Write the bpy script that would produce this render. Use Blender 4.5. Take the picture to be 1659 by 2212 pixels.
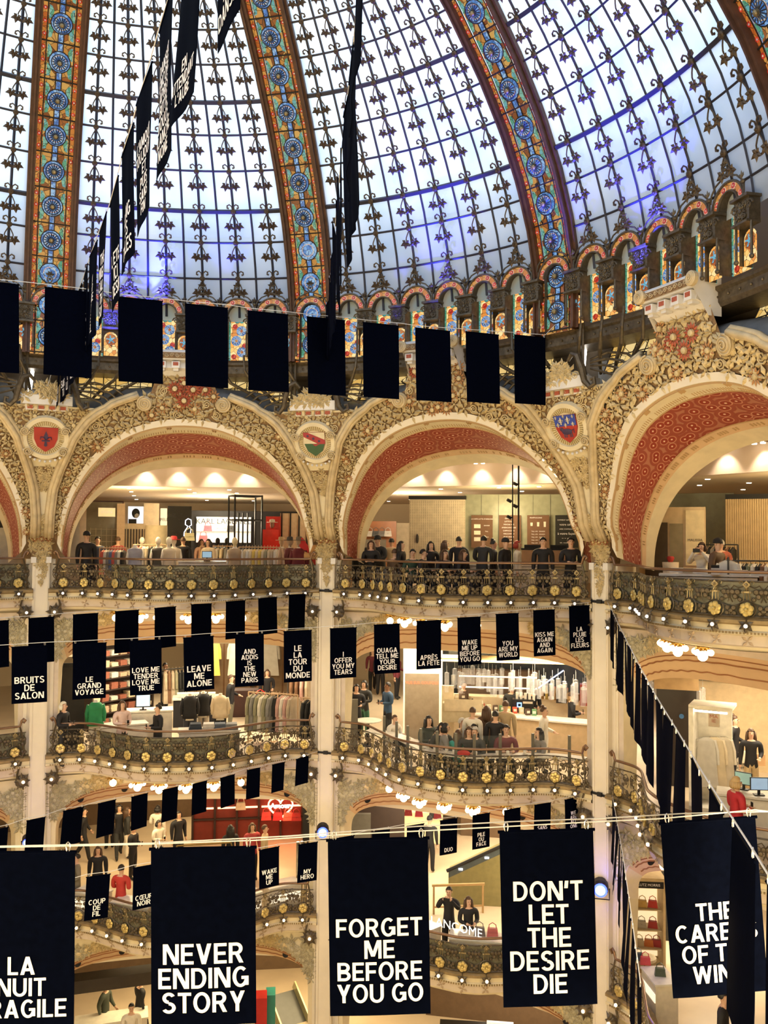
import bpy, bmesh, math, random
from mathutils import Vector, Matrix

for _o in list(bpy.data.objects):
    bpy.data.objects.remove(_o)
scene = bpy.context.scene
COL = scene.collection
rnd = random.Random(11)
pi = math.pi
R_ = math.radians

# ---------------------------------------------------------------- the place: a round hall of ten bays
# origin on the hall's axis, z = 0 on the third floor; u counts bays clockwise from the column
# nearest the axis of the view (u = 0, 1, 2 are the three columns in view)
PH = -0.08501            # azimuth of column u = 0
BAY = R_(36)
RC = 12.4                # radius of the ring of columns
FL = [-13.23, -8.82, -4.41, 0.0]   # floor levels

# ---------------------------------------------------------------- camera
CAMP = Vector((0, -12.917, 1.65))
FPX = 1900.0
_yaw, _pit, _rol = 0.32938, 0.03335, 0.006066
_f0 = Vector((math.sin(_yaw), math.cos(_yaw), 0)); _r0 = Vector((math.cos(_yaw), -math.sin(_yaw), 0)); _u0 = Vector((0, 0, 1))
FW = _f0 * math.cos(_pit) + _u0 * math.sin(_pit)
_u1 = _u0 * math.cos(_pit) - _f0 * math.sin(_pit)
RT = _r0 * math.cos(_rol) + _u1 * math.sin(_rol)
UP = _u1 * math.cos(_rol) - _r0 * math.sin(_rol)
cd = bpy.data.cameras.new('camera')
cam = bpy.data.objects.new('camera', cd); COL.objects.link(cam)
M = Matrix((RT, UP, -FW)).transposed().to_4x4(); M.translation = CAMP
cam.matrix_world = M
cd.sensor_fit = 'HORIZONTAL'; cd.sensor_width = 36; cd.lens = FPX / 1659 * 36
cd.clip_start = 0.05; cd.clip_end = 300
scene.camera = cam

def ray(x, y):
    return FW + RT * ((x - 829.5) / FPX) - UP * ((y - 1106) / FPX)
def at_depth(x, y, Z):
    return CAMP + ray(x, y) * Z
def at_plane(x, y, z):
    d = ray(x, y); return CAMP + d * ((z - CAMP.z) / d.z)
def at_cyl(x, y, r):
    d = ray(x, y); A = d.x**2 + d.y**2; B = CAMP.x*d.x + CAMP.y*d.y; C = CAMP.x**2 + CAMP.y**2 - r*r
    return CAMP + d * ((-B + math.sqrt(B*B - A*C)) / A)
def at_rz(x, r, z):
    """the point of image column x on the far side of the cylinder r at height z"""
    y = 1180
    for _ in range(12):
        P = at_cyl(x, y, r); h = (P - CAMP).dot(FW)
        y -= (z - P.z) * FPX / h
    return at_cyl(x, y, r)
def uz(P):
    return ((math.atan2(P.x, P.y) - PH) / BAY, math.hypot(P.x, P.y), P.z)
def az(u):
    return PH + u * BAY
def cp(u, r, z):
    a = az(u); return Vector((r*math.sin(a), r*math.cos(a), z))
def er(u):
    a = az(u); return Vector((math.sin(a), math.cos(a), 0))
def et(u):
    a = az(u); return Vector((math.cos(a), -math.sin(a), 0))
ZV = Vector((0, 0, 1))
def interp(x, tab):
    if x <= tab[0][0]: return tab[0][1]
    for (a, b), (c, d) in zip(tab, tab[1:]):
        if x <= c: return b + (d-b)*(x-a)/(c-a)
    return tab[-1][1]

# ---------------------------------------------------------------- view
scene.view_settings.view_transform = 'Standard'
scene.view_settings.look = 'None'
scene.view_settings.gamma = 1.0
scene.view_settings.use_curve_mapping = False
scene.view_settings.exposure = 0.0
scene.cycles.max_bounces = 7
scene.cycles.diffuse_bounces = 3
scene.cycles.glossy_bounces = 2
scene.cycles.transmission_bounces = 4
scene.cycles.transparent_max_bounces = 8
scene.cycles.caustics_reflective = False
scene.cycles.caustics_refractive = False
scene.cycles.sample_clamp_indirect = 4.0

# ---------------------------------------------------------------- sky: overcast, brighter overhead
SKY_TOP, SKY_LOW = 6.0, 0.22
w = bpy.data.worlds.new('sky'); scene.world = w; w.use_nodes = True
nt = w.node_tree; nt.nodes.clear()
_o = nt.nodes.new('ShaderNodeOutputWorld'); _b = nt.nodes.new('ShaderNodeBackground')
_tc = nt.nodes.new('ShaderNodeTexCoord'); _sx = nt.nodes.new('ShaderNodeSeparateXYZ')
_cr = nt.nodes.new('ShaderNodeValToRGB')
nt.links.new(_tc.outputs['Generated'], _sx.inputs[0]); nt.links.new(_sx.outputs['Z'], _cr.inputs[0])
_e = _cr.color_ramp.elements
_e[0].position = 0.05; _e[0].color = (SKY_LOW*0.8, SKY_LOW*0.9, SKY_LOW*1.15, 1)
_e[1].position = 0.85; _e[1].color = (SKY_TOP, SKY_TOP*0.98, SKY_TOP*.95, 1)
_m = _cr.color_ramp.elements.new(0.45); _m.color = (0.75, 0.83, 1.0, 1)
nt.links.new(_cr.outputs[0], _b.inputs[0]); nt.links.new(_b.outputs[0], _o.inputs[0])

# ---------------------------------------------------------------- large lamps of the place, and added fill
def area(name, P, sx, sy, power, col, down=True, target=None):
    l = bpy.data.lights.new(name, 'AREA'); l.shape = 'RECTANGLE'; l.size = sx; l.size_y = sy
    l.energy = power; l.color = col
    o = bpy.data.objects.new(name, l); COL.objects.link(o); o.location = P
    if target is not None:
        o.rotation_euler = (Vector(target) - Vector(P)).to_track_quat('-Z', 'Y').to_euler()
    return o
WARM = (1.0, 0.775, 0.41); WHITE = (1.0, 0.84, 0.58); NEUT = (1.0, 0.92, 0.8)
# ceiling lighting of the shops, with added fill on the third floor, floor by floor and bay by bay
for (u, r, z, p, c) in [(-0.5, 16.5, 3.2, 260, WARM), (0.3, 15.5, 3.2, 300, WARM), (0.5, 20.5, 3.2, 480, WHITE),
                        (1.1, 18, 3.2, 260, WHITE), (1.5, 15.3, 3.2, 220, WARM), (2.45, 15.4, 3.2, 300, WARM),
                        (0.3, 15.5, -1.5, 198, WHITE), (0.7, 15.5, -1.5, 198, WHITE), (0.5, 20, -1.5, 252, WHITE), (-0.4, 16, -1.5, 156, WHITE),
                        (1.2, 16, -1.5, 198, WHITE), (1.6, 15.2, -1.5, 252, WHITE), (1.75, 19, -1.5, 180, NEUT), (1.1, 20.5, -1.5, 210, WHITE), (2.25, 16, -1.5, 252, WHITE), (1.95, 20, -1.5, 180, WHITE),
                        (0.3, 16, -5.95, 130, WARM), (0.7, 16, -5.95, 130, WARM), (0.5, 20, -5.95, 110, WARM), (-0.4, 16, -5.95, 120, WARM),
                        (1.25, 15.5, -5.95, 220, WHITE), (1.7, 15.5, -5.95, 260, WHITE), (1.4, 19, -5.95, 260, WHITE), (2.1, 16.5, -5.95, 260, WHITE),
                        (0.4, 15.5, -10.4, 170, WARM), (0.9, 16, -10.4, 170, WARM), (1.6, 15.5, -10.4, 200, WHITE), (2.2, 15.5, -10.4, 200, WARM)]:
    if z > 0:       # third floor: added fill without fixtures, brightening the ceiling too
        l = bpy.data.lights.new('shop_fill_light', 'POINT'); l.energy = p*.85; l.color = c; l.shadow_soft_size = .5
        o = bpy.data.objects.new('shop_fill_light', l); COL.objects.link(o); o.location = cp(u, r, 2.5); continue
    o = area('shop_ceiling_light', cp(u, r, z), 2.6, 1.6, p, c)
    o.rotation_euler = (0, 0, -az(u))
# lamps along the hall's other, unseen galleries (behind the viewer), shining across the hall
for u in (3.5, 4.5, 5.6, 6.5, 7.5, 8.5):
    for z, p in ((-0.9, 480), (-5.3, 200), (-9.6, 60)):
        area('gallery_lamps_light', cp(u, 11.4, z), 4.0, 0.5, p, WARM, target=cp(u + 5, 11.5, z + 3.5))
# ---------------------------------------------------------------- mesh building
class MB:
    def __init__(s):
        s.v = []; s.f = []; s.m = []; s.uv = {}
    def add(s, vs, fs, mi=0):
        n = len(s.v); s.v.extend([Vector(p) for p in vs])
        for f in fs:
            s.f.append([i+n for i in f]); s.m.append(mi)
        return n
    def quad(s, a, b, c, d, mi=0): s.add([a, b, c, d], [(0, 1, 2, 3)], mi)
    def box(s, c, size, X=Vector((1, 0, 0)), Y=Vector((0, 1, 0)), Z=ZV, mi=0, taper=1.0):
        c = Vector(c); hx, hy, hz = size[0]/2, size[1]/2, size[2]/2
        vs = []
        for k in (-1, 1):
            t = taper if k > 0 else 1
            for i, j in ((-1, -1), (1, -1), (1, 1), (-1, 1)):
                vs.append(c + X*(i*hx*t) + Y*(j*hy*t) + Z*(k*hz))
        s.add(vs, [(3, 2, 1, 0), (4, 5, 6, 7), (0, 1, 5, 4), (1, 2, 6, 5), (2, 3, 7, 6), (3, 0, 4, 7)], mi)
    def tube(s, pts, rad, n=6, mi=0, cap=True, flat=1.0, up=None):
        pts = [Vector(p) for p in pts]; k = len(pts)
        rs = rad if isinstance(rad, (list, tuple)) else [rad]*k
        prev = None; base = len(s.v); vs = []
        for i in range(k):
            d = (pts[min(i+1, k-1)] - pts[max(i-1, 0)])
            if d.length < 1e-9: d = Vector((0, 0, 1))
            d.normalize()
            if prev is None:
                a = up if up is not None else (Vector((0, 0, 1)) if abs(d.z) < 0.9 else Vector((1, 0, 0)))
                x = d.cross(a).normalized()
            else:
                x = (prev - d*prev.dot(d))
                x = x.normalized() if x.length > 1e-6 else d.orthogonal().normalized()
            y = d.cross(x); prev = x
            for j in range(n):
                t = 2*pi*j/n
                vs.append(pts[i] + x*(math.cos(t)*rs[i]) + y*(math.sin(t)*rs[i]*flat))
        fs = []
        for i in range(k-1):
            for j in range(n):
                fs.append((i*n+j, i*n+(j+1) % n, (i+1)*n+(j+1) % n, (i+1)*n+j))
        if cap:
            fs.append(tuple(range(n-1, -1, -1))); fs.append(tuple((k-1)*n+j for j in range(n)))
        s.add(vs, fs, mi)
    def lathe(s, o, prof, n=12, X=Vector((1, 0, 0)), Y=Vector((0, 1, 0)), Z=ZV, mi=0):
        o = Vector(o); vs = []; fs = []
        for (r, z) in prof:
            for j in range(n):
                t = 2*pi*j/n
                vs.append(o + X*(r*math.cos(t)) + Y*(r*math.sin(t)) + Z*z)
        k = len(prof)
        for i in range(k-1):
            for j in range(n):
                fs.append((i*n+j, i*n+(j+1) % n, (i+1)*n+(j+1) % n, (i+1)*n+j))
        fs.append(tuple(range(n-1, -1, -1))); fs.append(tuple((k-1)*n+j for j in range(n)))
        s.add(vs, fs, mi)
    def ball(s, c, r, n=8, m=5, X=Vector((1, 0, 0)), Y=Vector((0, 1, 0)), Z=ZV, sc=(1, 1, 1), mi=0):
        prof = [(r*math.sin(pi*(i+0.02)/(m+0.04)), -r*math.cos(pi*(i+0.02)/(m+0.04))) for i in range(m+1)]
        s.lathe(c, [(max(p, 1e-4), z) for p, z in prof], n, X*sc[0], Y*sc[1], Z*sc[2], mi)
    def disc(s, c, r, X, Y, n=12, mi=0, ring=0.0):
        c = Vector(c)
        if ring <= 0:
            s.add([c + X*(r*math.cos(2*pi*j/n)) + Y*(r*math.sin(2*pi*j/n)) for j in range(n)], [tuple(range(n))], mi)
        else:
            vs = [c + X*(q*math.cos(2*pi*j/n)) + Y*(q*math.sin(2*pi*j/n)) for q in (ring, r) for j in range(n)]
            s.add(vs, [(j, n+j, n+(j+1) % n, (j+1) % n) for j in range(n)], mi)
    def grid(s, fn, nu, nv, mi=0, uv=None):
        base = len(s.v)
        vs = [fn(i/nu, j/nv) for j in range(nv+1) for i in range(nu+1)]
        fs = [(j*(nu+1)+i, j*(nu+1)+i+1, (j+1)*(nu+1)+i+1, (j+1)*(nu+1)+i) for j in range(nv) for i in range(nu)]
        s.add(vs, fs, mi)
        if uv:
            for j in range(nv+1):
                for i in range(nu+1):
                    s.uv[base + j*(nu+1)+i] = uv(i/nu, j/nv)
    def leaf(s, c, d, side, n, L, W, H, mi=0):
        """one raised leaf: from c along d, ridge along n"""
        c = Vector(c)
        s.add([c, c + d*(L*.45) + side*W, c + d*L + n*(H*.3), c + d*(L*.45) - side*W, c + d*(L*.42) + n*H],
              [(0, 1, 4), (1, 2, 4), (2, 3, 4), (3, 0, 4)], mi)
    def cluster(s, c, X, Y, n, size, k=5, a0=0.0, mi=0):
        for i in range(k):
            t = a0 + 2*pi*i/k + rnd.uniform(-.15, .15)
            d = X*math.cos(t) + Y*math.sin(t); sd = Y*math.cos(t) - X*math.sin(t)
            s.leaf(Vector(c) + d*size*.1, d, sd, n, size*rnd.uniform(.85, 1.1), size*.24, size*.3, mi)
        s.lathe(c, [(size*.13, 0), (size*.1, size*.2)], 5, X, Y, n, mi)
    def flower(s, c, X, Y, n, size, k=12, mi=0, mc=None):
        for i in range(k):
            t = 2*pi*i/k
            d = X*math.cos(t) + Y*math.sin(t); sd = Y*math.cos(t) - X*math.sin(t)
            s.leaf(Vector(c) + d*size*.3 + n*size*.12, d, sd, n, size*.72, size*.16, size*.14, mi)
        s.lathe(c, [(size*.36, size*.05), (size*.3, size*.3), (size*.1, size*.34)], 8, X, Y, n, mi if mc is None else mc)
    def spiral(s, c, X, Y, n, size, turns=2.2, a0=0.0, mi=0, hand=1, rad=.12, seg=10):
        k = int(turns*seg); pts = []; rs = []
        for i in range(k+1):
            f = i/k; t = a0 + hand*f*turns*2*pi; q = size*(1 - .88*f)
            pts.append(Vector(c) + X*(q*math.cos(t)) + Y*(q*math.sin(t)) + n*(size*.25*f)); rs.append(size*rad*(1-.4*f))
        s.tube(pts, rs, 5, mi)
    def build(s, name, mats, parent=None, smooth=False, kind=None):
        me = bpy.data.meshes.new(name)
        me.from_pydata([tuple(v) for v in s.v], [], s.f)
        if not isinstance(mats, (list, tuple)): mats = [mats]
        for m in mats: me.materials.append(m)
        if len(mats) > 1:
            me.polygons.foreach_set('material_index', s.m)
        if smooth:
            me.polygons.foreach_set('use_smooth', [True]*len(s.f))
        if s.uv:
            ul = me.uv_layers.new(name='UVMap')
            for l in me.loops:
                ul.data[l.index].uv = s.uv.get(l.vertex_index, (0, 0))
        me.update()
        o = bpy.data.objects.new(name, me); COL.objects.link(o)
        if parent is not None: o.parent = parent
        if kind: o['kind'] = kind
        return o

def tag(o, label=None, cat=None, group=None, kind=None):
    if label: o['label'] = label
    if cat: o['category'] = cat
    if group: o['group'] = group
    if kind: o['kind'] = kind
    return o
def empty(name, loc=(0, 0, 0), X=None, N=None, label=None, cat=None, group=None, kind=None, rz=None):
    """an Empty at a thing's base; X = its local x axis, N = its local -y (the way it faces)"""
    o = bpy.data.objects.new(name, None); COL.objects.link(o); o.empty_display_size = 0.1
    o.location = loc
    if rz is not None: o.rotation_euler = (0, 0, rz)
    return tag(o, label, cat, group, kind)
def copy_tree(o, parent=None):
    c = o.copy(); COL.objects.link(c)
    if parent is not None: c.parent = parent
    for ch in list(o.children): copy_tree(ch, c)
    return c
def put(o, P, X, Y, Z, sc=1.0):
    m = Matrix((X*sc, Y*sc, Z*sc)).transposed().to_4x4(); m.translation = P
    o.matrix_local = m
    return o
ORD = ['first', 'second', 'third', 'fourth', 'fifth', 'sixth', 'seventh', 'eighth', 'ninth', 'tenth', 'eleventh', 'twelfth',
       'thirteenth', 'fourteenth', 'fifteenth', 'sixteenth', 'seventeenth', 'eighteenth', 'nineteenth', 'twentieth',
       'twenty-first', 'twenty-second', 'twenty-third', 'twenty-fourth', 'twenty-fifth', 'twenty-sixth', 'twenty-seventh', 'twenty-eighth']

# ---------------------------------------------------------------- materials
MAT = {}
def mat(name, col, rough=.6, metal=0.0, noise=0.0, nscale=8.0, emit=0.0, ecol=None, bump=0.0, spec=.4, col2=None):
    m = bpy.data.materials.new(name); m.use_nodes = True
    n = m.node_tree; p = n.nodes['Principled BSDF']
    p.inputs['Roughness'].default_value = rough; p.inputs['Metallic'].default_value = metal
    p.inputs['Specular IOR Level'].default_value = spec
    p.inputs['Base Color'].default_value = (*col, 1)
    if noise > 0 or col2:
        tc = n.nodes.new('ShaderNodeTexCoord'); nz = n.nodes.new('ShaderNodeTexNoise'); cr = n.nodes.new('ShaderNodeValToRGB')
        nz.inputs['Scale'].default_value = nscale; nz.inputs['Detail'].default_value = 5
        n.links.new(tc.outputs['Object'], nz.inputs['Vector']); n.links.new(nz.outputs['Fac'], cr.inputs[0])
        c2 = col2 or tuple(max(0, c*(1-noise)) for c in col)
        cr.color_ramp.elements[0].position = .35; cr.color_ramp.elements[1].position = .65
        cr.color_ramp.elements[0].color = (*c2, 1); cr.color_ramp.elements[1].color = (*col, 1)
        n.links.new(cr.outputs[0], p.inputs['Base Color'])
        if bump:
            b = n.nodes.new('ShaderNodeBump'); b.inputs['Strength'].default_value = bump
            n.links.new(nz.outputs['Fac'], b.inputs['Height']); n.links.new(b.outputs[0], p.inputs['Normal'])
    if emit > 0:
        p.inputs['Emission Color'].default_value = (*(ecol or col), 1); p.inputs['Emission Strength'].default_value = emit
    MAT[name] = m
    return m
cream = mat('cream plaster', (.70, .60, .41), .7, noise=.12, nscale=3)
ivory = mat('ivory paint', (.74, .66, .54), .6, noise=.08, nscale=2)
white_stone = mat('white stone', (.72, .68, .64), .6, noise=.1, nscale=4)
goldst = mat('gilded stucco', (.66, .52, .29), .5, metal=.1, noise=.3, nscale=9)
brownst = mat('brown stucco ground', (.27, .16, .075), .8, noise=.4, nscale=14)
redst = mat('red stucco', (.42, .10, .05), .6, noise=.3, nscale=20)
moulding = mat('gilded cream moulding', (.60, .47, .28), .5, noise=.25, nscale=5)
tan = mat('tan plaster', (.66, .45, .27), .7, noise=.08, nscale=3)
wavebrown = mat('painted brown line', (.28, .12, .05), .7)
grey_roof = mat('grey zinc roof', (.20, .20, .20), .6, noise=.35, nscale=3)
greysage = mat('sage stucco flowers', (.50, .44, .30), .7, noise=.3, nscale=10)
iron = mat('bronze iron', (.13, .10, .065), .45, metal=.5, noise=.4, nscale=12)
iron2 = mat('gilt iron', (.36, .28, .15), .42, metal=.6, noise=.4, nscale=15)
darkiron = mat('dark iron bars', (.035, .035, .05), .5, metal=.3)
goldflower = mat('gold flower', (.68, .52, .20), .35, metal=.5, noise=.3, nscale=25)
leafbronze = mat('bronze leaves', (.10, .065, .035), .5, metal=.3, noise=.3, nscale=10)
woodbrown = mat('brown painted ribs', (.10, .045, .025), .5, noise=.35, nscale=6)
navy = mat('navy banner cloth', (.0007, .0014, .006), .95, noise=.3, nscale=20, spec=.015)
letterw = mat('white lettering', (.80, .78, .84), .7)
cord = mat('pale cord', (.6, .6, .62), .6)
blackm = mat('black', (.012, .011, .012), .5, spec=.3)
bulbm = mat('warm bulb', (1, .85, .6), .4, emit=14, ecol=(1, .68, .33))
globem = mat('warm globe', (1, .85, .6), .4, emit=9, ecol=(1, .72, .38))
dlight = mat('downlight', (1, .9, .75), .4, emit=12, ecol=(1, .86, .62))
stagem = mat('white hot stage lamp lens', (.8, .9, 1), .3, emit=5, ecol=(.7, .82, 1))
stageb = mat('blue lamp halo ring', (.1, .15, 1), .3, emit=5, ecol=(.03, .06, 1))  # glowing ring stands in for the blue halo round the lens

def glass_mat():
    m = bpy.data.materials.new('frosted dome glass'); m.use_nodes = True
    n = m.node_tree; n.nodes.clear()
    o = n.nodes.new('ShaderNodeOutputMaterial'); a = n.nodes.new('ShaderNodeBsdfTranslucent'); b = n.nodes.new('ShaderNodeBsdfDiffuse')
    mx = n.nodes.new('ShaderNodeMixShader'); tc = n.nodes.new('ShaderNodeTexCoord'); nz = n.nodes.new('ShaderNodeTexNoise'); cr = n.nodes.new('ShaderNodeValToRGB')
    nz.inputs['Scale'].default_value = .9; nz.inputs['Detail'].default_value = 2
    n.links.new(tc.outputs['Object'], nz.inputs['Vector']); n.links.new(nz.outputs['Fac'], cr.inputs[0])
    cr.color_ramp.elements[0].position = .3; cr.color_ramp.elements[0].color = (.40, .58, .80, 1)
    cr.color_ramp.elements[1].position = .7; cr.color_ramp.elements[1].color = (.62, .74, .86, 1)
    n.links.new(cr.outputs[0], a.inputs[0]); b.inputs[0].default_value = (.75, .78, .85, 1)
    mx.inputs[0].default_value = .3
    n.links.new(a.outputs[0], mx.inputs[1]); n.links.new(b.outputs[0], mx.inputs[2]); n.links.new(mx.outputs[0], o.inputs[0])
    return m
domeglass = glass_mat()

def stained(name, cols, strength=1.0, scale=9.0, lead=.03):
    """leaded stained glass lit from behind: cells of a few colours between dark leads"""
    m = bpy.data.materials.new(name); m.use_nodes = True
    n = m.node_tree; p = n.nodes['Principled BSDF']
    tc = n.nodes.new('ShaderNodeTexCoord')
    v1 = n.nodes.new('ShaderNodeTexVoronoi'); v1.inputs['Scale'].default_value = scale
    v2 = n.nodes.new('ShaderNodeTexVoronoi'); v2.feature = 'DISTANCE_TO_EDGE'; v2.inputs['Scale'].default_value = scale
    for v in (v1, v2): n.links.new(tc.outputs['Object'], v.inputs['Vector'])
    sp = n.nodes.new('ShaderNodeSeparateColor'); n.links.new(v1.outputs['Color'], sp.inputs[0])
    cr = n.nodes.new('ShaderNodeValToRGB'); cr.color_ramp.interpolation = 'CONSTANT'
    e = cr.color_ramp.elements
    while len(e) > 1: e.remove(e[-1])
    e[0].position = 0; e[0].color = (*cols[0], 1)
    for i, c in enumerate(cols[1:], 1):
        q = e.new(i/len(cols)); q.color = (*c, 1)
    n.links.new(sp.outputs[0], cr.inputs[0])
    lt = n.nodes.new('ShaderNodeMath'); lt.operation = 'GREATER_THAN'; lt.inputs[1].default_value = lead
    n.links.new(v2.outputs['Distance'], lt.inputs[0])
    mx = n.nodes.new('ShaderNodeMix'); mx.data_type = 'RGBA'
    mx.inputs[6].default_value = (.01, .006, .004, 1)
    n.links.new(lt.outputs[0], mx.inputs[0]); n.links.new(cr.outputs[0], mx.inputs[7])
    p.inputs['Base Color'].default_value = (.015, .012, .01, 1); n.links.new(mx.outputs[2], p.inputs['Emission Color'])
    p.inputs['Emission Strength'].default_value = strength; p.inputs['Roughness'].default_value = .3
    MAT[name] = m
    return m
sg_amber = stained('amber stained glass', [(.75, .33, .06), (.9, .5, .12), (.45, .13, .02), (.85, .42, .10), (.30, .08, .015)], .62, 7, .03)
sg_blue = stained('blue stained glass', [(.10, .30, .75), (.25, .5, .9), (.06, .2, .55), (.35, .6, .9)], .75, 14, .03)
sg_green = stained('green stained glass', [(.10, .42, .24), (.25, .6, .45), (.15, .5, .5)], .7, 12, .03)
sg_border = stained('orange stained glass border', [(.85, .28, .04), (.7, .16, .02), (.95, .42, .08)], .6, 10, .03)
sg_red = stained('red stained glass', [(.75, .03, .015), (.9, .08, .03), (.6, .02, .01)], .7, 12, .03)
sg_pale = stained('pale pink stained glass', [(.9, .55, .45), (.95, .75, .5)], .75, 16, .03)
sg_teal = stained('teal stained glass', [(.05, .42, .42), (.1, .5, .45)], .7, 15, .03)
sg_cyan = stained('cyan stained glass', [(.15, .55, .75), (.3, .65, .85)], .8, 15, .03)
sg_yellow = stained('pale amber leaded glass', [(.9, .62, .22), (.8, .48, .12), (.95, .7, .3)], .9, 4, .02)
leadm = mat('lead line', (.01, .008, .006), .6)

def soffit_mat():
    """red painted flowers: rings on a rose ground, laid out in the soffit's own u, v"""
    m = bpy.data.materials.new('red flower painted soffit'); m.use_nodes = True
    n = m.node_tree; p = n.nodes['Principled BSDF']; p.inputs['Roughness'].default_value = .6
    tc = n.nodes.new('ShaderNodeUVMap'); v = n.nodes.new('ShaderNodeTexVoronoi'); v.voronoi_dimensions = '2D'
    v.inputs['Scale'].default_value = 1.0; v.inputs['Randomness'].default_value = .8
    n.links.new(tc.outputs[0], v.inputs['Vector'])
    cr = n.nodes.new('ShaderNodeValToRGB'); cr.color_ramp.interpolation = 'LINEAR'
    st = [(0.0, (.72, .48, .36)), (.075, (.72, .48, .36)), (.09, (.26, .032, .014)), (.30, (.24, .03, .013)), (.33, (.50, .22, .14)), (.365, (.50, .22, .14)), (.40, (.29, .06, .032)), (.62, (.26, .05, .028)), (.70, (.38, .14, .085))]
    e = cr.color_ramp.elements
    e[0].position = 0; e[0].color = (*st[0][1], 1); e[1].position = st[-1][0]; e[1].color = (*st[-1][1], 1)
    for q, c in st[1:-1]:
        x = e.new(q); x.color = (*c, 1)
    n.links.new(v.outputs['Distance'], cr.inputs[0]); n.links.new(cr.outputs[0], p.inputs['Base Color'])
    return m
soffitred = soffit_mat()
_pal = {}
def paint(col, rough=.7, metal=0.0, emit=0.0):
    k = tuple(round(c, 3) for c in col) + (rough, metal, emit)
    if k not in _pal: _pal[k] = mat('paint', col, rough, metal, noise=.15, nscale=6, emit=emit)
    return _pal[k]
# ================================================================ THE SETTING
PR = [(1.0, 12.4), (1.77, 12.25), (2.11, 11.99), (2.95, 11.85), (3.5, 11.58), (4.25, 11.15), (4.97, 10.98), (5.2, 10.90), (6.0, 10.78), (7.65, 10.75), (9, 10.2)]
def rprof(z): return interp(z, PR)
def W(u, z, off=0.0):
    """point on the leaning arcade wall at bay coordinate u, height z, off metres in front of it"""
    r = rprof(z); dr = (rprof(z+.15) - rprof(z-.15)) / .3
    l = math.hypot(1, dr)
    return cp(u, r, z) - er(u)*(off/l) + ZV*(off*dr/l)
def Wframe(u, z):
    dr = (rprof(z+.15) - rprof(z-.15)) / .3; l = math.hypot(1, dr)
    n = -er(u)*(1/l) + ZV*(dr/l); return et(u), n.cross(et(u))*-1 if n.cross(et(u)).z < 0 else n.cross(et(u)), n

# --- floors and ceilings of the shop storeys (rings)
def ring_slab(name, r0, r1, z0, z1, u0, u1, m, n=60, **k):
    b = MB()
    for i in range(n):
        a, c = u0 + (u1-u0)*i/n, u0 + (u1-u0)*(i+1)/n
        A = [cp(a, r0, z0), cp(a, r1, z0), cp(a, r1, z1), cp(a, r0, z1)]
        C = [cp(c, r0, z0), cp(c, r1, z0), cp(c, r1, z1), cp(c, r0, z1)]
        vs = A + C
        fs = [(0, 1, 5, 4), (1, 2, 6, 5), (2, 3, 7, 6), (3, 0, 4, 7)]
        if i == 0: fs.append((3, 2, 1, 0))
        if i == n-1: fs.append((4, 5, 6, 7))
        b.add(vs, fs)
    o = b.build(name, m); o['kind'] = 'structure'
    return o
U0, U1 = -1.6, 3.6
parquet = mat('honey floor', (.50, .30, .14), .35, noise=.15, nscale=2)
pale_floor = mat('pale stone floor', (.62, .50, .36), .3, noise=.12, nscale=1.2)
ceilm = mat('warm ceiling', (.80, .70, .54), .8)
shopwall = mat('shop wall', (.62, .50, .34), .8, noise=.06, nscale=1)
for nm, lab, zt, zb, m in (('floor', 'third floor slab of the shop galleries behind the arches', 0.0, -.30, parquet), ('floor', 'second floor slab with pale stone floor under the shops', FL[2], FL[2]-.30, pale_floor),
                      ('floor', 'first floor slab with honey stone floor', FL[1], FL[1]-.30, pale_floor)):
    tag(ring_slab(nm, 12.58, 27, zb, zt, U0, U1, m), lab, 'floor')
tag(ring_slab('floor', 0.2, 27, FL[0]-.3, FL[0], -2, 8, pale_floor, 90), 'ground floor slab at the bottom of the hall', 'floor')
for zc, lab in ((3.28, 'third floor shop ceiling'), (-1.32, 'second floor shop ceiling'), (-5.75, 'first floor shop ceiling'), (-10.15, 'ground floor shop ceiling')):
    tag(ring_slab('ceiling', 15.0 if zc > 0 else 13.25, 27, zc, zc+.25, U0, U1, ceilm), lab, 'ceiling')
tag(ring_slab('ceiling', 13.5, 15.2, 3.98, 4.9, U0, U1, ceilm), 'raised ceiling strip just behind the arches', 'ceiling')
tag(ring_slab('ceiling', 11.9, 13.6, 4.80, 4.92, U0, U1, ceilm), 'unseen lid added over the arch soffits to stop light leaks', 'ceiling')  # added above the soffits to block stray sky light
o = ring_slab('wall_bulkhead', 14.8, 15.05, 3.28, 4.0, U0, U1, mat('bulkhead paint', (.70, .56, .46), .8)); tag(o, 'pale bulkhead strip between the two ceiling heights of the third floor', 'wall')
o = ring_slab('wall_shops', 26.8, 27.1, FL[0]-.3, 4.3, U0, U1, shopwall); tag(o, 'far back wall behind all the shop floors', 'wall')
for nm, uu in (('wall_left', U0), ('wall_right', U1)):
    b = MB(); b.box(cp(uu, 19.8, -4.6), (15, .2, 18), er(uu), et(uu)); tag(b.build(nm, shopwall, kind='structure'), 'end wall of the shop galleries', 'wall')
# the unseen half of the hall, behind the viewer
o = ring_slab('wall_back', 13.6, 13.9, FL[0]-.3, 3.4, U1-.02, 8.42, cream, 50); tag(o, 'cream wall of the galleries behind the viewer', 'wall')
b = MB()
prf = [(13.7, 3.3), (11.7, 3.3), (11.15, 4.25), (10.9, 5.2), (10.8, 6.2), (10.8, 8.0)]
n = 50
for i in range(n):
    a, c = U1-.65 + (8.9-U1+.15)*i/n, U1-.65 + (8.9-U1+.15)*(i+1)/n
    for (r0, z0), (r1, z1) in zip(prf, prf[1:]):
        b.quad(cp(a, r0, z0), cp(c, r0, z0), cp(c, r1, z1), cp(a, r1, z1))
tag(b.build('wall_arcade_back', cream, kind='structure'), 'arcade wall behind the viewer', 'wall')

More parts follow.
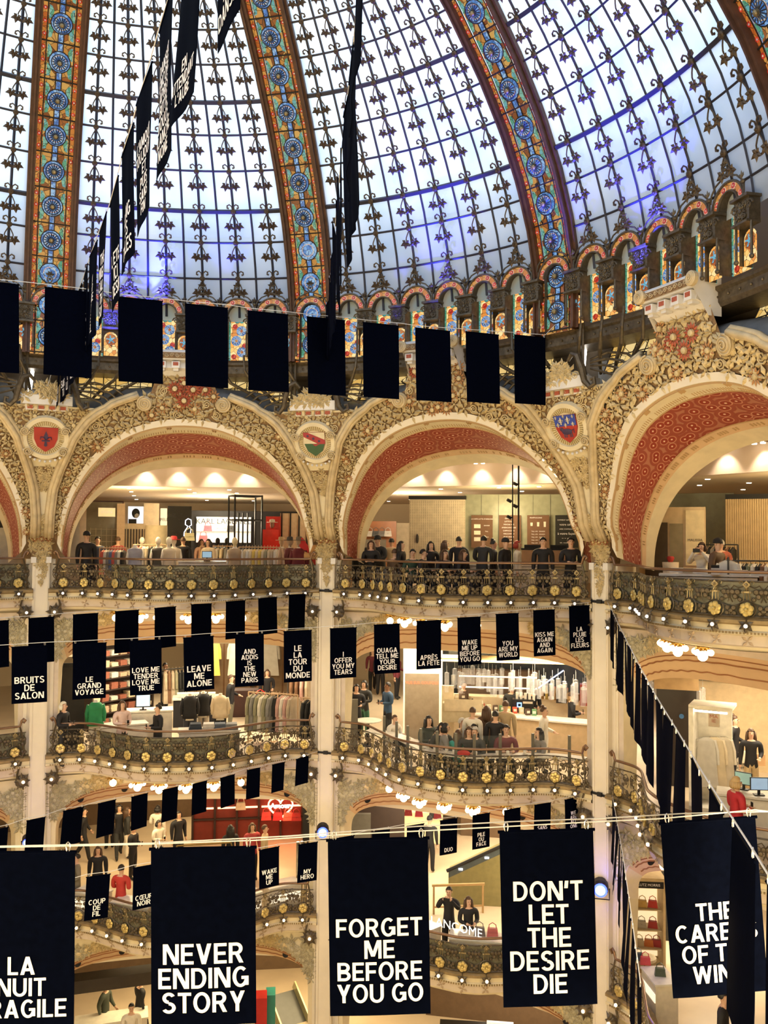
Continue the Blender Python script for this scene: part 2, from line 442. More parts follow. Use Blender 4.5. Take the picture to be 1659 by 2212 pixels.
# --- dome
DT = [(6.0, 10.75), (7.65, 10.77), (8.65, 10.53), (9.65, 10.13), (10.65, 9.56), (11.65, 8.80), (12.65, 7.85), (13.65, 6.69), (14.65, 5.35), (15.5, 3.9), (16.1, 2.3), (16.4, .05)]
def dprof(z): return interp(z, DT)
def D(u, z, off=0.0):
    r = dprof(z); dr = (dprof(z+.2) - dprof(z-.2)) / .4; l = math.hypot(1, dr)
    return cp(u, r, z) - er(u)*(off/l) + ZV*(off*dr/l)
def Dframe(u, z):
    dr = (dprof(z+.2) - dprof(z-.2)) / .4; l = math.hypot(1, dr)
    return et(u), (er(u)*dr + ZV)/l, (-er(u) + ZV*dr)/l     # sideways, up the meridian, inwards
ROWS = [7.9, 8.48, 9.33, 10.02, 10.85, 11.52, 12.08, 12.68, 13.17, 13.62, 14.0, 14.35, 14.7, 15.0, 15.3, 15.6, 15.85]
RIBH = .58                                  # half width of a rib in metres
def ribs_at(z): return min(.45, RIBH*(.72+.28*dprof(z)/10.7) / (dprof(z)*BAY))
BARS = [.155, .224, .293, .362, .431, .5, .569, .638, .707, .776, .845]
def bar_u(b, s, z):
    e = ribs_at(z); return b + e + (1-2*e)*(s-.094)/(.812)

def leaf_spray():
    b = MB(); X, Y, N = Vector((1, 0, 0)), Vector((0, 0, 1)), Vector((0, -1, 0))
    b.lathe((0, -.03, 0), [(.075, 0), (.075, .03), (.05, .05)], 10, X, Y, N)
    b.lathe((0, -.08, 0), [(.035, 0), (.02, .03)], 8, X, Y, N, 0)
    for s in (-1, 1):
        pts = [Vector((s*.015, -.04, .03)), Vector((s*.03, -.05, .15)), Vector((s*.09, -.06, .20)), Vector((s*.15, -.06, .17)), Vector((s*.155, -.06, .11)), Vector((s*.11, -.06, .10))]
        b.tube(pts, [.018, .018, .02, .022, .025, .03], 5)
        pts = [Vector((0, -.04, -.06)), Vector((s*.06, -.06, -.16)), Vector((s*.10, -.07, -.24)), Vector((s*.11, -.07, -.30))]
        b.tube(pts, .016, 5)
        c = Vector((s*.13, -.08, -.36))
        for t in (-150, -90, -30, 35, 145):
            t = R_(t + s*10); d = X*math.cos(t) + Y*math.sin(t); sd = Y*math.cos(t) - X*math.sin(t)
            b.leaf(c, d, sd, N, .17 if t < 0 else .12, .05, .04)
    b.tube([(-.08, -.06, -.42), (.08, -.06, -.42)], .02, 4)
    return b
_spray = leaf_spray()
wn = 0
SPR = None
BAYN = {-1: 'bay at the left edge', 0: 'left full bay', 1: 'middle bay', 2: 'right bay'}
for bay in (-1, 0, 1, 2):
    wn += 1
    root = empty('window_%d' % wn, cp(bay+.5, 10.7, 8), label='frosted glass dome segment over the %s, with iron bars and bronze leaves' % BAYN[bay], cat='dome window', kind='structure')
    inv = Vector(root.location)
    g = MB()
    g.grid(lambda a, c: D(bay + .06 + .88*a, ROWS[0]-.5 + (16.38-ROWS[0]+.5)*c) - inv, 24, 40)
    g.build('dome_glass', domeglass, root, True)
    bm_ = MB()
    zs = [7.5 + .42*i for i in range(21)]
    for i, s in enumerate(BARS):
        bm_.tube([D(bar_u(bay, s, z), z, .03) - inv for z in zs], .032 if i % 2 == 0 else .028, 4)
    for j, z in enumerate(ROWS[:-1]):
        big = j in (3, 6, 9)
        e = ribs_at(z)
        bm_.tube([D(bay + e + (1-2*e)*i/16, z, .03) - inv for i in range(17)], .06 if big else .028, 4)
    bm_.build('glazing_bars', darkiron, root)
    for j, z in enumerate(ROWS[1:11]):
        for i, s in enumerate(BARS):
            if i % 2: continue
            if bay == -1 and i < 6: continue
            X, Y, N = Dframe(bar_u(bay, s, z), z)
            if SPR is None:
                SPR = _spray.build('leaf_spray', leafbronze); o = SPR
            else:
                o = SPR.copy(); COL.objects.link(o)
            o.parent = root
            put(o, D(bar_u(bay, s, z), z, .05) - inv, X, -N, Y, .56 + .38*dprof(z)/10.7)
root = empty('window_5', (0, 0, 0), label='rest of the frosted dome behind the viewer', cat='dome window', kind='structure')
g = MB(); g.grid(lambda a, c: D(3 + 6*a, 7.4 + 8.98*c), 60, 30); g.build('dome_glass', domeglass, root, True)
b = MB(); b.lathe((0, 0, 16.3), [(1.2, 0), (.8, .2), (.05, .3)], 20); tag(b.build('ceiling_oculus', woodbrown, kind='structure'), 'boss at the top of the dome', 'boss')

o = ring_slab('sky_blocker_ring', 12.15, 12.4, 8.0, 12.2, -2, 8, mat('unseen sky blocker', (.22, .26, .38), .8), 60); tag(o, 'unseen sky blocker added round the foot of the dome to dim the lower panes', 'wall')  # unseen ring, added to keep low sky light off the lower panes
# --- ribs with stained glass
def rosette_wheel():
    b = MB(); X, Y, N = Vector((1, 0, 0)), Vector((0, 0, 1)), Vector((0, -1, 0))
    b.lathe((0, -.05, 0), [(.055, 0), (.055, .05), (.03, .07)], 10, X, Y, N, 1)
    for i in range(16):
        t = 2*pi*i/16; d = X*math.cos(t) + Y*math.sin(t)
        b.tube([d*.05 + N*.04, d*.17 + N*.03], .012, 4)
    k = 24
    b.tube([X*(.19*math.cos(2*pi*i/k)) + Y*(.19*math.sin(2*pi*i/k)) + N*.03 for i in range(k+1)], .011, 4)
    return b
ROS = None
for k, lab in ((0, 'dome rib of stained glass rising from the left column'), (1, 'dome rib of stained glass rising from the middle column'), (2, 'dome rib of stained glass curving up from the right column'), (3, 'dome rib at the top right corner of the view')):
    root = empty('dome_rib', cp(k, 10.7, 6.4), label=lab, cat='rib', kind='structure'); inv = Vector(root.location)
    def Dm(x, z, off):      # x metres sideways
        return D(k, z, off) + et(k)*x - inv
    wz = lambda z: .72 + .28*dprof(z)/10.7
    zs = [6.3 + .3*i for i in range(31)]
    b = MB()
    for sgn in (-1, 1):
        for x0, x1, o0 in ((.43, .50, .16), (.50, .545, .22), (.545, .61, .12)):
            def fn(a, c, x0=x0, x1=x1, o0=o0, sgn=sgn):
                z = zs[0] + (zs[-1]-zs[0])*c
                q = [(x0, -.06), (x0, o0), (x1, o0), (x1, -.06)][int(round(a*3))]
                return Dm(sgn*q[0]*wz(z), z, q[1])
            b.grid(fn, 3, 34)
    b.build('rib_moulding', woodbrown, root)
    g = MB()
    g.grid(lambda a, c: Dm((-.31+.62*a)*wz(6.3+9*c), 6.3+9*c, .02), 4, 60, 0)
    for sgn in (-1, 1):
        g.grid(lambda a, c: Dm(sgn*(.33+.10*a)*wz(6.3+9*c), 6.3+9*c, .03), 1, 60, 3)
        g.grid(lambda a, c: Dm(sgn*(.305+.03*a)*wz(6.3+9*c), 6.3+9*c, .045), 1, 60, 6)
    seg = [6.35, 7.15, 7.75, 8.4] + ROWS[2:14]
    z = 6.35; cells = []
    while z < 15.2:
        h = .80*math.hypot(1, 0)*abs(1/math.hypot(1, (dprof(z+.2)-dprof(z-.2))/.4)); cells.append((z, h)); z += h
    ros = []
    for (z, h) in cells:
        zc = z + h/2; s = wz(zc); X, Y, N = Dframe(k, zc)
        C = Dm(0, zc, .05)
        for x in (-.065, .065):
            g.box(C + X*x*s - N*.01, (.022, .02, .82), X, N, Y, 6)
        g.box(C - N*.012, (.10*s, .015, .80), X, N, Y, 1)
        g.disc(C + N*.004, .26*s, X, Y, 16, 7, ring=.235*s)
        g.disc(C + N*.006, .235*s, X, Y, 16, 1)
        g.disc(C + N*.008, .16*s, X, Y, 16, 5, ring=.14*s)
        for sgn in (-1, 1):
            for yy, hh in ((.20, .24), (-.20, .24)):
                c = C + X*(sgn*.235*s) + Y*yy
                g.add([c + Y*hh*.6 + X*sgn*.05*s, c + X*sgn*.055*s - Y*hh*.6, c - X*sgn*.02*s - Y*hh*.5, c - X*sgn*.055*s + Y*hh*.1 , c - X*sgn*.01 + Y*hh*.5], [(0, 1, 2, 3, 4)], 2)
            for yy in (-.27, 0, .27):
                c = C + X*(sgn*.38*s) + Y*yy + N*.005
                g.disc(c, .05*s, X, Y, 10, 4); g.disc(c + N*.004, .02*s, X, Y, 6, 5)
        g.box(Dm(0, z, .06), (.9*s, .02, .03), X, N, Y, 6)
        ros.append((C + N*.03, X, Y, N, s))
    g.build('stained_glass', [sg_amber, sg_blue, sg_green, sg_border, sg_red, sg_pale, leadm, leadm], root)
    for i, (C, X, Y, N, s) in enumerate(ros):
        if k < 2 and 1 <= i <= 3 and not (k == 0 and i == 3): continue
        if ROS is None: ROS = rosette_wheel().build('iron_rosette', [darkiron, iron2]); o = ROS
        else: o = ROS.copy(); COL.objects.link(o)
        o.parent = root; put(o, C, X, -N, Y, s)

# --- arcade: arches, their soffits and reliefs
def Cin(t):       # t in -1..1 -> (s, z)
    th = t*pi/2; q = 2/2.2
    return math.copysign(.437*abs(math.sin(th))**q, t), 1.33 + 3.36*abs(math.cos(th))**q
COUT = [(.462, 1.75), (.461, 2.3), (.452, 3.0), (.432, 3.5), (.39, 4.22), (.34, 4.68), (.26, 5.12), (.165, 5.36), (.1, 5.52), (0, 5.56)]
_cl = [0]
for (a, b_), (c, d) in zip(COUT, COUT[1:]): _cl.append(_cl[-1] + math.hypot((c-a)*7, d-b_))
def Cout(t):
    x = (1-abs(t))*_cl[-1]
    s = interp(x, [(l, p[0]) for l, p in zip(_cl, COUT)]); z = interp(x, [(l, p[1]) for l, p in zip(_cl, COUT)])
    return math.copysign(s, t), z
def Cw(t): return .19 + .33*abs(t)**4
def Cmid(t):
    a, b_ = Cin(t), Cout(t); w_ = Cw(t); return a[0] + (b_[0]-a[0])*w_, a[1] + (b_[1]-a[1])*w_
def Cback(t):
    th = t*pi/2; q = 2/2.25
    return math.copysign(.405*abs(math.sin(th))**q, t), 1.0 + 2.78*abs(math.cos(th))**q
RB = 13.35
ARCHN = {-1: 'leftmost arch, cut by the left edge', 0: 'broad arch over the fashion shop', 1: 'middle arch over the cafe', 2: 'right arch, nearest and cut by the right edge'}
for bay in (-1, 0, 1, 2):
    c0 = bay + .5
    root = empty('arch', cp(c0, 11.4, 1.4), label=ARCHN[bay] + ', cream with gilded foliage and red painted soffit', cat='arch', kind='structure'); inv = Vector(root.location)
    NT = 64
    b = MB()
    def ft(a, p, q, off):
        t = -1 + 2*a; A, B = p(t), q(t); return A, B
    # white inner band
    b.grid(lambda a, c: W(c0 + Cin(2*a-1)[0] + (Cmid(2*a-1)[0]-Cin(2*a-1)[0])*c, Cin(2*a-1)[1] + (Cmid(2*a-1)[1]-Cin(2*a-1)[1])*c, .05) - inv, NT, 2)
    b.build('arch_band', ivory, root, True)
    b = MB()
    b.grid(lambda a, c: W(c0 + Cmid(2*a-1)[0] + (Cout(2*a-1)[0]-Cmid(2*a-1)[0])*c, Cmid(2*a-1)[1] + (Cout(2*a-1)[1]-Cmid(2*a-1)[1])*c, .0) - inv, NT, 6)
    # ground of the keystone relief
    b.grid(lambda a, c: W(c0 + (-.14+.04*c + (.28-.08*c)*a), 5.2 + .85*c, .03) - inv, 8, 6)
    b.build('relief_ground', brownst, root, True)
    b = MB()
    # leaves over the flower band
    pts = []
    tries = 0
    while tries < 3400:
        tries += 1
        if rnd.random() < .8:
            t = rnd.uniform(-.97, .97); w_ = rnd.uniform(.06, .93)
            A, B = Cmid(t), Cout(t); s, z = A[0] + (B[0]-A[0])*w_, A[1] + (B[1]-A[1])*w_
        else:
            z = rnd.uniform(5.1, 5.95); s = rnd.uniform(-.12, .12)
            s *= 1 if z < 5.5 else .85
        P = W(c0 + s, z, .04)
        sz = .19 if abs(s) < .35 else .135
        if all((P-q).length > sz*.98 for q, _ in pts):
            pts.append((P, sz))
            X, Y, N = Wframe(c0+s, z)
            kind = rnd.random()
            if z > 5.35 and abs(s) < .09 and kind < .16: b.flower(P - inv, X, Y, N, .19, 12, 1, 0)
            elif kind < .12: b.flower(P - inv, X, Y, N, sz*.95, 11, 2, 0)
            elif kind < .26: b.spiral(P - inv, X, Y, N, sz*.62, 2.0, rnd.uniform(0, 6), 0, rnd.choice((-1, 1)), .17, 8)
            else: b.cluster(P - inv, X, Y, N, sz*1.12, 5, rnd.uniform(0, 6))
    for ds, z in ((-.035, 5.62), (.035, 5.60), (0, 5.32)):
        X, Y, N = Wframe(c0+ds, z); b.flower(W(c0+ds, z, .1) - inv, X, Y, N, .21, 13, 1, 0)
    b.build('foliage_relief', [goldst, redst, mat('rust stucco', (.40, .20, .08), .6)] if 'rust stucco' not in MAT else [goldst, redst, MAT['rust stucco']], root)
    # outer moulding with volutes
    b = MB()
    for sg in (-1, 1):
        pts = []
        for i in range(26):
            x = _cl[7]*i/25
            s = interp(x, [(l, p[0]) for l, p in zip(_cl, COUT)]); z = interp(x, [(l, p[1]) for l, p in zip(_cl, COUT)])
            pts.append((s, z))
        for j, (ds, off, rad) in enumerate(((.004, .1, .045), (.013, .12, .07), (.024, .06, .075))):
            q = [W(c0 + sg*(s+ds*(1 if z < 4.9 else .4)), z + (0 if z < 3.6 else ds*4.5*min(1, (z-3.6))), off) - inv for s, z in pts]
            b.tube(q, rad, 6)
        X, Y, N = Wframe(c0+sg*.148, 5.22)
        b.spiral(W(c0+sg*.149, 5.22, .12) - inv, X*sg, Y, N, .20, 3.0, pi/2, 0, -1, .13, 14)
        b.lathe(W(c0+sg*.149, 5.22, .0) - inv, [(.2, 0), (.2, .1), (.14, .14)], 16, X, Y, N)
    b.build('outer_moulding', moulding, root, True)
    # soffit: cream strip with dashes, red painted field, tan ornament strip, cream edge
    def S(t, c):
        A, B = Cin(t), Cback(t)
        P = W(c0 + A[0], A[1], .05); Q = cp(c0 + B[0], RB, B[1])
        P.lerp(Q, 0); return P + (Q-P)*c
    ln = 9.4
    b = MB(); b.grid(lambda a, c: S(2*a-1, .17*c) - inv, NT, 2, 0)
    b.grid(lambda a, c: S(2*a-1, .78 + .22*c) - inv, NT, 2, 0)
    b.grid(lambda a, c: S(2*a-1, .66 + .12*c) - inv, NT, 2, 1)
    b.build('soffit', [cream, tan], root, True)
    b = MB(); b.grid(lambda a, c: S(2*a-1, .17 + .49*c) - inv, NT, 4, 0, uv=lambda a, c: (a*ln/.28, c*1.18/.28))
    b.build('painted_soffit', soffitred, root, True)
    b = MB()
    b.tube([S(-.98 + 1.96*i/60, .02) - inv for i in range(61)], .03, 5)
    b.tube([S(-.98 + 1.96*i/60, .17) - inv for i in range(61)], .018, 4)
    b.tube([S(-.98 + 1.96*i/60, .66) - inv for i in range(61)], .018, 4)
    for i in range(150):
        t = -.93 + 1.86*i/149
        if i % 17 in (0, 1): 
            A = S(t, .01); B_ = S(t, .06); b.tube([A - inv, B_ - inv], .045, 4); continue
        A = S(t, .105); B_ = S(t, .15); b.tube([A - inv, B_ - inv], .011, 3, cap=False)
        if i % 6 in (0, 1, 2, 3): b.tube([S(t, .70) - inv, S(t, .745) - inv], .02, 3, cap=False)
    b.build('soffit_beading', mat('tan beading', (.42, .27, .13), .6) if 'tan beading' not in MAT else MAT['tan beading'], root)
    # keystone block with its modillions and scrolled cornice
    kr = empty('keystone', cp(c0, 10.7, 5.9), label='scrolled cream keystone block on top of the ' + ARCHN[bay].split(',')[0], cat='keystone'); ki = Vector(kr.location)
    b = MB()
    b.grid(lambda a, c: cp(c0 - .098 + .196*a, [10.80, 10.62, 10.47, 10.52][int(round(c*3))] , [5.9, 6.05, 6.1, 6.3][int(round(c*3))]) - ki, 12, 3)
    b.grid(lambda a, c: cp(c0 - .105 + .21*a, [10.55, 10.36, 10.34, 10.4, 11.1][int(round(c*4))], [6.28, 6.3, 6.5, 6.56, 6.62][int(round(c*4))]) - ki, 14, 4)
    for sg in (-1, 1):
        b.add([cp(c0+sg*.105, r, z) - ki for r, z in ((11.0, 5.8), (10.7, 5.8), (10.5, 6.1), (10.34, 6.3), (10.34, 6.55), (11.0, 6.62))], [tuple(range(6))])
    b.build('block', white_stone, kr)
    b = MB()
    b.grid(lambda a, c: cp(c0 - .10 + .20*a, 10.33, 6.33 + .15*c) - ki, 14, 1, 0)
    for i in range(9):
        u = c0 - .082 + .0205*i
        b.spiral(cp(u, 10.31, 6.405) - ki, et(u), ZV, -er(u), .055, 1.6, 0, 1, (-1)**i, .16, 8)
    for sg in (-1, 1):
        u = c0 + sg*.108
        b.lathe(cp(u, 10.36, 6.43) - ki, [(.14, 0), (.14, .08), (.1, .1)], 14, et(u), ZV, -er(u), 1)
        b.spiral(cp(u, 10.27, 6.43) - ki, et(u)*sg, ZV, -er(u), .115, 2.6, pi/2, 1, -1, .13, 12)
    b.build('scroll_frieze', [brownst, moulding], kr)
    for i in range(4):
        u = c0 - .081 + .054*i
        b = MB(); X, Y = et(u), -er(u)
        b.box(cp(u, 10.47, 6.17) - ki, (.2, .2, .17), X, Y, ZV, 0); b.box(cp(u, 10.50, 6.06) - ki, (.13, .16, .08), X, Y, ZV, 0)
        b.box(cp(u, 10.365, 6.19) - ki, (.13, .012, .085), X, Y, ZV, 1)
        b.build('modillion', [white_stone, redst], kr)
    # grey roof behind the outer moulding, up to the gallery
    b = MB()
    for sg in (-1, 1):
        def fr(a, c, sg=sg):
            x = _cl[3] + (_cl[9]-_cl[3])*a
            s = interp(x, [(l, p[0]) for l, p in zip(_cl, COUT)]); z = interp(x, [(l, p[1]) for l, p in zip(_cl, COUT)])
            P = W(c0+sg*s, z, -.02); Q = cp(c0+sg*min(.5, s+.02 if z < 4.6 else s), 11.75, 5.75)
            return P + (Q-P)*c - inv + ZV*(.12*math.sin(pi*c))
        b.grid(fr, 16, 5)
    b.build('roof_slope', grey_roof, root, True)

# --- columns, piers above them and pedestals
COLN = {0: 'left', 1: 'middle', 2: 'right', 3: 'far right'}
for k in (-1, 0, 1, 2, 3):
    root = empty('column', cp(k, 12.4, FL[0]), label='ivory square column with gilded capital, %s' % {-1: 'beyond the left edge', 0: 'leftmost in view', 1: 'middle one, between the fashion shop and the cafe', 2: 'right one with the hanging edge-on banners beside it', 3: 'beyond the right edge'}[k], cat='column', kind='structure'); inv = Vector(root.location)
    X, Y = et(k), -er(k)
    b = MB()
    zc = (1.12 + FL[0])/2; h = 1.12 - FL[0]
    b.box(cp(k, 12.86, zc) - inv, (.74, .76, h), X, Y); b.box(cp(k, 12.42, zc) - inv, (.43, .22, h), X, Y)
    for sx in (-1, 1): b.box(cp(k, 12.302, zc) + X*sx*.165 - inv, (.035, .02, h), X, Y)
    for sx in (-1, 1): b.box(cp(k, 12.47, zc) + X*sx*.3 - inv, (.035, .02, h), X, Y)
    b.build('shaft', ivory, root)
    for sx in (-1, 1):
        b = MB(); b.box(cp(k, 12.37, 1.1) + X*sx*.19 - inv, (.13, .24, .16), X, Y); b.build('corner_cap', white_stone, root)
    b = MB()
    b.box(cp(k, 12.55, 1.45) - inv, (.50, .42, .62), X, Y, ZV, 0, 1.12)
    b.box(cp(k, 12.62, 1.80) - inv, (.66, .62, .07), X, Y, ZV, 1)
    for i in range(34):
        x = rnd.uniform(-.24, .24); z = rnd.uniform(1.2, 1.74); q = (z-1.14)/.6*.03
        b.cluster(cp(k, 12.335-q, z) + X*x - inv, X, ZV, Y, .13 if z < 1.6 else .09, 5, rnd.uniform(0, 6), 1)
    for x in (-.17, 0, .17): b.flower(cp(k, 12.30, 1.66) + X*x - inv, X, ZV, Y, .085, 8, 2, 1)
    b.build('capital', [brownst, goldst, redst], root)
    b = MB()
    for i in range(40):
        f = rnd.random(); z = 1.22 - .75*f; w_ = .15*(1-f)**.7 + .02
        b.cluster(cp(k, 12.285, z) + X*rnd.uniform(-w_, w_) - inv, X, ZV, Y, .10*(1-.4*f), 4, rnd.uniform(0, 6))
    b.leaf(cp(k, 12.28, .52) - inv, -ZV, X, Y, .15, .035, .03)
    b.build('leaf_drop', goldst, root)
    # pier between the arches, following the leaning wall
    b = MB()
    def edge(z):    # half width (in bays) of the pier at height z, up to the two outer mouldings
        return .5 - interp(z, [(p[1], p[0]) for p in COUT[:8]]) - .004
    b.grid(lambda a, c: W(k - edge(1.75+3.3*c)*(1-2*a), 1.75 + 3.3*c, .03) - inv, 8, 22)
    b.build('pier', cream, root, True)
    b = MB()
    for (z0, z1, wa, wb) in ((2.02, 2.28, .13, .14), (2.95, 3.55, .155, .25), (1.84, 1.90, .13, .13)):
        b.grid(lambda a, c: W(k, z0+(z1-z0)*c, .035) + X*((2*a-1)*(wa+(wb-wa)*c)) - inv, 2, 3, 0)
        for i in range(int((z1-z0)*70)+2):
            f = rnd.random(); z = z0 + (z1-z0)*f; w_ = (wa+(wb-wa)*f)*.85
            XX, YY, N = Wframe(k, z); b.cluster(W(k, z, .05) + X*rnd.uniform(-w_, w_) - inv, XX, YY, N, .1, 5, rnd.uniform(0, 6), 1)
    b.build('relief_panel', [brownst, goldst], root)
    # foliage round the shield, up to the pedestal
    b = MB()
    b.grid(lambda a, c: W(k + (2*a-1)*(edge(3.75+1.25*c)*.98), 3.75+1.25*c, .04) - inv, 8, 6, 0)
    pts = []
    for _ in range(900):
        z = rnd.uniform(3.85, 4.98); e = edge(z)*.95; s = rnd.uniform(-e, e)
        P = W(k+s, z, .06); dx = (P - W(k, 4.25, .06)).length
        if dx < .53 and not (z < 3.9): continue
        if abs(s)*7.2 < .3 and z < 4.0: continue
        if all((P-q).length > .17 for q in pts):
            pts.append(P); XX, YY, N = Wframe(k+s, z)
            q = rnd.random()
            if q < .2: b.flower(P - inv, XX, YY, N, .16, 10, 1, 1)
            elif q < .33: b.spiral(P - inv, XX, YY, N, .1, 2, rnd.uniform(0, 6), 1, 1, .17, 8)
            else: b.cluster(P - inv, XX, YY, N, .18, 5, rnd.uniform(0, 6), 1)
    b.build('foliage_relief', [brownst, goldst], root)
    # pedestal
    b = MB()
    b.box(cp(k, 11.15, 4.99) - inv, (1.02, .5, .16), X, Y, ZV, 0); b.box(cp(k, 11.12, 5.17) - inv, (1.22, .66, .24), X, Y, ZV, 0); b.box(cp(k, 11.2, 5.35) - inv, (1.0, .5, .14), X, Y, ZV, 0, .7)
    for i in range(4):
        b.box(cp(k, 10.89, 4.985) + X*(-.39+.26*i) - inv, (.13, .04, .08), X, Y, ZV, 2); 
        if i < 3: b.box(cp(k, 10.88, 4.98) + X*(-.26+.26*i) - inv, (.08, .04, .13), X, Y, ZV, 1)
    b.build('pedestal', [white_stone, goldst, redst], root)
    b = MB()
    for i in range(26):
        x = rnd.gauss(0, .2); z = 5.24 + max(0, .40-abs(x)*.8)*rnd.random()
        b.cluster(cp(k, 10.80, z) + X*x - inv, X, ZV, Y, .19, 5, rnd.uniform(0, 6))
    for sg in (-1, 1): b.spiral(cp(k, 10.8, 5.3) + X*sg*.42 - inv, X*sg, ZV, Y, .1, 2.0, 0, 0, 1, .16, 8)
    b.build('leaf_crest', goldst, root)
# ================================================================ STAINED GLASS GALLERY AT THE FOOT OF THE DOME
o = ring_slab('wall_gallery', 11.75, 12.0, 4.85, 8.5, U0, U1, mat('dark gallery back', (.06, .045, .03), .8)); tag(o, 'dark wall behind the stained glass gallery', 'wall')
b = MB()
for i in range(120):
    a, c = U0 + (U1-U0)*i/120, U0 + (U1-U0)*(i+1)/120
    for (r0, z0), (r1, z1) in zip([(11.7, 5.98), (10.98, 5.98), (10.92, 6.06), (10.92, 6.24), (10.86, 6.28), (10.86, 6.34), (11.3, 6.36)], [(10.98, 5.98), (10.92, 6.06), (10.92, 6.24), (10.86, 6.28), (10.86, 6.34), (11.3, 6.36), (11.75, 6.36)]):
        b.quad(cp(a, r0, z0), cp(c, r0, z0), cp(c, r1, z1), cp(a, r1, z1))
    if i % 1 == 0: b.ball(cp(a, 10.91, 6.15), .028, 6, 4)
tag(b.build('trim_1', iron, kind='structure'), 'riveted iron ledge under the stained glass gallery', 'trim')

def glass_flower(b, C, X, Y, N, r, petal, mid, ring=None):
    for i in range(6):
        t = 2*pi*i/6; b.disc(C + X*(r*.62*math.cos(t)) + Y*(r*.62*math.sin(t)) + N*.004, r*.36, X, Y, 8, petal)
    b.disc(C + N*.007, r*.36, X, Y, 8, mid)
LX, LY, LN = Vector((1, 0, 0)), Vector((0, 0, 1)), Vector((0, -1, 0))     # local: right, up, towards the hall
sg_amber2 = stained('bright amber gallery glass', [(.95, .55, .16), (.9, .4, .08), (1, .7, .3), (.7, .25, .04)], 1.1, 9, .025)
SGM = [sg_amber2, sg_blue, sg_green, sg_border, sg_red, sg_pale, sg_teal, leadm, sg_cyan]
def arch_unit():
    root = empty('stained_glass_window')
    R0, R1, H = .27, .425, 7.52
    g = MB(); k = 18
    arc = lambda q, t, y=0.0: Vector((q*math.cos(t), y, H + q*math.sin(t)*1.06))
    g.grid(lambda a, c: arc(R0+.02+(R1-R0-.03)*c, pi*(1-a)), k, 1, 3)
    for i in range(4):
        t = pi*(.14+.24*i); C = arc((R0+R1)/2, t, -.006)
        g.disc(C, .066, LX, LY, 10, 5); g.disc(C + LN*.003, .052, LX, LY, 10, 4); g.disc(C + LN*.006, .016, LX, LY, 6, 5)
    g.build('voussoir_glass', SGM, root)
    f = MB()
    for q, rad in ((R0, .022), (R1, .026)):
        f.tube([arc(q, pi*i/k, -.02) for i in range(k+1)], rad, 5)
    f.grid(lambda a, c: Vector((R0*math.cos(pi*(1-a)), .26*c, H+R0*math.sin(pi*(1-a))*1.06)), k, 1)
    f.build('arch_frame', iron, root)
    # red lit reveal and the lancet set back behind the opening
    l = MB()
    l.grid(lambda a, c: Vector((-.27+.54*a, .28, 6.40+1.2*c)), 2, 6, 0)
    l.disc((0, .28, 7.58), .27, LX, LY, 14, 0)
    for sx in (-1, 1): l.box((sx*.25, .275, 7.0), (.04, .01, 1.2), mi=2)
    glass_flower(l, Vector((0, .27, 7.55)), LX, LY, LN, .19, 6, 3)
    for i, (x, z) in enumerate(((.04, 7.18), (-.05, 6.92), (.05, 6.62))):
        C = Vector((x*1.5, .265, z)); l.disc(C, .135, LX, LY, 12, 1); l.disc(C + LN*.003, .04, LX, LY, 8, 3)
        for j in range(8):
            t = pi*j/4; l.box(C + LN*.002 + LX*(.07*math.cos(t)) + LY*(.07*math.sin(t)), (.012, .004, .07), LX*math.sin(t) - LY*math.cos(t), LN, LX*math.cos(t) + LY*math.sin(t), 5)
    for x, z in ((-.08, 7.3), (.1, 6.78), (-.1, 6.5)): l.disc((x*1.4, .272, z), .07, LX, LY, 10, 4)
    l.build('lancet_glass', SGM, root)
    r = MB()
    for sx in (-1, 1): r.grid(lambda a, c: Vector((sx*R0, .28*a, 6.4+1.12*c)), 1, 1)
    r.build('reveal', iron, root)
    fi = MB()
    for sx in (-1, 1):
        fi.tube([(sx*.44, -.04, 7.72), (sx*.40, -.05, 7.86), (sx*.28, -.06, 7.98), (sx*.1, -.06, 8.05), (-sx*.03, -.07, 8.10), (-sx*.065, -.07, 8.17), (-sx*.04, -.07, 8.24), (0, -.07, 8.26)], .018, 5)
    fi.ball((0, -.08, 8.18), .035, 6, 4)
    for t in (20, 70, 110, 160): 
        d = LX*math.cos(R_(t)) + LY*math.sin(R_(t)); fi.leaf(Vector((0, -.08, 8.27)), d, LY*math.cos(R_(t)) - LX*math.sin(R_(t)), LN, .12, .035, .03)
    fi.build('finial', iron, root)
    return root
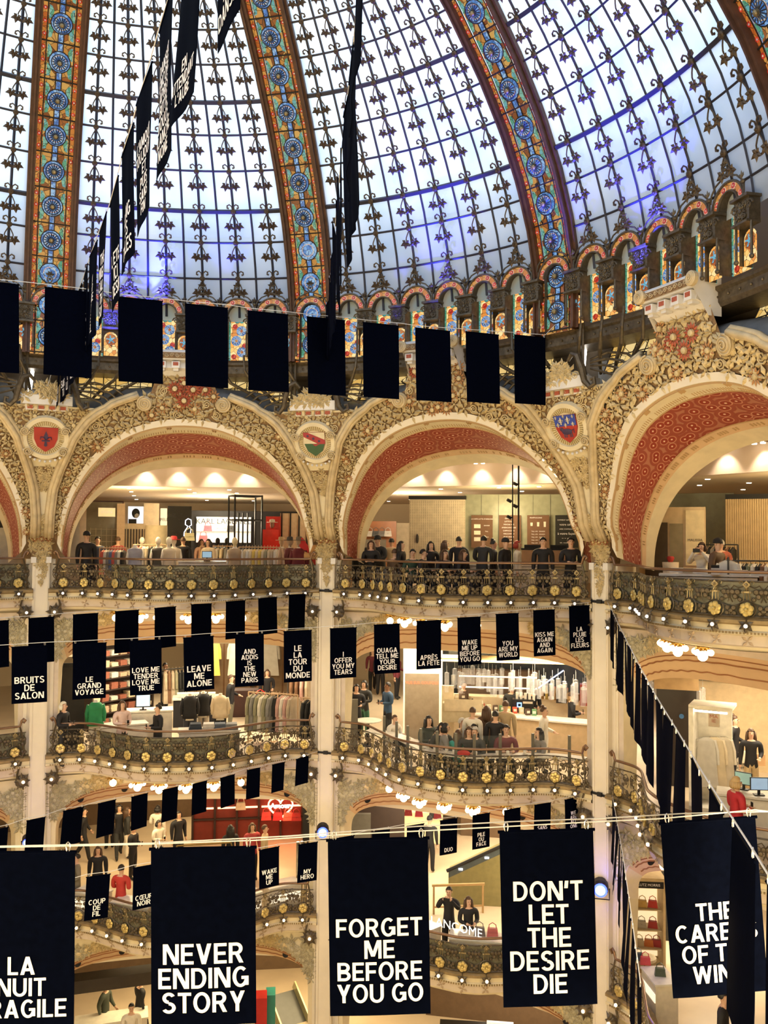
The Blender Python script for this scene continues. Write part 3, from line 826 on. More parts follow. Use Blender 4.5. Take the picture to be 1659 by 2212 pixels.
def pilaster_unit():
    root = empty('gallery_pilaster')
    c = MB()
    c.box((0, .0, 7.28), (.40, .22, .40)); c.box((0, -.03, 7.50), (.46, .3, .05)); c.box((0, -.03, 7.06), (.42, .28, .04))
    for i in range(16):
        c.spiral(Vector((rnd.uniform(-.15, .15), -.12, rnd.uniform(7.14, 7.42))), LX, LY, LN, rnd.uniform(.04, .08), 1.6, rnd.uniform(0, 6), 0, rnd.choice((-1, 1)), .2, 7)
    c.flower(Vector((0, -.12, 7.27)), LX, LY, LN, .11, 8)
    for sx in (-1, 1): c.spiral(Vector((sx*.2, -.1, 7.34)), LX*sx, LY, LN, .09, 1.5, 0, 0, 1, .22, 8)
    c.build('capital', iron, root)
    g = MB()
    g.grid(lambda a, q: Vector((-.17+.34*a, .06, 6.38+.46*q)), 1, 2, 0); g.disc((0, .06, 6.83), .17, LX, LY, 14, 0)
    C = Vector((0, .05, 6.80)); g.disc(C, .15, LX, LY, 14, 3)
    glass_flower(g, C + LN*.006, LX, LY, LN, .13, 3, 8)
    for i in range(5):
        t = 2*pi*i/5 + .5; g.box(C + LN*.014 + LX*(.075*math.cos(t)) + LY*(.075*math.sin(t)), (.03, .004, .07), LX*math.sin(t) - LY*math.cos(t), LN, LX*math.cos(t) + LY*math.sin(t), 8)
    g.build('panel_glass', SGM, root)
    for sx in (-1, 1):
        p = MB(); p.tube([(sx*.205, -.07, 7.06), (sx*.205, -.07, 6.42)], .026, 6); p.ball((sx*.205, -.07, 6.46), .045, 6, 4); p.build('pipe', iron, root)
    f = MB()
    for t0 in (-1, 1): f.leaf(Vector((0, -.1, 7.84)), (LX*t0*.6+LY).normalized(), LX, LN, .12, .035, .03)
    f.leaf(Vector((0, -.1, 7.84)), LY, LX, LN, .15, .04, .03); f.ball((0, -.08, 7.80), .045, 6, 4); f.tube([(0, -.06, 7.5), (0, -.06, 7.84)], .022, 5)
    f.build('leaf_knob', iron, root)
    return root
AU = PU = None
for bay in (-1, 0, 1, 2):
    for i in range(7):
        s = [0, .155, .293, .431, .569, .707, .845][i]
        if bay == -1 and i < 5: continue
        if bay == 2 and i > 5: continue
        if AU is None: AU = arch_unit(); o = AU
        else: o = copy_tree(AU)
        put(o, cp(bay+s, 10.60, 0), et(bay+s), er(bay+s), ZV)
        if i == 0: lab = 'narrow stained glass arch at the foot of the dome rib above the %s column' % COLN[bay]
        else: lab = '%s stained glass arch from the left over the %s' % (ORD[i-1], BAYN[bay])
        tag(o, lab, 'stained glass window', 'stained glass arches round the foot of the dome')
    for i in range(7):
        s = .086 + .138*i
        if bay == -1 and i < 5: continue
        if bay == 2 and i > 5: continue
        if PU is None: PU = pilaster_unit(); o = PU
        else: o = copy_tree(PU)
        put(o, cp(bay+s, 10.62, 0), et(bay+s), er(bay+s), ZV)
        tag(o, '%s bronze pilaster with glass panel from the left over the %s' % (ORD[i], BAYN[bay]), 'pilaster', 'bronze pilasters between the stained glass arches')
    # leaded amber skylights between gallery and arch
    if bay >= 0:
        for sg in (-1, 1):
            sk = MB()
            sk.grid(lambda a, c: cp(bay+.5+sg*(.13+.26*a), 11.72-.35*(1-c), 5.35+.63*c), 6, 2, 0)
            for i in range(7):
                for j in range(1): sk.tube([cp(bay+.5+sg*(.13+.26*i/6), 11.35, 5.35), cp(bay+.5+sg*(.13+.26*i/6), 11.70, 5.98)], .014, 4, 1)
            for c in (0.0, .33, .66): sk.tube([cp(bay+.5+sg*(.13+.26*i/6), 11.70-.35*(1-c), 5.35+.63*c) for i in range(7)], .012, 4, 1)
            tag(sk.build('skylight', [sg_yellow, darkiron]), 'amber leaded skylight on the %s side of the keystone of the %s' % ('left' if sg < 0 else 'right', ARCHN[bay].split(',')[0]), 'skylight', kind='structure')
# wrought iron brackets standing on the pedestals
def bracket(k):
    root = empty('iron_bracket', cp(k, 10.9, 5.2), label='bundle of bronze iron stems and scrolls on the pedestal of the %s column' % COLN[k], cat='bracket')
    inv = Vector(root.location); X, Y = et(k), -er(k)
    L = lambda x, y, z: cp(k, 10.95, z) + X*x + Y*y - inv
    for sx in (-1, 1):
        for x0, x1 in ((.50, .47), (.58, .60)):
            b = MB(); b.tube([L(sx*x0, .1, 5.35), L(sx*x1, .12, 6.3), L(sx*(x1+.02), .14, 7.4)], .034, 6); b.build('stem', iron, root)
        b = MB(); b.lathe(L(sx*.56, .2, 7.62), [(.1, 0), (.1, .04), (.06, .07)], 10, X, ZV, Y, 1)
        for t in (60, 90, 120): b.leaf(L(sx*.56, .2, 7.70), X*math.cos(R_(t)) + ZV*math.sin(R_(t)), X, Y, .16, .035, .03)
        b.tube([L(sx*.55, .14, 7.3), L(sx*.56, .18, 7.6)], .04, 6)
        b.build('rosette_finial', [iron, iron2], root)
        b = MB()
        b.tube([L(sx*.30, .25, 5.62), L(sx*.42, .28, 5.75), L(sx*.58, .3, 5.68), L(sx*.68, .28, 5.4), L(sx*.74, .26, 5.12), L(sx*.86, .24, 4.98), L(sx*.98, .24, 5.04), L(sx*.97, .25, 5.16), L(sx*.89, .26, 5.14)], [.04, .06, .075, .08, .07, .06, .05, .045, .04], 7)
        b.build('scroll', iron, root)
        for i in range(4):
            b = MB(); e = 1.25 - .16*i; q = .13*i
            b.tube([L(sx*.72, .02, 5.62-q*.5), L(sx*(.72+e*.35), .0, 5.72-q), L(sx*(.72+e*.75), .05, 5.60-q), L(sx*(.72+e), .1, 5.36-q), L(sx*(.72+e*.94), .12, 5.28-q), L(sx*(.72+e*.86), .12, 5.33-q)], .03, 6)
            b.build('tine', iron, root)
        for i in range(4):
            u = k + sx*(.10 + .085*i)
            b = MB(); b.tube([cp(u, 10.70, 6.5) - inv, cp(u - sx*.005, 10.68, 6.1) - inv, cp(u - sx*.03, 10.85, 5.8) - inv, cp(u - sx*(.04+.02*i), 11.1, 5.55) - inv, cp(u-sx*(.05+.03*i), 11.3, 5.35) - inv], [.03, .036, .045, .045, .035], 6)
            b.build('curved_stem', iron, root)
    return root
for k in (0, 1, 2): bracket(k)
# white fluorescent tubes shining behind the brackets
for k, du in ((0, -.055), (2, .02)):
    b = MB(); b.tube([cp(k+du, 11.45, 5.45), cp(k+du+.012, 11.45, 6.2)], .05, 6)
    tag(b.build('tube_light', mat('white tube', (1, 1, 1), .4, emit=9, ecol=(1, .93, .82))), 'white tube light glaring behind the iron stems of the %s column' % COLN[k], 'lamp')
# ================================================================ BALCONIES, BALUSTRADES AND THE OPENINGS UNDER THEM
RBT = [(0, 10.58), (.1, 10.66), (.17, 10.88), (.22, 11.2), (.27, 11.55), (.32, 11.95), (.36, 12.15), (.44, 12.25), (.5, 12.27)]
def rb(s): return interp(abs(s), RBT)
def rbs(s): return (rb(s-.02) + 2*rb(s) + rb(s+.02))/4
def BC(bay, s, z, off=0.0):
    """point on the balcony edge, off metres outside it (towards the hall)"""
    u = bay + .5 + s
    P = cp(u, rbs(s), z)
    if off:
        T = cp(u+.005, rbs(s+.005), z) - cp(u-.005, rbs(s-.005), z); T.normalize()
        P += Vector((-T.y, T.x, 0)) * (-off if Vector((-T.y, T.x, 0)).dot(er(u)) > 0 else off)
    return P
def rail_pos(x, fl, off, z=0.0):
    """standing place seen in image column x, off metres behind the balcony edge of floor fl"""
    r = 12.0
    for _ in range(14):
        P = at_rz(x, r, FL[fl] + z); u = uz(P)[0]; b_ = math.floor(u); r = .5*r + .5*(rbs(u-b_-.5) + off)
    return at_rz(x, r, FL[fl] + z), b_, u-b_-.5
def Btan(bay, s):
    T = cp(bay+.5+s+.005, rbs(s+.005), 0) - cp(bay+.5+s-.005, rbs(s-.005), 0); return T.normalized()
SMP = [-.462 + .924*i/120 for i in range(121)]
_al = [0]
for a, c in zip(SMP, SMP[1:]): _al.append(_al[-1] + (BC(0, c, 0) - BC(0, a, 0)).length)
def s_at(l): return interp(l, list(zip(_al, SMP)))
PROF = [(.30, .36, 0), (.0, .34, 0), (-.05, .31, 0), (-.05, .25, 0), (.01, .22, 1), (.01, .13, 1), (-.035, .11, 1), (-.035, .06, 1), (.05, .03, 2), (.06, -.14, 2), (.12, -.17, 1), (.14, -.22, 1), (.35, -.27, 3)]
FLN = {3: 'third floor', 2: 'second floor', 1: 'first floor'}
pinkc = mat('pinkish cream plaster', (.62, .52, .43), .7, noise=.12, nscale=4)
bronzec = mat('bronze cornice', (.30, .21, .10), .5, metal=.2, noise=.3, nscale=8)
BAYS = {-1: 'left edge', 0: 'left bay', 1: 'middle bay', 2: 'right bay'}
for fl in (3, 2, 1):
    z0 = FL[fl]
    for bay in (-1, 0, 1, 2):
        root = tag(empty('balcony', cp(bay+.5, 11, z0)), '%s balcony edge with dentil cornice, bulging into the hall at the %s' % (FLN[fl], BAYS[bay]), 'balcony', kind='structure'); inv = Vector(root.location)
        b = MB(); n = 60
        for (o0, a0, m0), (o1, a1, m1) in zip(PROF, PROF[1:]):
            for i in range(n):
                s, t = -.475 + .95*i/n, -.475 + .95*(i+1)/n
                b.quad(BC(bay, s, z0+a0, -o0) - inv, BC(bay, t, z0+a0, -o0) - inv, BC(bay, t, z0+a1, -o1) - inv, BC(bay, s, z0+a1, -o1) - inv, m0)
        for i in range(n):      # deck and underside
            s, t = -.475 + .95*i/n, -.475 + .95*(i+1)/n
            b.quad(BC(bay, s, z0+.0, -.05) - inv, BC(bay, t, z0+.0, -.05) - inv, cp(bay+.5+t, 12.6, z0) - inv, cp(bay+.5+s, 12.6, z0) - inv, 4)
            b.quad(BC(bay, s, z0-.27, -.30) - inv, BC(bay, t, z0-.27, -.30) - inv, cp(bay+.5+t, 12.7, z0-.34) - inv, cp(bay+.5+s, 12.7, z0-.34) - inv, 3)
        b.build('cornice', [bronzec, cream, pinkc, cream, pale_floor], root, False)
        b = MB(); k = 130
        for i in range(k):
            s = s_at(_al[-1]*(i+.5)/k); T = Btan(bay, s); b.box(BC(bay, s, z0+.085, .045) - inv, (.03, .03, .035), T, Vector((-T.y, T.x, 0)))
        for i in range(14):
            s = s_at(_al[-1]*(i+.5)/14); T = Btan(bay, s); N = -er(bay+.5+s)
            b.cluster(BC(bay, s, z0-.06, -.05) - inv, T, ZV, N, .12, 4, rnd.uniform(0, 6), 1)
        b.build('dentils', [bronzec, mat('faded rose stucco', (.45, .34, .24), .7) if 'faded rose stucco' not in MAT else MAT['faded rose stucco']], root)
        # ---- wall and flattened arch below
        zt = z0 - .3
        wr = tag(empty('wall_opening', cp(bay+.5, 12.3, z0-1)), 'cream wall over the flattened arch below the %s balcony at the %s' % (FLN[fl], BAYS[bay]), 'wall', kind='structure'); wi = Vector(wr.location)
        zb = z0 - 4.41
        def O(t, e=0.0):
            th = t*pi/2; q = 2/3.6
            return math.copysign((.437-e*.02)*abs(math.sin(th))**q, t), z0 - 2.05 + (1.45-e)*abs(math.cos(th))**q
        b = MB(); nn = 48
        def wallp(a, c):
            t = -1+2*a; s, z = O(t)
            return cp(bay+.5 + s + (math.copysign(.5, t)*min(1, abs(t)*1.0) - s)*c*0, 12.52, z + (zt - z)*c) - wi
        b.grid(wallp, nn, 3)
        for sg in (-1, 1):
            b.grid(lambda a, c: cp(bay+.5+sg*(.437+.07*a), 12.52, zb + (zt-zb)*c) - wi, 2, 6)
        b.build('wall_face', pinkc if fl == 3 else cream, wr, True)
        b = MB()
        def So(t, c):
            s, z = O(t); s2, zz2 = O(t, .66 if fl == 3 else .5)
            A = cp(bay+.5+s, 12.52, z); B = cp(bay+.5+s2*1.0, 12.95, zz2 if abs(t) < .8 else z + (zz2-z)); return A + (B-A)*c - wi
        b.grid(lambda a, c: So(-.78+1.56*a, c), nn, 4)
        for sg in (-1, 1): b.grid(lambda a, c: So(sg*(.78+.22*a), c), 12, 4, 1)
        for sg in (-1, 1):
            b.quad(So(sg, 0), So(sg, 1), cp(bay+.5+sg*.437, 12.95, zb) - wi, cp(bay+.5+sg*.437, 12.52, zb) - wi, 1)
        b.build('opening_soffit', [tan, cream], wr, True)
        b = MB()
        for c, am in ((.16, 0.0), (.34, .012), (.72, .02)):
            b.tube([So(-.72+1.44*i/110, c + am*math.sin(i*1.1)) - er(bay+.5)*.012 for i in range(111)], [.018 if am else .012]*111, 4)
        b.build('painted_lines', wavebrown, wr)
        if fl < 3:
            for s in (-.25, -.09, .08, .24):
                bb = MB(); P = So(s*2, .35); N = -er(bay+.5+s); bb.lathe(P + N*.0, [(.085, 0), (.085, .03), (.06, .03), (.055, .012)], 12, et(bay+.5+s), (ZV*.6 + er(bay+.5)*.4).normalized(), N*.8 - ZV*.5, 0)
                bb.build('recessed_spot', [blackm], wr)
        # stucco flowers in the corners
        b = MB(); n0 = 0
        for sg in (-1, 1):
            for _ in range(120):
                a = rnd.random(); s = sg*(.45 - .22*a*a); zc = z0 - .62 - .95*(1-a)**1.5*rnd.random() - rnd.uniform(-.12, .22)
                if abs(s) < .43:
                    zo = z0 - 2.05 + 1.45*max(0, 1-(abs(s)/.437)**3.6)**(1/3.6)
                    if zc < zo + .1: zc = zo + rnd.uniform(.1, .25)
                if zc > z0 - .42 or abs(s) > .455: continue
                q = rnd.random(); P = cp(bay+.5+s, 12.50, zc) - wi; X, N = et(bay+.5+s), -er(bay+.5+s)
                if q < .22: b.flower(P, X, ZV, N, .15, 11, 1 if abs(s) < .36 else 0)
                else: b.cluster(P, X, ZV, N, .17, 5, rnd.uniform(0, 6), 1 if abs(s) < .33 else 0)
        b.build('foliage_relief', [greysage, goldst], wr)
# ---- ironwork
def iron_panel():
    b = MB(); X, Y, N = LX, LY, LN
    H = .285
    b.tube([(-H, 0, .98), (H, 0, .98)], .012, 4); b.tube([(-H, 0, .38), (H, 0, .38)], .016, 4)
    b.box((0, -.02, .93), (.10, .03, .10), (X+Y).normalized(), N, (Y-X).normalized(), 1); b.ball((0, -.05, .93), .03, 6, 4, mi=1)
    for sx in (-1, 1):
        b.tube([(sx*.04, 0, .95), (sx*.09, -.01, 1.0), (sx*.13, -.01, .97), (sx*.11, -.01, .94)], .009, 4, 1)
        b.tube([(sx*.02, 0, .88), (sx*.05, -.01, .78), (sx*.06, -.01, .64), (sx*.11, -.01, .60)], .009, 4, 1)
        b.tube([(sx*.05, 0, .9), (sx*.14, 0, .87), (sx*.22, 0, .91), (sx*.275, 0, .84), (sx*.28, 0, .70), (sx*.24, 0, .62)], .011, 4, 0)
        b.tube([(sx*.15, 0, .58), (sx*.21, 0, .56), (sx*.26, 0, .50), (sx*.27, 0, .40)], .011, 4, 0)
        for (x, z, r) in ((.16, .80, .055), (.25, .80, .05), (.20, .72, .05), (.12, .67, .042), (.23, .52, .05), (.22, .43, .045), (.275, .47, .04)):
            b.lathe((sx*x, .005, z), [(r, 0), (r*.7, .018), (.004, .022)], 8, X, Y, N, 0)
        b.leaf(Vector((sx*.1, 0, .62)), (X*sx*.6 - Y).normalized(), (X+Y*sx*.6).normalized(), N, .12, .03, .02)
    b.box((0, -.015, .80), (.13, .02, .03), mi=1)
    for sx in (-1, 1): b.ball((sx*.07, -.02, .80), .026, 6, 4, mi=1)
    b.tube([(0, 0, .88), (0, 0, .64)], .01, 4, 1)
    k = 14; b.tube([(.155*math.cos(2*pi*i/k), -.01, .50+.15*math.sin(2*pi*i/k)) for i in range(k+1)], .014, 4)
    return b
def flower_rosette():
    b = MB()
    for i in range(6):
        t = 2*pi*i/6+.3; b.ball(Vector((.07*math.cos(t), -.045, .50+.07*math.sin(t))), .062, 6, 4, sc=(1, .55, 1))
    b.ball((0, -.085, .50), .035, 6, 4)
    return b
def lamp_bracket(m):
    root = empty('lamp_bracket')
    b = MB()
    b.tube([(0, 0, .36), (0, -.06, .30), (0, -.10, .24)], .014, 4)
    for t in (-150, -95, -40, 30, 150): 
        d = LX*math.cos(R_(t)) + LY*math.sin(R_(t)); b.leaf(Vector((0, -.08, .22)), d, LY*math.cos(R_(t)) - LX*math.sin(R_(t)), LN, .14, .045, .03)
    b.lathe((0, -.08, .22), [(.05, 0), (.045, .03)], 8, LX, LY, LN)
    br = b.build('holder', iron, root)
    b = MB(); b.ball((0, -.13, .215), .036, 8, 5); b.build('bulb', m, root)
    return root
faintbulb = mat('small white bulb', (1, .95, .9), .3, emit=1.1, ecol=(1, .93, .85))
IP = iron_panel().build('iron_panel', [iron, iron2]); FRO = flower_rosette().build('flower_rosette', goldflower)
LB3 = lamp_bracket(faintbulb); LB2 = lamp_bracket(bulbm)
first = {'ip': True, 'fr': True, 3: True, 2: True}
backing = mat('grey lining behind the ironwork', (.16, .15, .105), .35, noise=.3, nscale=10)
handr = mat('polished bronze handrail', (.22, .13, .08), .3, metal=.7)
NP = 14
for fl in (3, 2, 1):
    for bay in (-1, 0, 1, 2):
        z0 = FL[fl]
        root = empty('balustrade', cp(bay+.5, 10.6, z0), label='%s wrought iron balustrade with gold rosettes at the %s' % (FLN[fl], BAYS[bay]), cat='balustrade', group='balustrades of the galleries'); inv = Vector(root.location)
        b = MB()
        ss = [s_at(_al[-1]*(.02+.96*i/80)) for i in range(81)]
        pts = [BC(bay, s, z0+1.15, 0) - inv for s in ss]
        e0 = pts[0] - Btan(bay, ss[0])*.14; e1 = pts[-1] + Btan(bay, ss[-1])*.14
        pts = [e0 + Vector((0, 0, .08)) + Btan(bay, ss[0])*.06, e0 + Vector((0, 0, .15)), e0 + Vector((0, 0, .19)) - Btan(bay, ss[0])*(-.05), e0 + Vector((0, 0, .14)) + Btan(bay, ss[0])*.10] + pts + [e1 + Vector((0, 0, .14)) - Btan(bay, ss[-1])*.10, e1 + Vector((0, 0, .19)) - Btan(bay, ss[-1])*.05, e1 + Vector((0, 0, .15)), e1 + Vector((0, 0, .08)) - Btan(bay, ss[-1])*.06]
        b.tube(pts, .032, 6); b.build('handrail', handr, root, True)
        b = MB()
        b.tube([BC(bay, s, z0+.37, .0) - inv for s in ss], .022, 5); b.tube([BC(bay, s, z0+.99, 0) - inv for s in ss], .014, 5)
        for e in (0, -1):
            q = BC(bay, ss[e], z0, 0) - inv; T = Btan(bay, ss[e])*(1 if e == 0 else -1)
            b.tube([q + ZV*.95, q + T*.1 + ZV*.85, q + T*.12 + ZV*.6, q + T*.02 + ZV*.42, q - T*.05 + ZV*.36], .022, 5)
            b.tube([q + ZV*1.15, q - T*.06 + ZV*.9, q - T*.08 + ZV*.5, q - T*.04 + ZV*.2, q + T*.05 - ZV*.1, q + T*.02 - ZV*.3, q - T*.1 - ZV*.36, q - T*.16 - ZV*.26], .026, 5)
            for zz in (.7, .5, .3): b.ball(q - T*.07 + ZV*zz, .05, 6, 4)
        b.build('frame', iron, root)
        for e in (0, -1):
            b = MB()
            q = BC(bay, ss[e], z0, 0) - inv; T = Btan(bay, ss[e])*(1 if e == 0 else -1); N = -er(bay+.5)
            b.lathe(q - T*.06 - ZV*.28, [(.17, 0), (.16, .06), (.1, .11), (.06, .12)], 10, et(bay+.5), ZV, N, 0)
            b.cluster(q - T*.06 - ZV*.28 + N*.05, et(bay+.5), ZV, N, .22, 8, 0, 0)
            b.ball(q - T*.06 - ZV*.28 + N*.14, .04, 6, 4, mi=1)
            b.build('corner_rosette', [iron, faintbulb if fl == 3 else bulbm], root)
        if (fl, bay) in ((3, 0), (3, 2), (2, 0), (1, 0), (1, 1), (3, -1), (2, -1)):
            lo, hi = ((-.27, .5) if fl == 3 else (-.3, .22)) if bay == 0 else (-.46, .46)
            b = MB(); b.grid(lambda a, c: BC(bay, max(-.46, min(.46, lo+(hi-lo)*a)), z0+.38+.6*c, -.05) - inv, 40, 1)
            b.build('lining_panel', backing, root)
        for i in range(NP):
            s = s_at(_al[-1]*(i+.5)/NP)
            if bay == -1 and s < .25: continue
            if bay == 2 and s > .30: continue
            P = BC(bay, s, z0, .0) - inv; T = Btan(bay, s); N = Vector((-T.y, T.x, 0))
            if N.dot(er(bay+.5+s)) < 0: N = -N
            for key, src in (('ip', IP), ('fr', FRO)):
                if first[key]: o = src; first[key] = False
                else: o = src.copy(); COL.objects.link(o)
                o.parent = root; put(o, P, T*(_al[-1]/NP/.57), N, ZV)
            src = LB3 if fl == 3 else LB2; kk = 3 if fl == 3 else 2
            if first[kk]: o = src; first[kk] = False
            else: o = copy_tree(src)
            o.parent = root; put(o, P, T, N, ZV)
# ---- lamp clusters under the balconies
goldleafm = mat('gilded lamp crown', (.55, .33, .08), .35, metal=.7)
def lamp_cluster(n):
    root = empty('ceiling_lamp')
    b = MB(); b.lathe((0, 0, -.06), [(.10, 0), (.13, .03), (.13, .06)], 12)
    for i in range(10):
        t = 2*pi*i/10; d = Vector((math.cos(t), math.sin(t), 0)); b.leaf(d*.08 + Vector((0, 0, -.03)), (d - ZV*.35).normalized(), d.cross(ZV), -ZV, .13, .04, .02)
    b.build('crown', goldleafm, root)
    b = MB(); b.ball((0, 0, -.19), .095, 12, 8); b.build('globe', globem, root, True)
    for i in range(n):
        t = 2*pi*i/n + .3; b = MB(); b.ball((.17*math.cos(t), .17*math.sin(t), -.11), .062, 10, 6); b.build('globe', globem, root, True)
    return root
LC4, LC0 = lamp_cluster(4), lamp_cluster(0)
lf = {4: True, 0: True}
for fl in (3, 2):
    for bay in (0, 1, 2):
        for j, s in enumerate((-.29, -.2, -.09, .03, .15, .25)):
            if bay == 2 and j > 3: continue
            n = 0 if j in (0, 5) else 4
            if lf[n]: o = LC4 if n else LC0; lf[n] = False
            else: o = copy_tree(LC4 if n else LC0)
            o.location = BC(bay, s, FL[fl]-.27, -.42)
            tag(o, '%s %s lamp from the left under the %s balcony of the %s' % (ORD[j], 'single globe' if n == 0 else 'four globe', FLN[fl], BAYS[bay]), 'lamp', 'globe lamps under the balconies')
# ================================================================ BANNERS ON THEIR LINES

# ---- bold grotesque capitals drawn from bars, slanted bars and bowls (cap height 1)
_t, _h = .165, .155
def _bowl(x0, xc, y0, y1, rx): return [('R', x0, y1-_h, xc, y1), ('R', x0, y0, xc, y0+_h), ('A', xc, (y0+y1)/2, rx, (y1-y0)/2, -90, 90)]
GL = {
 'A': (.76, [('P', .11, 0, .38, 1, .19), ('P', .65, 0, .38, 1, .19), ('R', .2, .2, .56, .36)]),
 'B': (.66, [('R', 0, 0, _t, 1)] + _bowl(.1, .34, .455, 1, .28) + _bowl(.1, .36, 0, .545, .30)),
 'C': (.68, [('A', .36, .5, .36, .515, 48, 312)]), 'D': (.68, [('R', 0, 0, _t, 1)] + _bowl(.1, .30, 0, 1, .38)),
 'E': (.57, [('R', 0, 0, _t, 1), ('R', .1, 0, .57, _h), ('R', .1, 1-_h, .57, 1), ('R', .1, .42, .52, .42+.16)]),
 'F': (.55, [('R', 0, 0, _t, 1), ('R', .1, 1-_h, .55, 1), ('R', .1, .40, .50, .56)]),
 'G': (.72, [('A', .36, .5, .36, .515, 48, 360), ('R', .40, .38, .72, .53), ('R', .55, .08, .72, .5)]),
 'H': (.70, [('R', 0, 0, _t, 1), ('R', .70-_t, 0, .70, 1), ('R', .1, .42, .6, .58)]), 'I': (_t, [('R', 0, 0, _t, 1)]),
 'J': (.52, [('R', .52-_t, .3, .52, 1), ('A', .26, .28, .26, .295, 180, 360)]),
 'K': (.68, [('R', 0, 0, _t, 1), ('P', .22, .36, .55, 1, .205), ('P', .56, 0, .30, .6, .21)]),
 'L': (.53, [('R', 0, 0, _t, 1), ('R', .1, 0, .53, _h)]),
 'M': (.86, [('R', 0, 0, .16, 1), ('R', .70, 0, .86, 1), ('P', .43, .12, .13, 1, .185), ('P', .43, .12, .73, 1, .185)]),
 'N': (.72, [('R', 0, 0, .165, 1), ('R', .555, 0, .72, 1), ('P', .60, 0, .12, 1, .205)]),
 'O': (.76, [('A', .38, .5, .38, .515, 0, 360)]), 'P': (.62, [('R', 0, 0, _t, 1)] + _bowl(.1, .33, .38, 1, .29)),
 'Q': (.76, [('A', .38, .5, .38, .515, 0, 360), ('P', .66, -.06, .48, .25, .2)]),
 'R': (.67, [('R', 0, 0, _t, 1)] + _bowl(.1, .33, .40, 1, .29) + [('P', .56, 0, .36, .45, .19)]),
 'S': (.62, [('A', .31, .74, .29, .275, 25, 268), ('A', .31, .265, .31, .28, -155, 92)]),
 'T': (.60, [('R', .3-_t/2, 0, .3+_t/2, 1), ('R', 0, 1-_h, .60, 1)]),
 'U': (.70, [('R', 0, .34, _t, 1), ('R', .70-_t, .34, .70, 1), ('A', .35, .35, .35, .365, 180, 360)]),
 'V': (.72, [('P', .36, 0, .11, 1, .185), ('P', .36, 0, .61, 1, .185)]),
 'W': (1.04, [('P', .29, 0, .10, 1, .17), ('P', .29, 0, .52, 1, .165), ('P', .75, 0, .52, 1, .165), ('P', .75, 0, .94, 1, .17)]),
 'X': (.70, [('P', .12, 0, .58, 1, .205), ('P', .58, 0, .12, 1, .205)]), 'Y': (.70, [('R', .35-_t/2, 0, .35+_t/2, .45), ('P', .35, .38, .11, 1, .19), ('P', .35, .38, .59, 1, .19)]),
 'Z': (.62, [('R', 0, 0, .62, _h), ('R', 0, 1-_h, .62, 1), ('P', .13, .1, .49, .9, .205)]),
 "'": (.17, [('P', .06, .62, .10, 1, .17)]), '.': (.2, [('R', 0, 0, _t, .2)]), ' ': (.22, []),
 'Œ': (1.02, [('A', .38, .5, .38, .515, 60, 300), ('R', .45, 0, .45+_t, 1), ('R', .36, 0, 1.02, _h), ('R', .36, 1-_h, 1.02, 1), ('R', .5, .42, .97, .58)])}
GL['È'] = (GL['E'][0], GL['E'][1] + [('P', .36, 1.06, .2, 1.24, .2)]); GL['Ê'] = (GL['E'][0], GL['E'][1] + [('P', .14, 1.06, .28, 1.22, .16), ('P', .42, 1.06, .28, 1.22, .16)])
GL['’'] = GL["'"]
def caps(lines, pitch=1.19, gap=.095):
    """bold capitals, centred lines; returns (MB in the x-z plane with the last base line at z = 0, width)"""
    b = MB(); W_ = []
    for s in lines: W_.append(sum(GL[c][0] for c in s) + gap*(len(s)-1))
    for k, s in enumerate(lines):
        x = -W_[k]/2; z = pitch*(len(lines)-1-k)
        V_ = lambda a, c: Vector((x+a, 0, z+c))
        for c in s:
            w_, ops = GL[c]
            for o in ops:
                if o[0] == 'R': b.quad(V_(o[1], o[2]), V_(o[3], o[2]), V_(o[3], o[4]), V_(o[1], o[4]))
                elif o[0] == 'P': b.quad(V_(o[1]-o[5]/2, o[2]), V_(o[1]+o[5]/2, o[2]), V_(o[3]+o[5]/2, o[4]), V_(o[3]-o[5]/2, o[4]))
                else:
                    n = max(6, int(abs(o[6]-o[5])/14))
                    for i in range(n):
                        p = [R_(o[5] + (o[6]-o[5])*q/n) for q in (i, i+1)]
                        E = lambda t, f: V_(o[1] + (o[3]-f*_t)*math.cos(t), o[2] + (o[4]-f*_h)*math.sin(t))
                        b.quad(E(p[0], 1), E(p[0], 0), E(p[1], 0), E(p[1], 1))
            x += w_ + gap
    return b, max(W_)
def words_mesh(lines, w, h, frac_top, sz=None):
    """lettering for a banner: x 0..w, z 0..-h, the block standing near the foot"""
    b, bw = caps(lines); bw *= 1.13
    f = min(.86*w/bw, .112*h, .62*h/(1.19*len(lines)-.19))
    foot = -h*.925
    me = bpy.data.meshes.new('lettering'); me.from_pydata([(w/2 + v.x*f*1.13, 0, foot + v.z*f*1.03) for v in b.v], [], b.f); me.update()
    return me
def cloth_y(x, z, ph, amp):
    return amp*(math.sin(x*9+ph)*.5 + math.sin(x*4.3+ph*2.1 - z*2.0)*.6) * min(1, .25-z*1.0)
bid = [0]
hookm = mat('steel carabiner', (.55, .55, .58), .3, metal=.9)
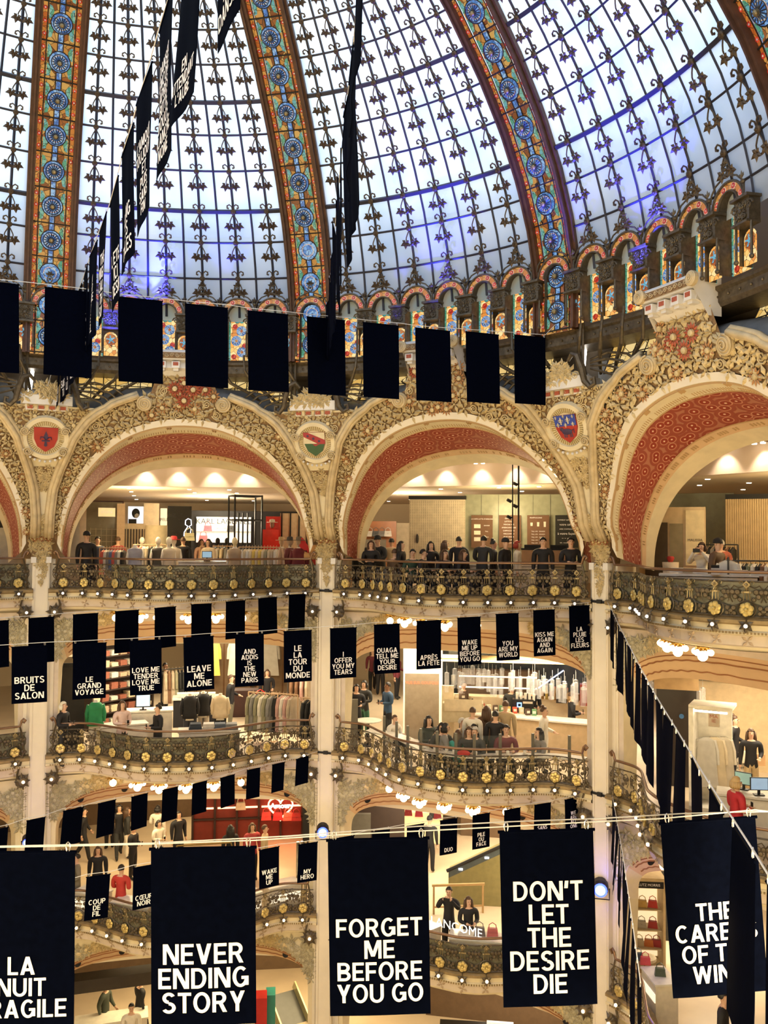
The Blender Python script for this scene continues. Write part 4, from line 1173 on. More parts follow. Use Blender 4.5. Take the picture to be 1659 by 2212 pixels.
def banner(A, B, H, label, lines=None, swing=Vector((0, 0, 0)), amp=.012, group=None, back=False, th=None):
    """A, B: top corners (left, right as seen); hangs H down"""
    X = (B - A); w = X.length; X.normalize()
    dn = (-ZV*H + swing); h = dn.length; Z = -dn.normalized()
    N = X.cross(Z).normalized()          # away from the viewer's side or towards it
    if N.dot(CAMP - A) < 0: N = -N
    Yl = -N
    root = empty('banner', A); m = Matrix((X, Yl, Z)).transposed().to_4x4(); m.translation = A; root.matrix_world = m
    tag(root, label, 'banner', group)
    ph = rnd.uniform(0, 6); T = .004
    def cp_(x, z, o): return Vector((x, cloth_y(x, z, ph, amp) - o, z))
    b = MB(); nx, nz = 10, 14
    b.grid(lambda a, c: cp_(w*a, -h*(1-c), 0), nx, nz); b.grid(lambda a, c: cp_(w*(1-a), -h*(1-c), -T), nx, nz)
    for x in (0, w): b.add([p for c in range(nz+1) for p in (cp_(x, -h*c/nz, 0), cp_(x, -h*c/nz, -T))], [(2*c, 2*c+1, 2*c+3, 2*c+2) for c in range(nz)])
    b.build('cloth', navy, root, True)
    b = MB(); b.tube([(-.01, .0, .0), (w+.01, .0, .0)], .010, 5); b.build('hem_rod', navy, root)
    for x in (.04, w-.04):
        b = MB(); k = 8; b.tube([(x + .012*math.cos(2*pi*i/k), -.004, .028 + .03*math.sin(2*pi*i/k)) for i in range(k+1)], .004, 4); b.build('hook', hookm, root)
    if lines:
        me = words_mesh(lines, w, h, 0, th)
        side = 1 if not back else -1
        for v in me.vertices:
            x, z = v.co.x, v.co.z
            if back: x = w - x
            v.co = cp_(x, z, .005 if not back else -T-.005)
        me.materials.clear(); me.materials.append(letterw)
        o = bpy.data.objects.new('lettering', me); COL.objects.link(o); o.parent = root
    return root
def line_cord(name, pts, label, rad=.006):
    b = MB(); b.tube(pts, rad, 5); o = b.build(name, cord); tag(o, label, 'cord'); return o
def zline(xa, ha, xb, hb, H):
    return lambda x: H*FPX/(ha + (hb-ha)*(x-xa)/(xb-xa))
def run(rows, Z, H, group, labf, wob=0):
    tops = []
    for i, (x0, y0, x1, y1, txt) in enumerate(rows):
        A, B = at_depth(x0, y0, Z(x0)), at_depth(x1, y1, Z(x1))
        sw = Vector((0, 0, 0))
        banner(A, B, H, labf(i, txt), txt, sw + Vector((rnd.uniform(-.02, .02), rnd.uniform(-.02, .02), 0)), group=group)
        tops += [A + ZV*.05, B + ZV*.05]
    return tops
def quote(t): return 'reading ' + ' '.join(t).lower().replace('è', 'e').replace('ê', 'e')

# A: high line of large plain banners across the foot of the dome
H = 1.5; Z = zline(148, 188, 1145, 147, H)
rows = [(-45, 606, 41, 614, None), (97, 620, 201, 632, None), (255, 641, 351, 650, None), (400, 656, 492, 664, None), (535, 671, 622, 679, None), (663, 684, 745, 691, None), (784, 696, 861, 703, None), (897, 708, 972, 714, None), (1006, 716, 1077, 721, None), (1111, 723, 1178, 728, None)]
t = run(rows, Z, H, 'large plain banners on the high line', lambda i, x: '%s large plain navy banner from the left on the high line' % ORD[i])
end = cp(2.0, 10.75, 6.55)
line_cord('hanging_rope', [t[0]*1.0 - (t[1]-t[0])*.6] + t + [end], 'pale cord carrying the large plain banners under the dome')

# B: line of banners seen edge-on, climbing from the left column up over the viewer
def edge_line(pairs, h, ytop, H, group, labf, texts, jit=3.0, cordlab=None, extra=None):
    tops = []
    for i, (xf, xn) in enumerate(pairs):       # far x, near x
        P, Q = at_depth(xf, ytop(xf), H*FPX/h(xf)), at_depth(xn, ytop(xn), H*FPX/h(xn))
        tops += [P + ZV*.04, Q + ZV*.04]
        c = (P+Q)/2; q = (c-CAMP).dot(FW); rot = Matrix.Rotation(R_(rnd.uniform(-jit, jit)*min(1, q/16)), 3, 'Z')
        P2, Q2 = c + rot @ (P-c), c + rot @ (Q-c)
        A, B = (P2, Q2) if xf < xn else (Q2, P2)
        tx = texts[i] if i < len(texts) else None
        banner(A, B, H, labf(i, tx), tx, Vector((rnd.uniform(-.04, .04), rnd.uniform(-.04, .04), 0)), amp=.02, group=group)
    line_cord('hanging_rope', ([extra] if extra is not None else []) + tops, cordlab)
hB = lambda x: 130 + .955*(x-130)
YT = [(118, 777), (130, 750), (149, 702), (169, 632), (187, 584), (201, 537), (235, 452), (257, 372), (264, 340), (288, 262), (297, 228), (326, 132), (343, 70), (376, -35), (399, -102), (447, -225), (475, -330), (515, -470)]
pairs = [(127.8, 133), (135.7, 142), (144.6, 151.8), (154.7, 163), (166.4, 175.9), (179.8, 190.9), (195.5, 208.5), (214, 231), (236.5, 257), (264, 288), (297, 326), (343, 377), (399, 447), (475, 518)]
txB = [['LA', 'NUIT'], ['SANS', 'TOI'], ['SOUS', 'LA', 'LUNE'], ['UNE', 'VIE', 'EN', 'ROSE'], ['SAGES', 'LARGE', 'REVES'], ['LES', 'JOURS', 'ET', 'ONDES'], ['LA', 'MER', 'NOIRE', 'ET', 'LE', 'CIEL'], ['THE', 'NIGHT', 'CALLS', 'THE', 'SUN'], ['L ETE', 'ICI', 'DESIR'], ['BLING', 'LES', 'TOILES'], ["L'AMOUR", 'TOUJOURS', 'ET', 'PUIS', 'SANS', 'FIN'], ['DANSER', 'ENCORE', 'APRES', 'BITTE', 'DOUCE', 'BLANCHE', 'NONE'], ['EN', 'ATTENDANT', "L'AUBE"], ['LA', 'DANSE']]
edge_line(pairs, hB, lambda x: interp(x, YT), 1.5, 'banners on the steep line from the left column',
          lambda i, t: '%s steep navy banner up the line rising from the left column' % ORD[i], txB, 2.5, 'cord rising from the left column over the viewer', cp(0, 10.7, 5.5))
# C: a second such line, from the middle column
hC = lambda x: 132 + 3.74*(x-705)
YC = [(703, 762), (712, 640), (722, 510), (738, 335), (745, 265), (757, 163), (770, 40), (785, -171), (800, -420)]
pr = []
Zc = 20.6
while Zc > 6.9:
    xs = [705 + (1.5*FPX/q - 132)/3.74 for q in (Zc, Zc-.86)]; pr.append(tuple(xs)); Zc -= .97
edge_line(pr, hC, lambda x: interp(x, YC), 1.5, 'banners on the steep line from the middle column',
          lambda i, t: '%s edge-on navy banner up the line rising from the middle column' % ORD[i], [], 9, 'cord rising from the middle column over the viewer', cp(1.0, 10.7, 5.5))

# D: plain backs between third and second floor
H = .92; Z = zline(62, 98, 660, 75, H)
rows = [(-48, 1345, 19, 1339, None), (62, 1336, 117, 1332, None), (158, 1328, 212, 1324, None), (249, 1321, 300, 1317, None), (334, 1314, 380, 1310, None), (413, 1306, 457, 1304, None), (488, 1300, 530, 1296, None), (558, 1293, 598, 1289, None), (624, 1285, 660, 1283, None)]
t = run(rows, Z, H, 'plain banners below the third floor balcony', lambda i, x: '%s plain navy banner from the left below the third floor balcony' % ORD[i])
line_cord('hanging_rope', [t[0] + (t[0]-t[1])] + t + [cp(1, 12.3, .29) - et(1)*.2], 'cord of the plain banners below the third floor balcony')
# E: lettered line across the second floor
H = 1.04; Z = zline(63, 122, 1252, 97, H)
rows = [(25, 1398, 102, 1393, ['BRUITS', 'DE', 'SALON']), (158, 1391, 230, 1387, ['LE', 'GRAND', 'VOYAGE']), (280, 1385, 349, 1380, ['LOVE ME', 'TENDER', 'LOVE ME', 'TRUE']), (396, 1378, 461, 1373, ['LEAVE', 'ME', 'ALONE']),
        (508, 1371, 570, 1368, ['AND', 'ADDIS', 'IS', 'THE', 'NEW', 'PARIS']), (613, 1364, 673, 1361, ['LE', 'LA', 'TOUR', 'DU', 'MONDE']), (713, 1358, 770, 1354, ['I', 'OFFER', 'YOU MY', 'TEARS']), (808, 1350, 863, 1347, ['OUAGA', 'TELL ME', 'YOUR', 'DESIRE']),
        (900, 1342, 953, 1339, ['APRÈS', 'LA FÊTE']), (988, 1335, 1038, 1331, ['WAKE', 'ME UP', 'BEFORE', 'YOU GO']), (1071, 1327, 1120, 1323, ['YOU', 'ARE MY', 'WORLD']), (1152, 1319, 1198, 1315, ['KISS ME', 'AGAIN', 'AND', 'AGAIN']), (1229, 1310, 1273, 1306, ['LA', 'PLUIE', 'LES', 'FLEURS'])]
t = run(rows, Z, H, 'lettered banners across the second floor', lambda i, x: 'navy banner ' + quote(x) + ', across the second floor')
line_cord('hanging_rope', [t[0] + (t[0]-t[1])] + t + [cp(2, 12.3, .30) - et(2)*.21], 'cord of the lettered banners across the second floor')
# G: plain backs between second and first floor
H = .70; Z = zline(80, 79, 650, 58, H)
rows = [(-30, 1797, 18, 1787, None), (58, 1773, 98, 1766, None), (137, 1752, 180, 1746, None), (212, 1736, 250, 1729, None), (284, 1722, 319, 1715, None), (351, 1707, 385, 1701, None), (416, 1694, 447, 1687, None), (476, 1681, 507, 1673, None), (534, 1664, 562, 1660, None), (588, 1652, 615, 1648, None), (640, 1640, 667, 1633, None)]
t = run(rows, Z, H, 'plain banners below the second floor balcony', lambda i, x: '%s small plain navy banner from the left, hung below the second floor balcony' % ORD[i])
line_cord('hanging_rope', [t[0] + (t[0]-t[1])] + t + [cp(1, 12.3, -4.1) - et(1)*.2], 'cord of the plain banners below the second floor balcony')
# H: small lettered line across the first floor
H = .73; Z = zline(212, 92, 1254, 67, H)
rows = [(84, 1918, 133, 1911, ['BONNE', 'NUIT']), (187, 1895, 238, 1889, ['COUP', 'DE', 'FIL']), (288, 1875, 337, 1867, ['CŒUR', 'NOIR']), (383, 1858, 428, 1850, None), (474, 1846, 518, 1840, None), (560, 1837, 603, 1829, ['WAKE', 'ME', 'UP']), (645, 1825, 686, 1819, ['MY', 'HERO']), (726, 1811, 765, 1806, None), (804, 1797, 842, 1792, None), (879, 1785, 916, 1780, None),
        (951, 1773, 988, 1768, ['DUO']), (1021, 1762, 1058, 1756, ['PILE', 'OU', 'FACE']), (1089, 1751, 1124, 1745, None), (1155, 1739, 1190, 1734, ['SANS', 'FIN']), (1220, 1728, 1254, 1720, ['WE', 'ARE', 'ALL', 'ONE'])]
t = run(rows, Z, H, 'small banners across the first floor', lambda i, x: ('small navy banner ' + quote(x) + ', on the line across the first floor') if x else '%s small banner from the left on the line across the first floor' % ORD[i])
line_cord('hanging_rope', t + [cp(2, 12.3, -4.1) - et(2)*.2], 'cord of the small banners across the first floor')
# I: large foreground line
H = 1.04; Z = zline(435, 377, 1530, 371, H)
rows = [(-62, 1842, 162, 1838, ['LA', 'NUIT', 'FRAGILE']), (326, 1834, 551, 1826, ['NEVER', 'ENDING', 'STORY']), (708, 1815, 924, 1805, ['FORGET', 'ME', 'BEFORE', 'YOU GO']), (1079, 1797, 1281, 1786, ["DON’T", 'LET', 'THE', 'DESIRE', 'DIE']), (1427, 1779, 1631, 1760, ['THE', 'CARESS', 'OF THE', 'WIND'])]
tp = []
for i, (x0, y0, x1, y1, tx) in enumerate(rows):
    A, B = at_depth(x0, y0, Z(x0)), at_depth(x1, y1, Z(x1))
    banner(A, B, H, 'large navy banner ' + quote(tx) + ', close in the foreground', tx, RT*(.05 if i == 4 else .0), amp=.010, group='large foreground banners')
    tp += [A, B]
line_cord('hanging_rope', [tp[0] + (tp[0]-tp[1])] + [p + ZV*.03 for p in tp] + [at_depth(1700, 1757, Z(1700))], 'lower of the two cords carrying the large foreground banners', .004)
line_cord('hanging_rope', [at_depth(x, y, Z(x)+.05) for x, y in ((-60, 1829), (330, 1821), (620, 1806), (900, 1785), (1100, 1775), (1290, 1768), (1480, 1757), (1700, 1752))], 'upper of the two cords above the large foreground banners', .004)
# F: line seen edge-on from the right column down past the viewer
hF = lambda x: 97 + 1.085*(x-1314)
YF = [(1314, 1306), (1345, 1372), (1379, 1440), (1419, 1515), (1461, 1585), (1499, 1650), (1529, 1700), (1569, 1762), (1616, 1835), (1650, 1892), (1720, 2010)]
pr = []; Zc = 4.2
while Zc < 20:
    pr.insert(0, tuple(1314 + (1.04*FPX/q - 97)/1.085 for q in (Zc, Zc-.58))); Zc += .88
edge_line(pr, hF, lambda x: interp(x, YF), 1.04, 'banners on the line beside the right column',
          lambda i, t: '%s edge-on navy banner down the line from the right column to the viewer' % ORD[i], [], 4, 'cord slanting down from the right column towards the viewer', cp(2, 12.3, .3) + et(2)*.2)
# K: lower edge-on line
hK = lambda x: 97 + 2.2*(x-1322)
YK = [(1322, 1716), (1345, 1850), (1365, 1990), (1390, 2180)]
pr = []; Zc = 20.1
while Zc > 8.5:
    pr.append(tuple(1322 + (1.04*FPX/q - 97)/2.2 for q in (Zc, Zc-.6))); Zc -= 1.0
edge_line(pr, hK, lambda x: interp(x, YK), 1.04, 'banners on the lower line beside the right column',
          lambda i, t: '%s thin edge-on banner down the lower line beside the right column' % ORD[i], [], 2, 'cord slanting down from the foot of the right column', cp(2, 12.3, -4.1) + et(2)*.2)
# straps holding the cords on the columns
strapm = mat('black strap', (.01, .009, .01), .6)
for k, z in ((1, .29), (1, -4.12), (2, .29), (2, -4.12)):
    root = empty('strap', cp(k, 12.4, z), label='black strap round the %s column at the level of the %s' % (COLN[k], 'third floor' if z > 0 else 'second floor'), cat='strap')
    b = MB(); X, Y = et(k), -er(k); q = Vector((0, 0, 0))
    P = lambda x, r, dz: cp(k, r, z+dz) + X*x - Vector(root.location)
    pts = [P(-.40, 12.9, .03), P(-.39, 12.46, .02), P(-.235, 12.40, 0), P(-.225, 12.28, 0), P(.225, 12.28, -.02), P(.235, 12.4, -.01), P(.40, 12.46, .05), P(.42, 12.9, .08)]
    b.tube(pts, .03, 4, flat=.4, up=Vector((1, .3, 0))); b.build('band', strapm, root)
    b = MB(); b.box(P(.02, 12.26, 0), (.12, .05, .09), X, Y); b.build('buckle', strapm, root)
# ================================================================ PEOPLE
skin1 = mat('skin', (.62, .38, .26), .55); skin2 = mat('brown skin', (.26, .13, .075), .55)
eyem = mat('eye', (.03, .02, .02), .3); lipm = mat('lips', (.45, .16, .13), .5)
hairs = {'black': mat('black hair', (.012, .009, .008), .45), 'brown': mat('brown hair', (.07, .035, .018), .5), 'blond': mat('fair hair', (.42, .28, .13), .5),
         'red': mat('red hair', (.30, .03, .015), .5), 'grey': mat('grey hair', (.45, .42, .38), .6), 'white': mat('white hair', (.7, .64, .52), .6)}
POSES = {
    'stand': dict(arm=[((.23, .02, 1.13), (.245, -.03, .88))]*2, leg=[((.10, -.01, .5), (.105, .02, .08))]*2),
    'walk': dict(arm=[((.23, .08, 1.15), (.25, .02, .92)), ((.23, -.04, 1.14), (.24, -.18, .95))], leg=[((.10, -.14, .53), (.10, -.22, .09)), ((.10, .06, .52), (.10, .30, .13))]),
    'phone': dict(arm=[((.24, .0, 1.13), (.10, -.24, 1.14))]*2, leg=[((.10, -.01, .5), (.105, .02, .08))]*2),
    'camera': dict(arm=[((.27, -.12, 1.26), (.09, -.26, 1.52))]*2, leg=[((.10, -.01, .5), (.105, .02, .08))]*2),
    'lean': dict(arm=[((.25, -.10, 1.16), (.12, -.36, 1.06))]*2, leg=[((.10, -.01, .5), (.105, .03, .08))]*2, tilt=.10),
    'carry': dict(arm=[((.23, .02, 1.13), (.26, -.04, .86)), ((.24, .03, 1.14), (.16, -.22, 1.08))], leg=[((.10, -.03, .5), (.105, .0, .08)), ((.10, .02, .5), (.105, .06, .08))]),
    'sit': dict(arm=[((.25, -.10, .70), (.12, -.36, .66))]*2, leg=[((.12, -.40, .49), (.12, -.40, .08))]*2, drop=.42, tilt=.06),
}
def body(pose, bulk):
    P = POSES[pose]; dz = -P.get('drop', 0); tl = P.get('tilt', 0)
    V = []; E = []; Rr = []; Lb = []
    def add(p, r, lab, par=None):
        V.append(Vector(p)); Rr.append(r); Lb.append(lab)
        if par is not None: E.append((par, len(V)-1))
        return len(V)-1
    T = lambda x, y, z: (x, y - tl*max(0, (z-.95))/.5, z+dz)
    k = bulk
    pel = add(T(0, 0, .94), (.150*k, .105*k), 2)
    wa = add(T(0, 0, 1.08), (.128*k, .098*k), 1, pel)
    ch = add(T(0, 0, 1.26), (.150*k, .110*k), 1, wa)
    nb = add(T(0, 0, 1.40), (.105*k, .085*k), 1, ch)
    ne = add(T(0, -.005, 1.475), (.052, .054), 0, nb)
    h1 = add(T(0, -.02, 1.545), (.060, .072), 0, ne)
    h2 = add(T(0, -.012, 1.63), (.076, .096), 0, h1)
    h3 = add(T(0, -.005, 1.70), (.062, .075), 0, h2)
    hands = []
    for sx, (el, wr) in zip((-1, 1), P['arm']):
        s = add(T(sx*.175*k, 0, 1.385), (.068*k, .066*k), 1, nb)
        sd = pose == 'sit'
        e = add((sx*el[0], el[1], el[2]+(0.30 if sd else 0)+ (dz+.12 if sd else 0)), (.056*k, .056*k), 1, s)
        w_ = add((sx*wr[0], wr[1], wr[2]+(.30+dz+.22 if sd else 0)), (.036, .038), 1, e)
        d = (V[w_]-V[e]).normalized(); hv = add(V[w_] + d*.07, (.036, .02), 0, w_)
        hands.append((V[w_] + d*.085, d, sx))
    for sx, (kn, an) in zip((-1, 1), P['leg']):
        hp = add((sx*.085, 0, .90+dz), (.100*k, .108*k), 2, pel)
        kz = kn[2]; n_ = add((sx*kn[0], kn[1], kz), (.080, .084), 2, hp)
        a_ = add((sx*an[0], an[1], an[2]), (.060, .064), 2, n_)
        f_ = add((sx*(an[0]+.015), an[1]-.15, an[2]-.045), (.040, .030), 3, a_)
    me = bpy.data.meshes.new('person_body'); bm = bmesh.new()
    sk = bm.verts.layers.skin.verify()
    bv = []
    for p, r in zip(V, Rr):
        v = bm.verts.new(p); v[sk].radius = r; bv.append(v)
    for a, c in E: bm.edges.new((bv[a], bv[c]))
    bv[0][sk].use_root = True
    bm.to_mesh(me); bm.free()
    o = bpy.data.objects.new('tmp', me); COL.objects.link(o)
    m = o.modifiers.new('s', 'SKIN'); m.use_smooth_shade = True; m.branch_smoothing = .3
    m = o.modifiers.new('u', 'SUBSURF'); m.levels = 1; m.render_levels = 1
    dg = bpy.context.evaluated_depsgraph_get(); res = bpy.data.meshes.new_from_object(o.evaluated_get(dg))
    bpy.data.objects.remove(o); bpy.data.meshes.remove(me)
    # clothing zones from the nearest limb
    segs = [(V[a], V[c], Lb[c]) for a, c in E]
    fm = []
    for f in res.polygons:
        c = f.center; best = (9, 0)
        for a, q, lab in segs:
            d = q-a; t = max(0, min(1, (c-a).dot(d)/d.length_squared)); D_ = (a + d*t - c).length
            if D_ < best[0]: best = (D_, lab if t > .12 else lab)
        lab = best[1]
        if lab == 2 and c.z > V[0].z - .10 and abs(c.x) < .24 and c.y > -.16: lab = 1
        fm.append(lab)
    b = MB(); b.v = [v.co.copy() for v in res.vertices]; b.f = [list(f.vertices) for f in res.polygons]; b.m = fm
    bpy.data.meshes.remove(res)
    for w_, d, sx in hands:       # five fingers on each hand
        sid = d.orthogonal().normalized()
        if abs(d.z) > .7: sid = Vector((0, 1, 0))
        else: sid = Vector((1, 0, 0)) - d*d.x; sid.normalize()
        up = d.cross(sid)
        for i, L in enumerate((.062, .072, .075, .066)):
            p = w_ + sid*(-.026+.0175*i); q = p + d*L*.55 + up*.004; b.tube([p - d*.01, q, q + d*L*.4 - ZV*.015], [.009, .008, .006], 5, 0)
        p = w_ - d*.035 + sid*(.032*(-sx)); b.tube([p, p + d*.03 + sid*(.02*(-sx)), p + d*.06 + sid*(.022*(-sx))], [.011, .010, .007], 5, 0)
    hc = V[6]   # head centre: face
    fy = hc.y - .088
    b.ball((0, fy-.012, hc.z-.012), .016, 6, 4, sc=(.75, 1, 1.5), mi=0)
    for sx in (-1, 1):
        b.ball((sx*.030, fy+.006, hc.z+.012), .010, 6, 4, mi=4); b.ball((sx*.078, hc.y+.01, hc.z-.005), .02, 6, 4, sc=(.5, 1, 1.6), mi=0)
    b.ball((0, fy+.004, hc.z-.055), .018, 6, 4, sc=(1.2, .6, .45), mi=5)
    me = bpy.data.meshes.new('person_body'); me.from_pydata([tuple(v) for v in b.v], [], b.f)
    for i in range(6): me.materials.append(skin1)
    me.polygons.foreach_set('material_index', b.m); me.polygons.foreach_set('use_smooth', [True]*len(b.f)); me.update()
    return me, hc, V[4]
_bod = {}
def hair_mesh(style, hc):
    b = MB()
    def cap(a, c, dz=0.0):
        th = 2*pi*a; ph = c*pi*.56
        x = math.sin(ph)*math.cos(th); y = math.sin(ph)*math.sin(th); z = math.cos(ph)
        yy = y*.108; 
        if y < -.2 and z < .55: yy = y*.085; z = max(z, .48)
        return hc + Vector((x*.088, yy+.012, z*.115+.012))
    b.grid(cap, 16, 7)
    if style == 'long':
        for i in range(9):
            t = pi*(i/8); x, y = math.cos(t), math.sin(t)
            p = hc + Vector((x*.082, y*.095+.01, .03))
            b.tube([p, p + Vector((x*.012, .005+y*.01, -.12)), p + Vector((x*.02, .0+y*.01, -.26)), p + Vector((x*.01, y*.0, -.34))], [.034, .04, .04, .015], 6)
    elif style == 'bun':
        b.ball(hc + Vector((0, .05, .12)), .05, 8, 6)
    elif style == 'bob':
        for i in range(9):
            t = pi*(i/8); x, y = math.cos(t), math.sin(t); p = hc + Vector((x*.084, y*.1+.01, .02)); b.tube([p, p + Vector((x*.012, 0, -.09)), p + Vector((0, 0, -.13))], [.034, .036, .015], 6)
    return b
HATCOL = {}
def person(P, yaw, pose, hair, style, top, bottom, label, skin=None, bulk=1.2, sc=1.0, shoes=(.02, .018, .016), hat=None, group=None):
    """P: point on the floor; yaw: degrees away from facing the viewer"""
    key = (pose, round(bulk, 2))
    if key not in _bod: _bod[key] = body(pose, bulk)
    me, hc, nk = _bod[key]
    root = empty('person', P, label=label, cat='person', group=group)
    v = CAMP - Vector(P); a = math.atan2(v.y, v.x) + pi/2 + R_(yaw)
    root.rotation_euler = (0, 0, a); root.scale = (sc*1.0,)*3
    o = bpy.data.objects.new('body', me); COL.objects.link(o); o.parent = root
    mats = [skin or skin1, paint(top), paint(bottom), paint(shoes), eyem, lipm]
    for i, m in enumerate(mats):
        o.material_slots[i].link = 'OBJECT'; o.material_slots[i].material = m
    hk = (key, style)
    if hat is None:
        if hk not in HATCOL:
            h = hair_mesh(style, hc).build('hair', hairs[hair], root, True); HATCOL[hk] = h
        else: h = HATCOL[hk].copy(); COL.objects.link(h); h.parent = root
        h.material_slots[0].link = 'OBJECT'; h.material_slots[0].material = hairs[hair]
    else:
        if style == 'long':
            hair_mesh('long', hc).build('hair', hairs[hair], root, True)
        b = MB(); b.lathe(hc + Vector((0, .005, .02)), [(.098, 0), (.100, .03), (.088, .085), (.05, .12), (.005, .128)], 14, Vector((.95, 0, 0)), Vector((0, 1.12, 0)))
        if hat[1]: b.box(hc + Vector((0, -.13, .045)), (.13, .12, .012))
        b.build('cap', paint(hat[0]), root, True)
    if pose in ('phone', 'camera'):
        b = MB(); w_ = POSES[pose]['arm'][0][1]; b.box((0, w_[1]-.09, w_[2]+.03), (.16 if pose == 'camera' else .075, .012, .09 if pose == 'camera' else .14)); b.build('phone', blackm, root)
    return root
def pxp(x, y, fl, h=1.74):          # from the pixel of the top of a head, h metres over floor fl
    P = at_plane(x, y, FL[fl] + h); P.z = FL[fl]; return P
def p3(x, r):                       # third floor: by distance
    return at_rz(x, r, 0.0)
BLK = (.012, .011, .014); NAV = (.02, .03, .06); DGR = (.03, .03, .03); GRY = (.22, .20, .18); WHT = (.78, .72, .62); BEI = (.50, .38, .22); BUR = (.14, .02, .03); TEAL = (.03, .35, .28); JEAN = (.06, .09, .16); BRN = (.12, .07, .04)
# third floor ------------------------------------------------------
for (x, r, yaw, pose, hr, st, tp, bt, lab, kw) in [
    (185, 13.4, 20, 'stand', 'black', 'short', BLK, BLK, 'tall person in a black coat and cap behind the third floor rail, leftmost', dict(hat=(BLK, True), sc=1.07, bulk=1.2)),
    (209, 15.4, 15, 'stand', 'black', 'short', NAV, BLK, 'person in a navy jacket right of the person in the black cap', dict(sc=1.0)),
    (253, 17.5, 170, 'stand', 'brown', 'short', (.3, .05, .04), BLK, 'person in dark red among the clothes racks of the fashion shop', {}),
    (394, 16.0, 175, 'stand', 'brown', 'short', BLK, BLK, 'person seen from behind in black near the black tower of the fashion shop', {}),
    (434, 18.1, 30, 'stand', 'brown', 'long', (.6, .35, .25), BLK, 'person with long brown hair and pinkish top at the till', dict(sc=.97)),
    (449, 16.4, -30, 'stand', 'black', 'long', (.7, .6, .45), BLK, 'person with long black hair and pale top behind the laptop', dict(sc=.97)),
    (768, 13.7, -100, 'phone', 'black', 'short', BLK, BLK, 'person in black at the left end of the cafe rail, half behind the column', {}),
    (783, 14.5, 160, 'stand', 'brown', 'short', DGR, BLK, 'person in dark grey, second from the left behind the cafe rail', {}),
    (801, 13.0, -10, 'phone', 'brown', 'long', BLK, BLK, 'person with long brown hair looking down at a cup, at the cafe rail', dict(sc=.96)),
    (822, 13.75, -40, 'lean', 'black', 'short', DGR, JEAN, 'person in a dark cap and jacket leaning over the cafe rail', dict(hat=(BLK, True), sc=1.03)),
    (845, 15.2, 170, 'stand', 'black', 'short', BEI, BLK, 'person seen from behind in a beige coat at the cafe', {}),
    (866, 13.0, 70, 'phone', 'black', 'long', BLK, BLK, 'person with black hair and black coat in profile left of the white screen', dict(sc=.95)),
    (930, 13.6, 20, 'phone', 'black', 'long', BLK, BLK, 'person with long dark hair in black reading before the white screen', dict(sc=.95)),
    (961, 14.3, 120, 'stand', 'brown', 'long', (.12, .15, .13), BLK, 'person with long light brown hair in green grey, before the white screen', dict(sc=.97)),
    (991, 13.9, 178, 'stand', 'black', 'short', BLK, BLK, 'tall person in black seen from behind right of the white screen', dict(sc=1.03)),
    (1041, 13.5, 160, 'lean', 'black', 'short', DGR, BLK, 'person in charcoal seen from behind before the first brown menu board', dict(sc=1.04)),
    (1066, 14.3, 100, 'stand', 'black', 'bun', BLK, BLK, 'person with a black hair bun in profile at the cafe', dict(sc=.98)),
    (1091, 13.3, 60, 'stand', 'black', 'short', BLK, BLK, 'person in black with a peaked cap, left of the red haired person', dict(hat=(BLK, True))),
    (1118, 14.0, 80, 'stand', 'red', 'bob', WHT, WHT, 'person with bright red hair and a white jacket at the cafe', dict(sc=.97)),
    (1173, 13.3, 0, 'stand', 'black', 'short', BLK, BLK, 'person in a black sweater facing the hall under the third menu board', dict(sc=1.02, bulk=1.2)),
    (1233, 13.1, 10, 'phone', 'black', 'short', BLK, BLK, 'person in a black leather jacket looking at a phone by the right column', dict(sc=1.02, bulk=1.2)),
    (1487, 15.0, 30, 'stand', 'red', 'short', BUR, BLK, 'person with a dark red woolly hat in the shop of the right bay', dict(hat=((.2, .02, .02), False))),
    (1517, 13.6, -20, 'camera', 'brown', 'bob', WHT, BLK, 'person in a white blouse holding up a phone by the right bay rail', dict(sc=.96)),
    (1551, 13.3, 60, 'carry', 'black', 'short', BRN, BLK, 'person with a black woolly hat, right of the person in the white blouse', dict(hat=(BLK, False))),
    (1558, 15.4, 200, 'stand', 'grey', 'short', (.4, .1, .06), BLK, 'person with short grey hair behind the person in the black woolly hat', {}),
]:
    person(p3(x, r), yaw, pose, hr, st, tp, bt, lab, **kw)
for (x, r, yaw, hr, st, tp, lab) in [(890, 12.9, 10, 'black', 'short', (.03, .06, .04), 'person with short black hair in dark green sitting at the cafe rail'),
        (908, 12.8, 70, 'black', 'short', BLK, 'person with black hair sitting right of the one in dark green'), (956, 12.7, 40, 'brown', 'long', BLK, 'person with long light brown hair sitting at the cafe rail'),
        (995, 12.7, 60, 'brown', 'long', BLK, 'person with brown hair sitting at the rail under the tall person in black'), (848, 12.9, 130, 'brown', 'short', BRN, 'person sitting low behind the rail below the beige coat')]:
    person(at_rz(x, r, .12), yaw, 'sit', hr, st, tp, BLK, lab)
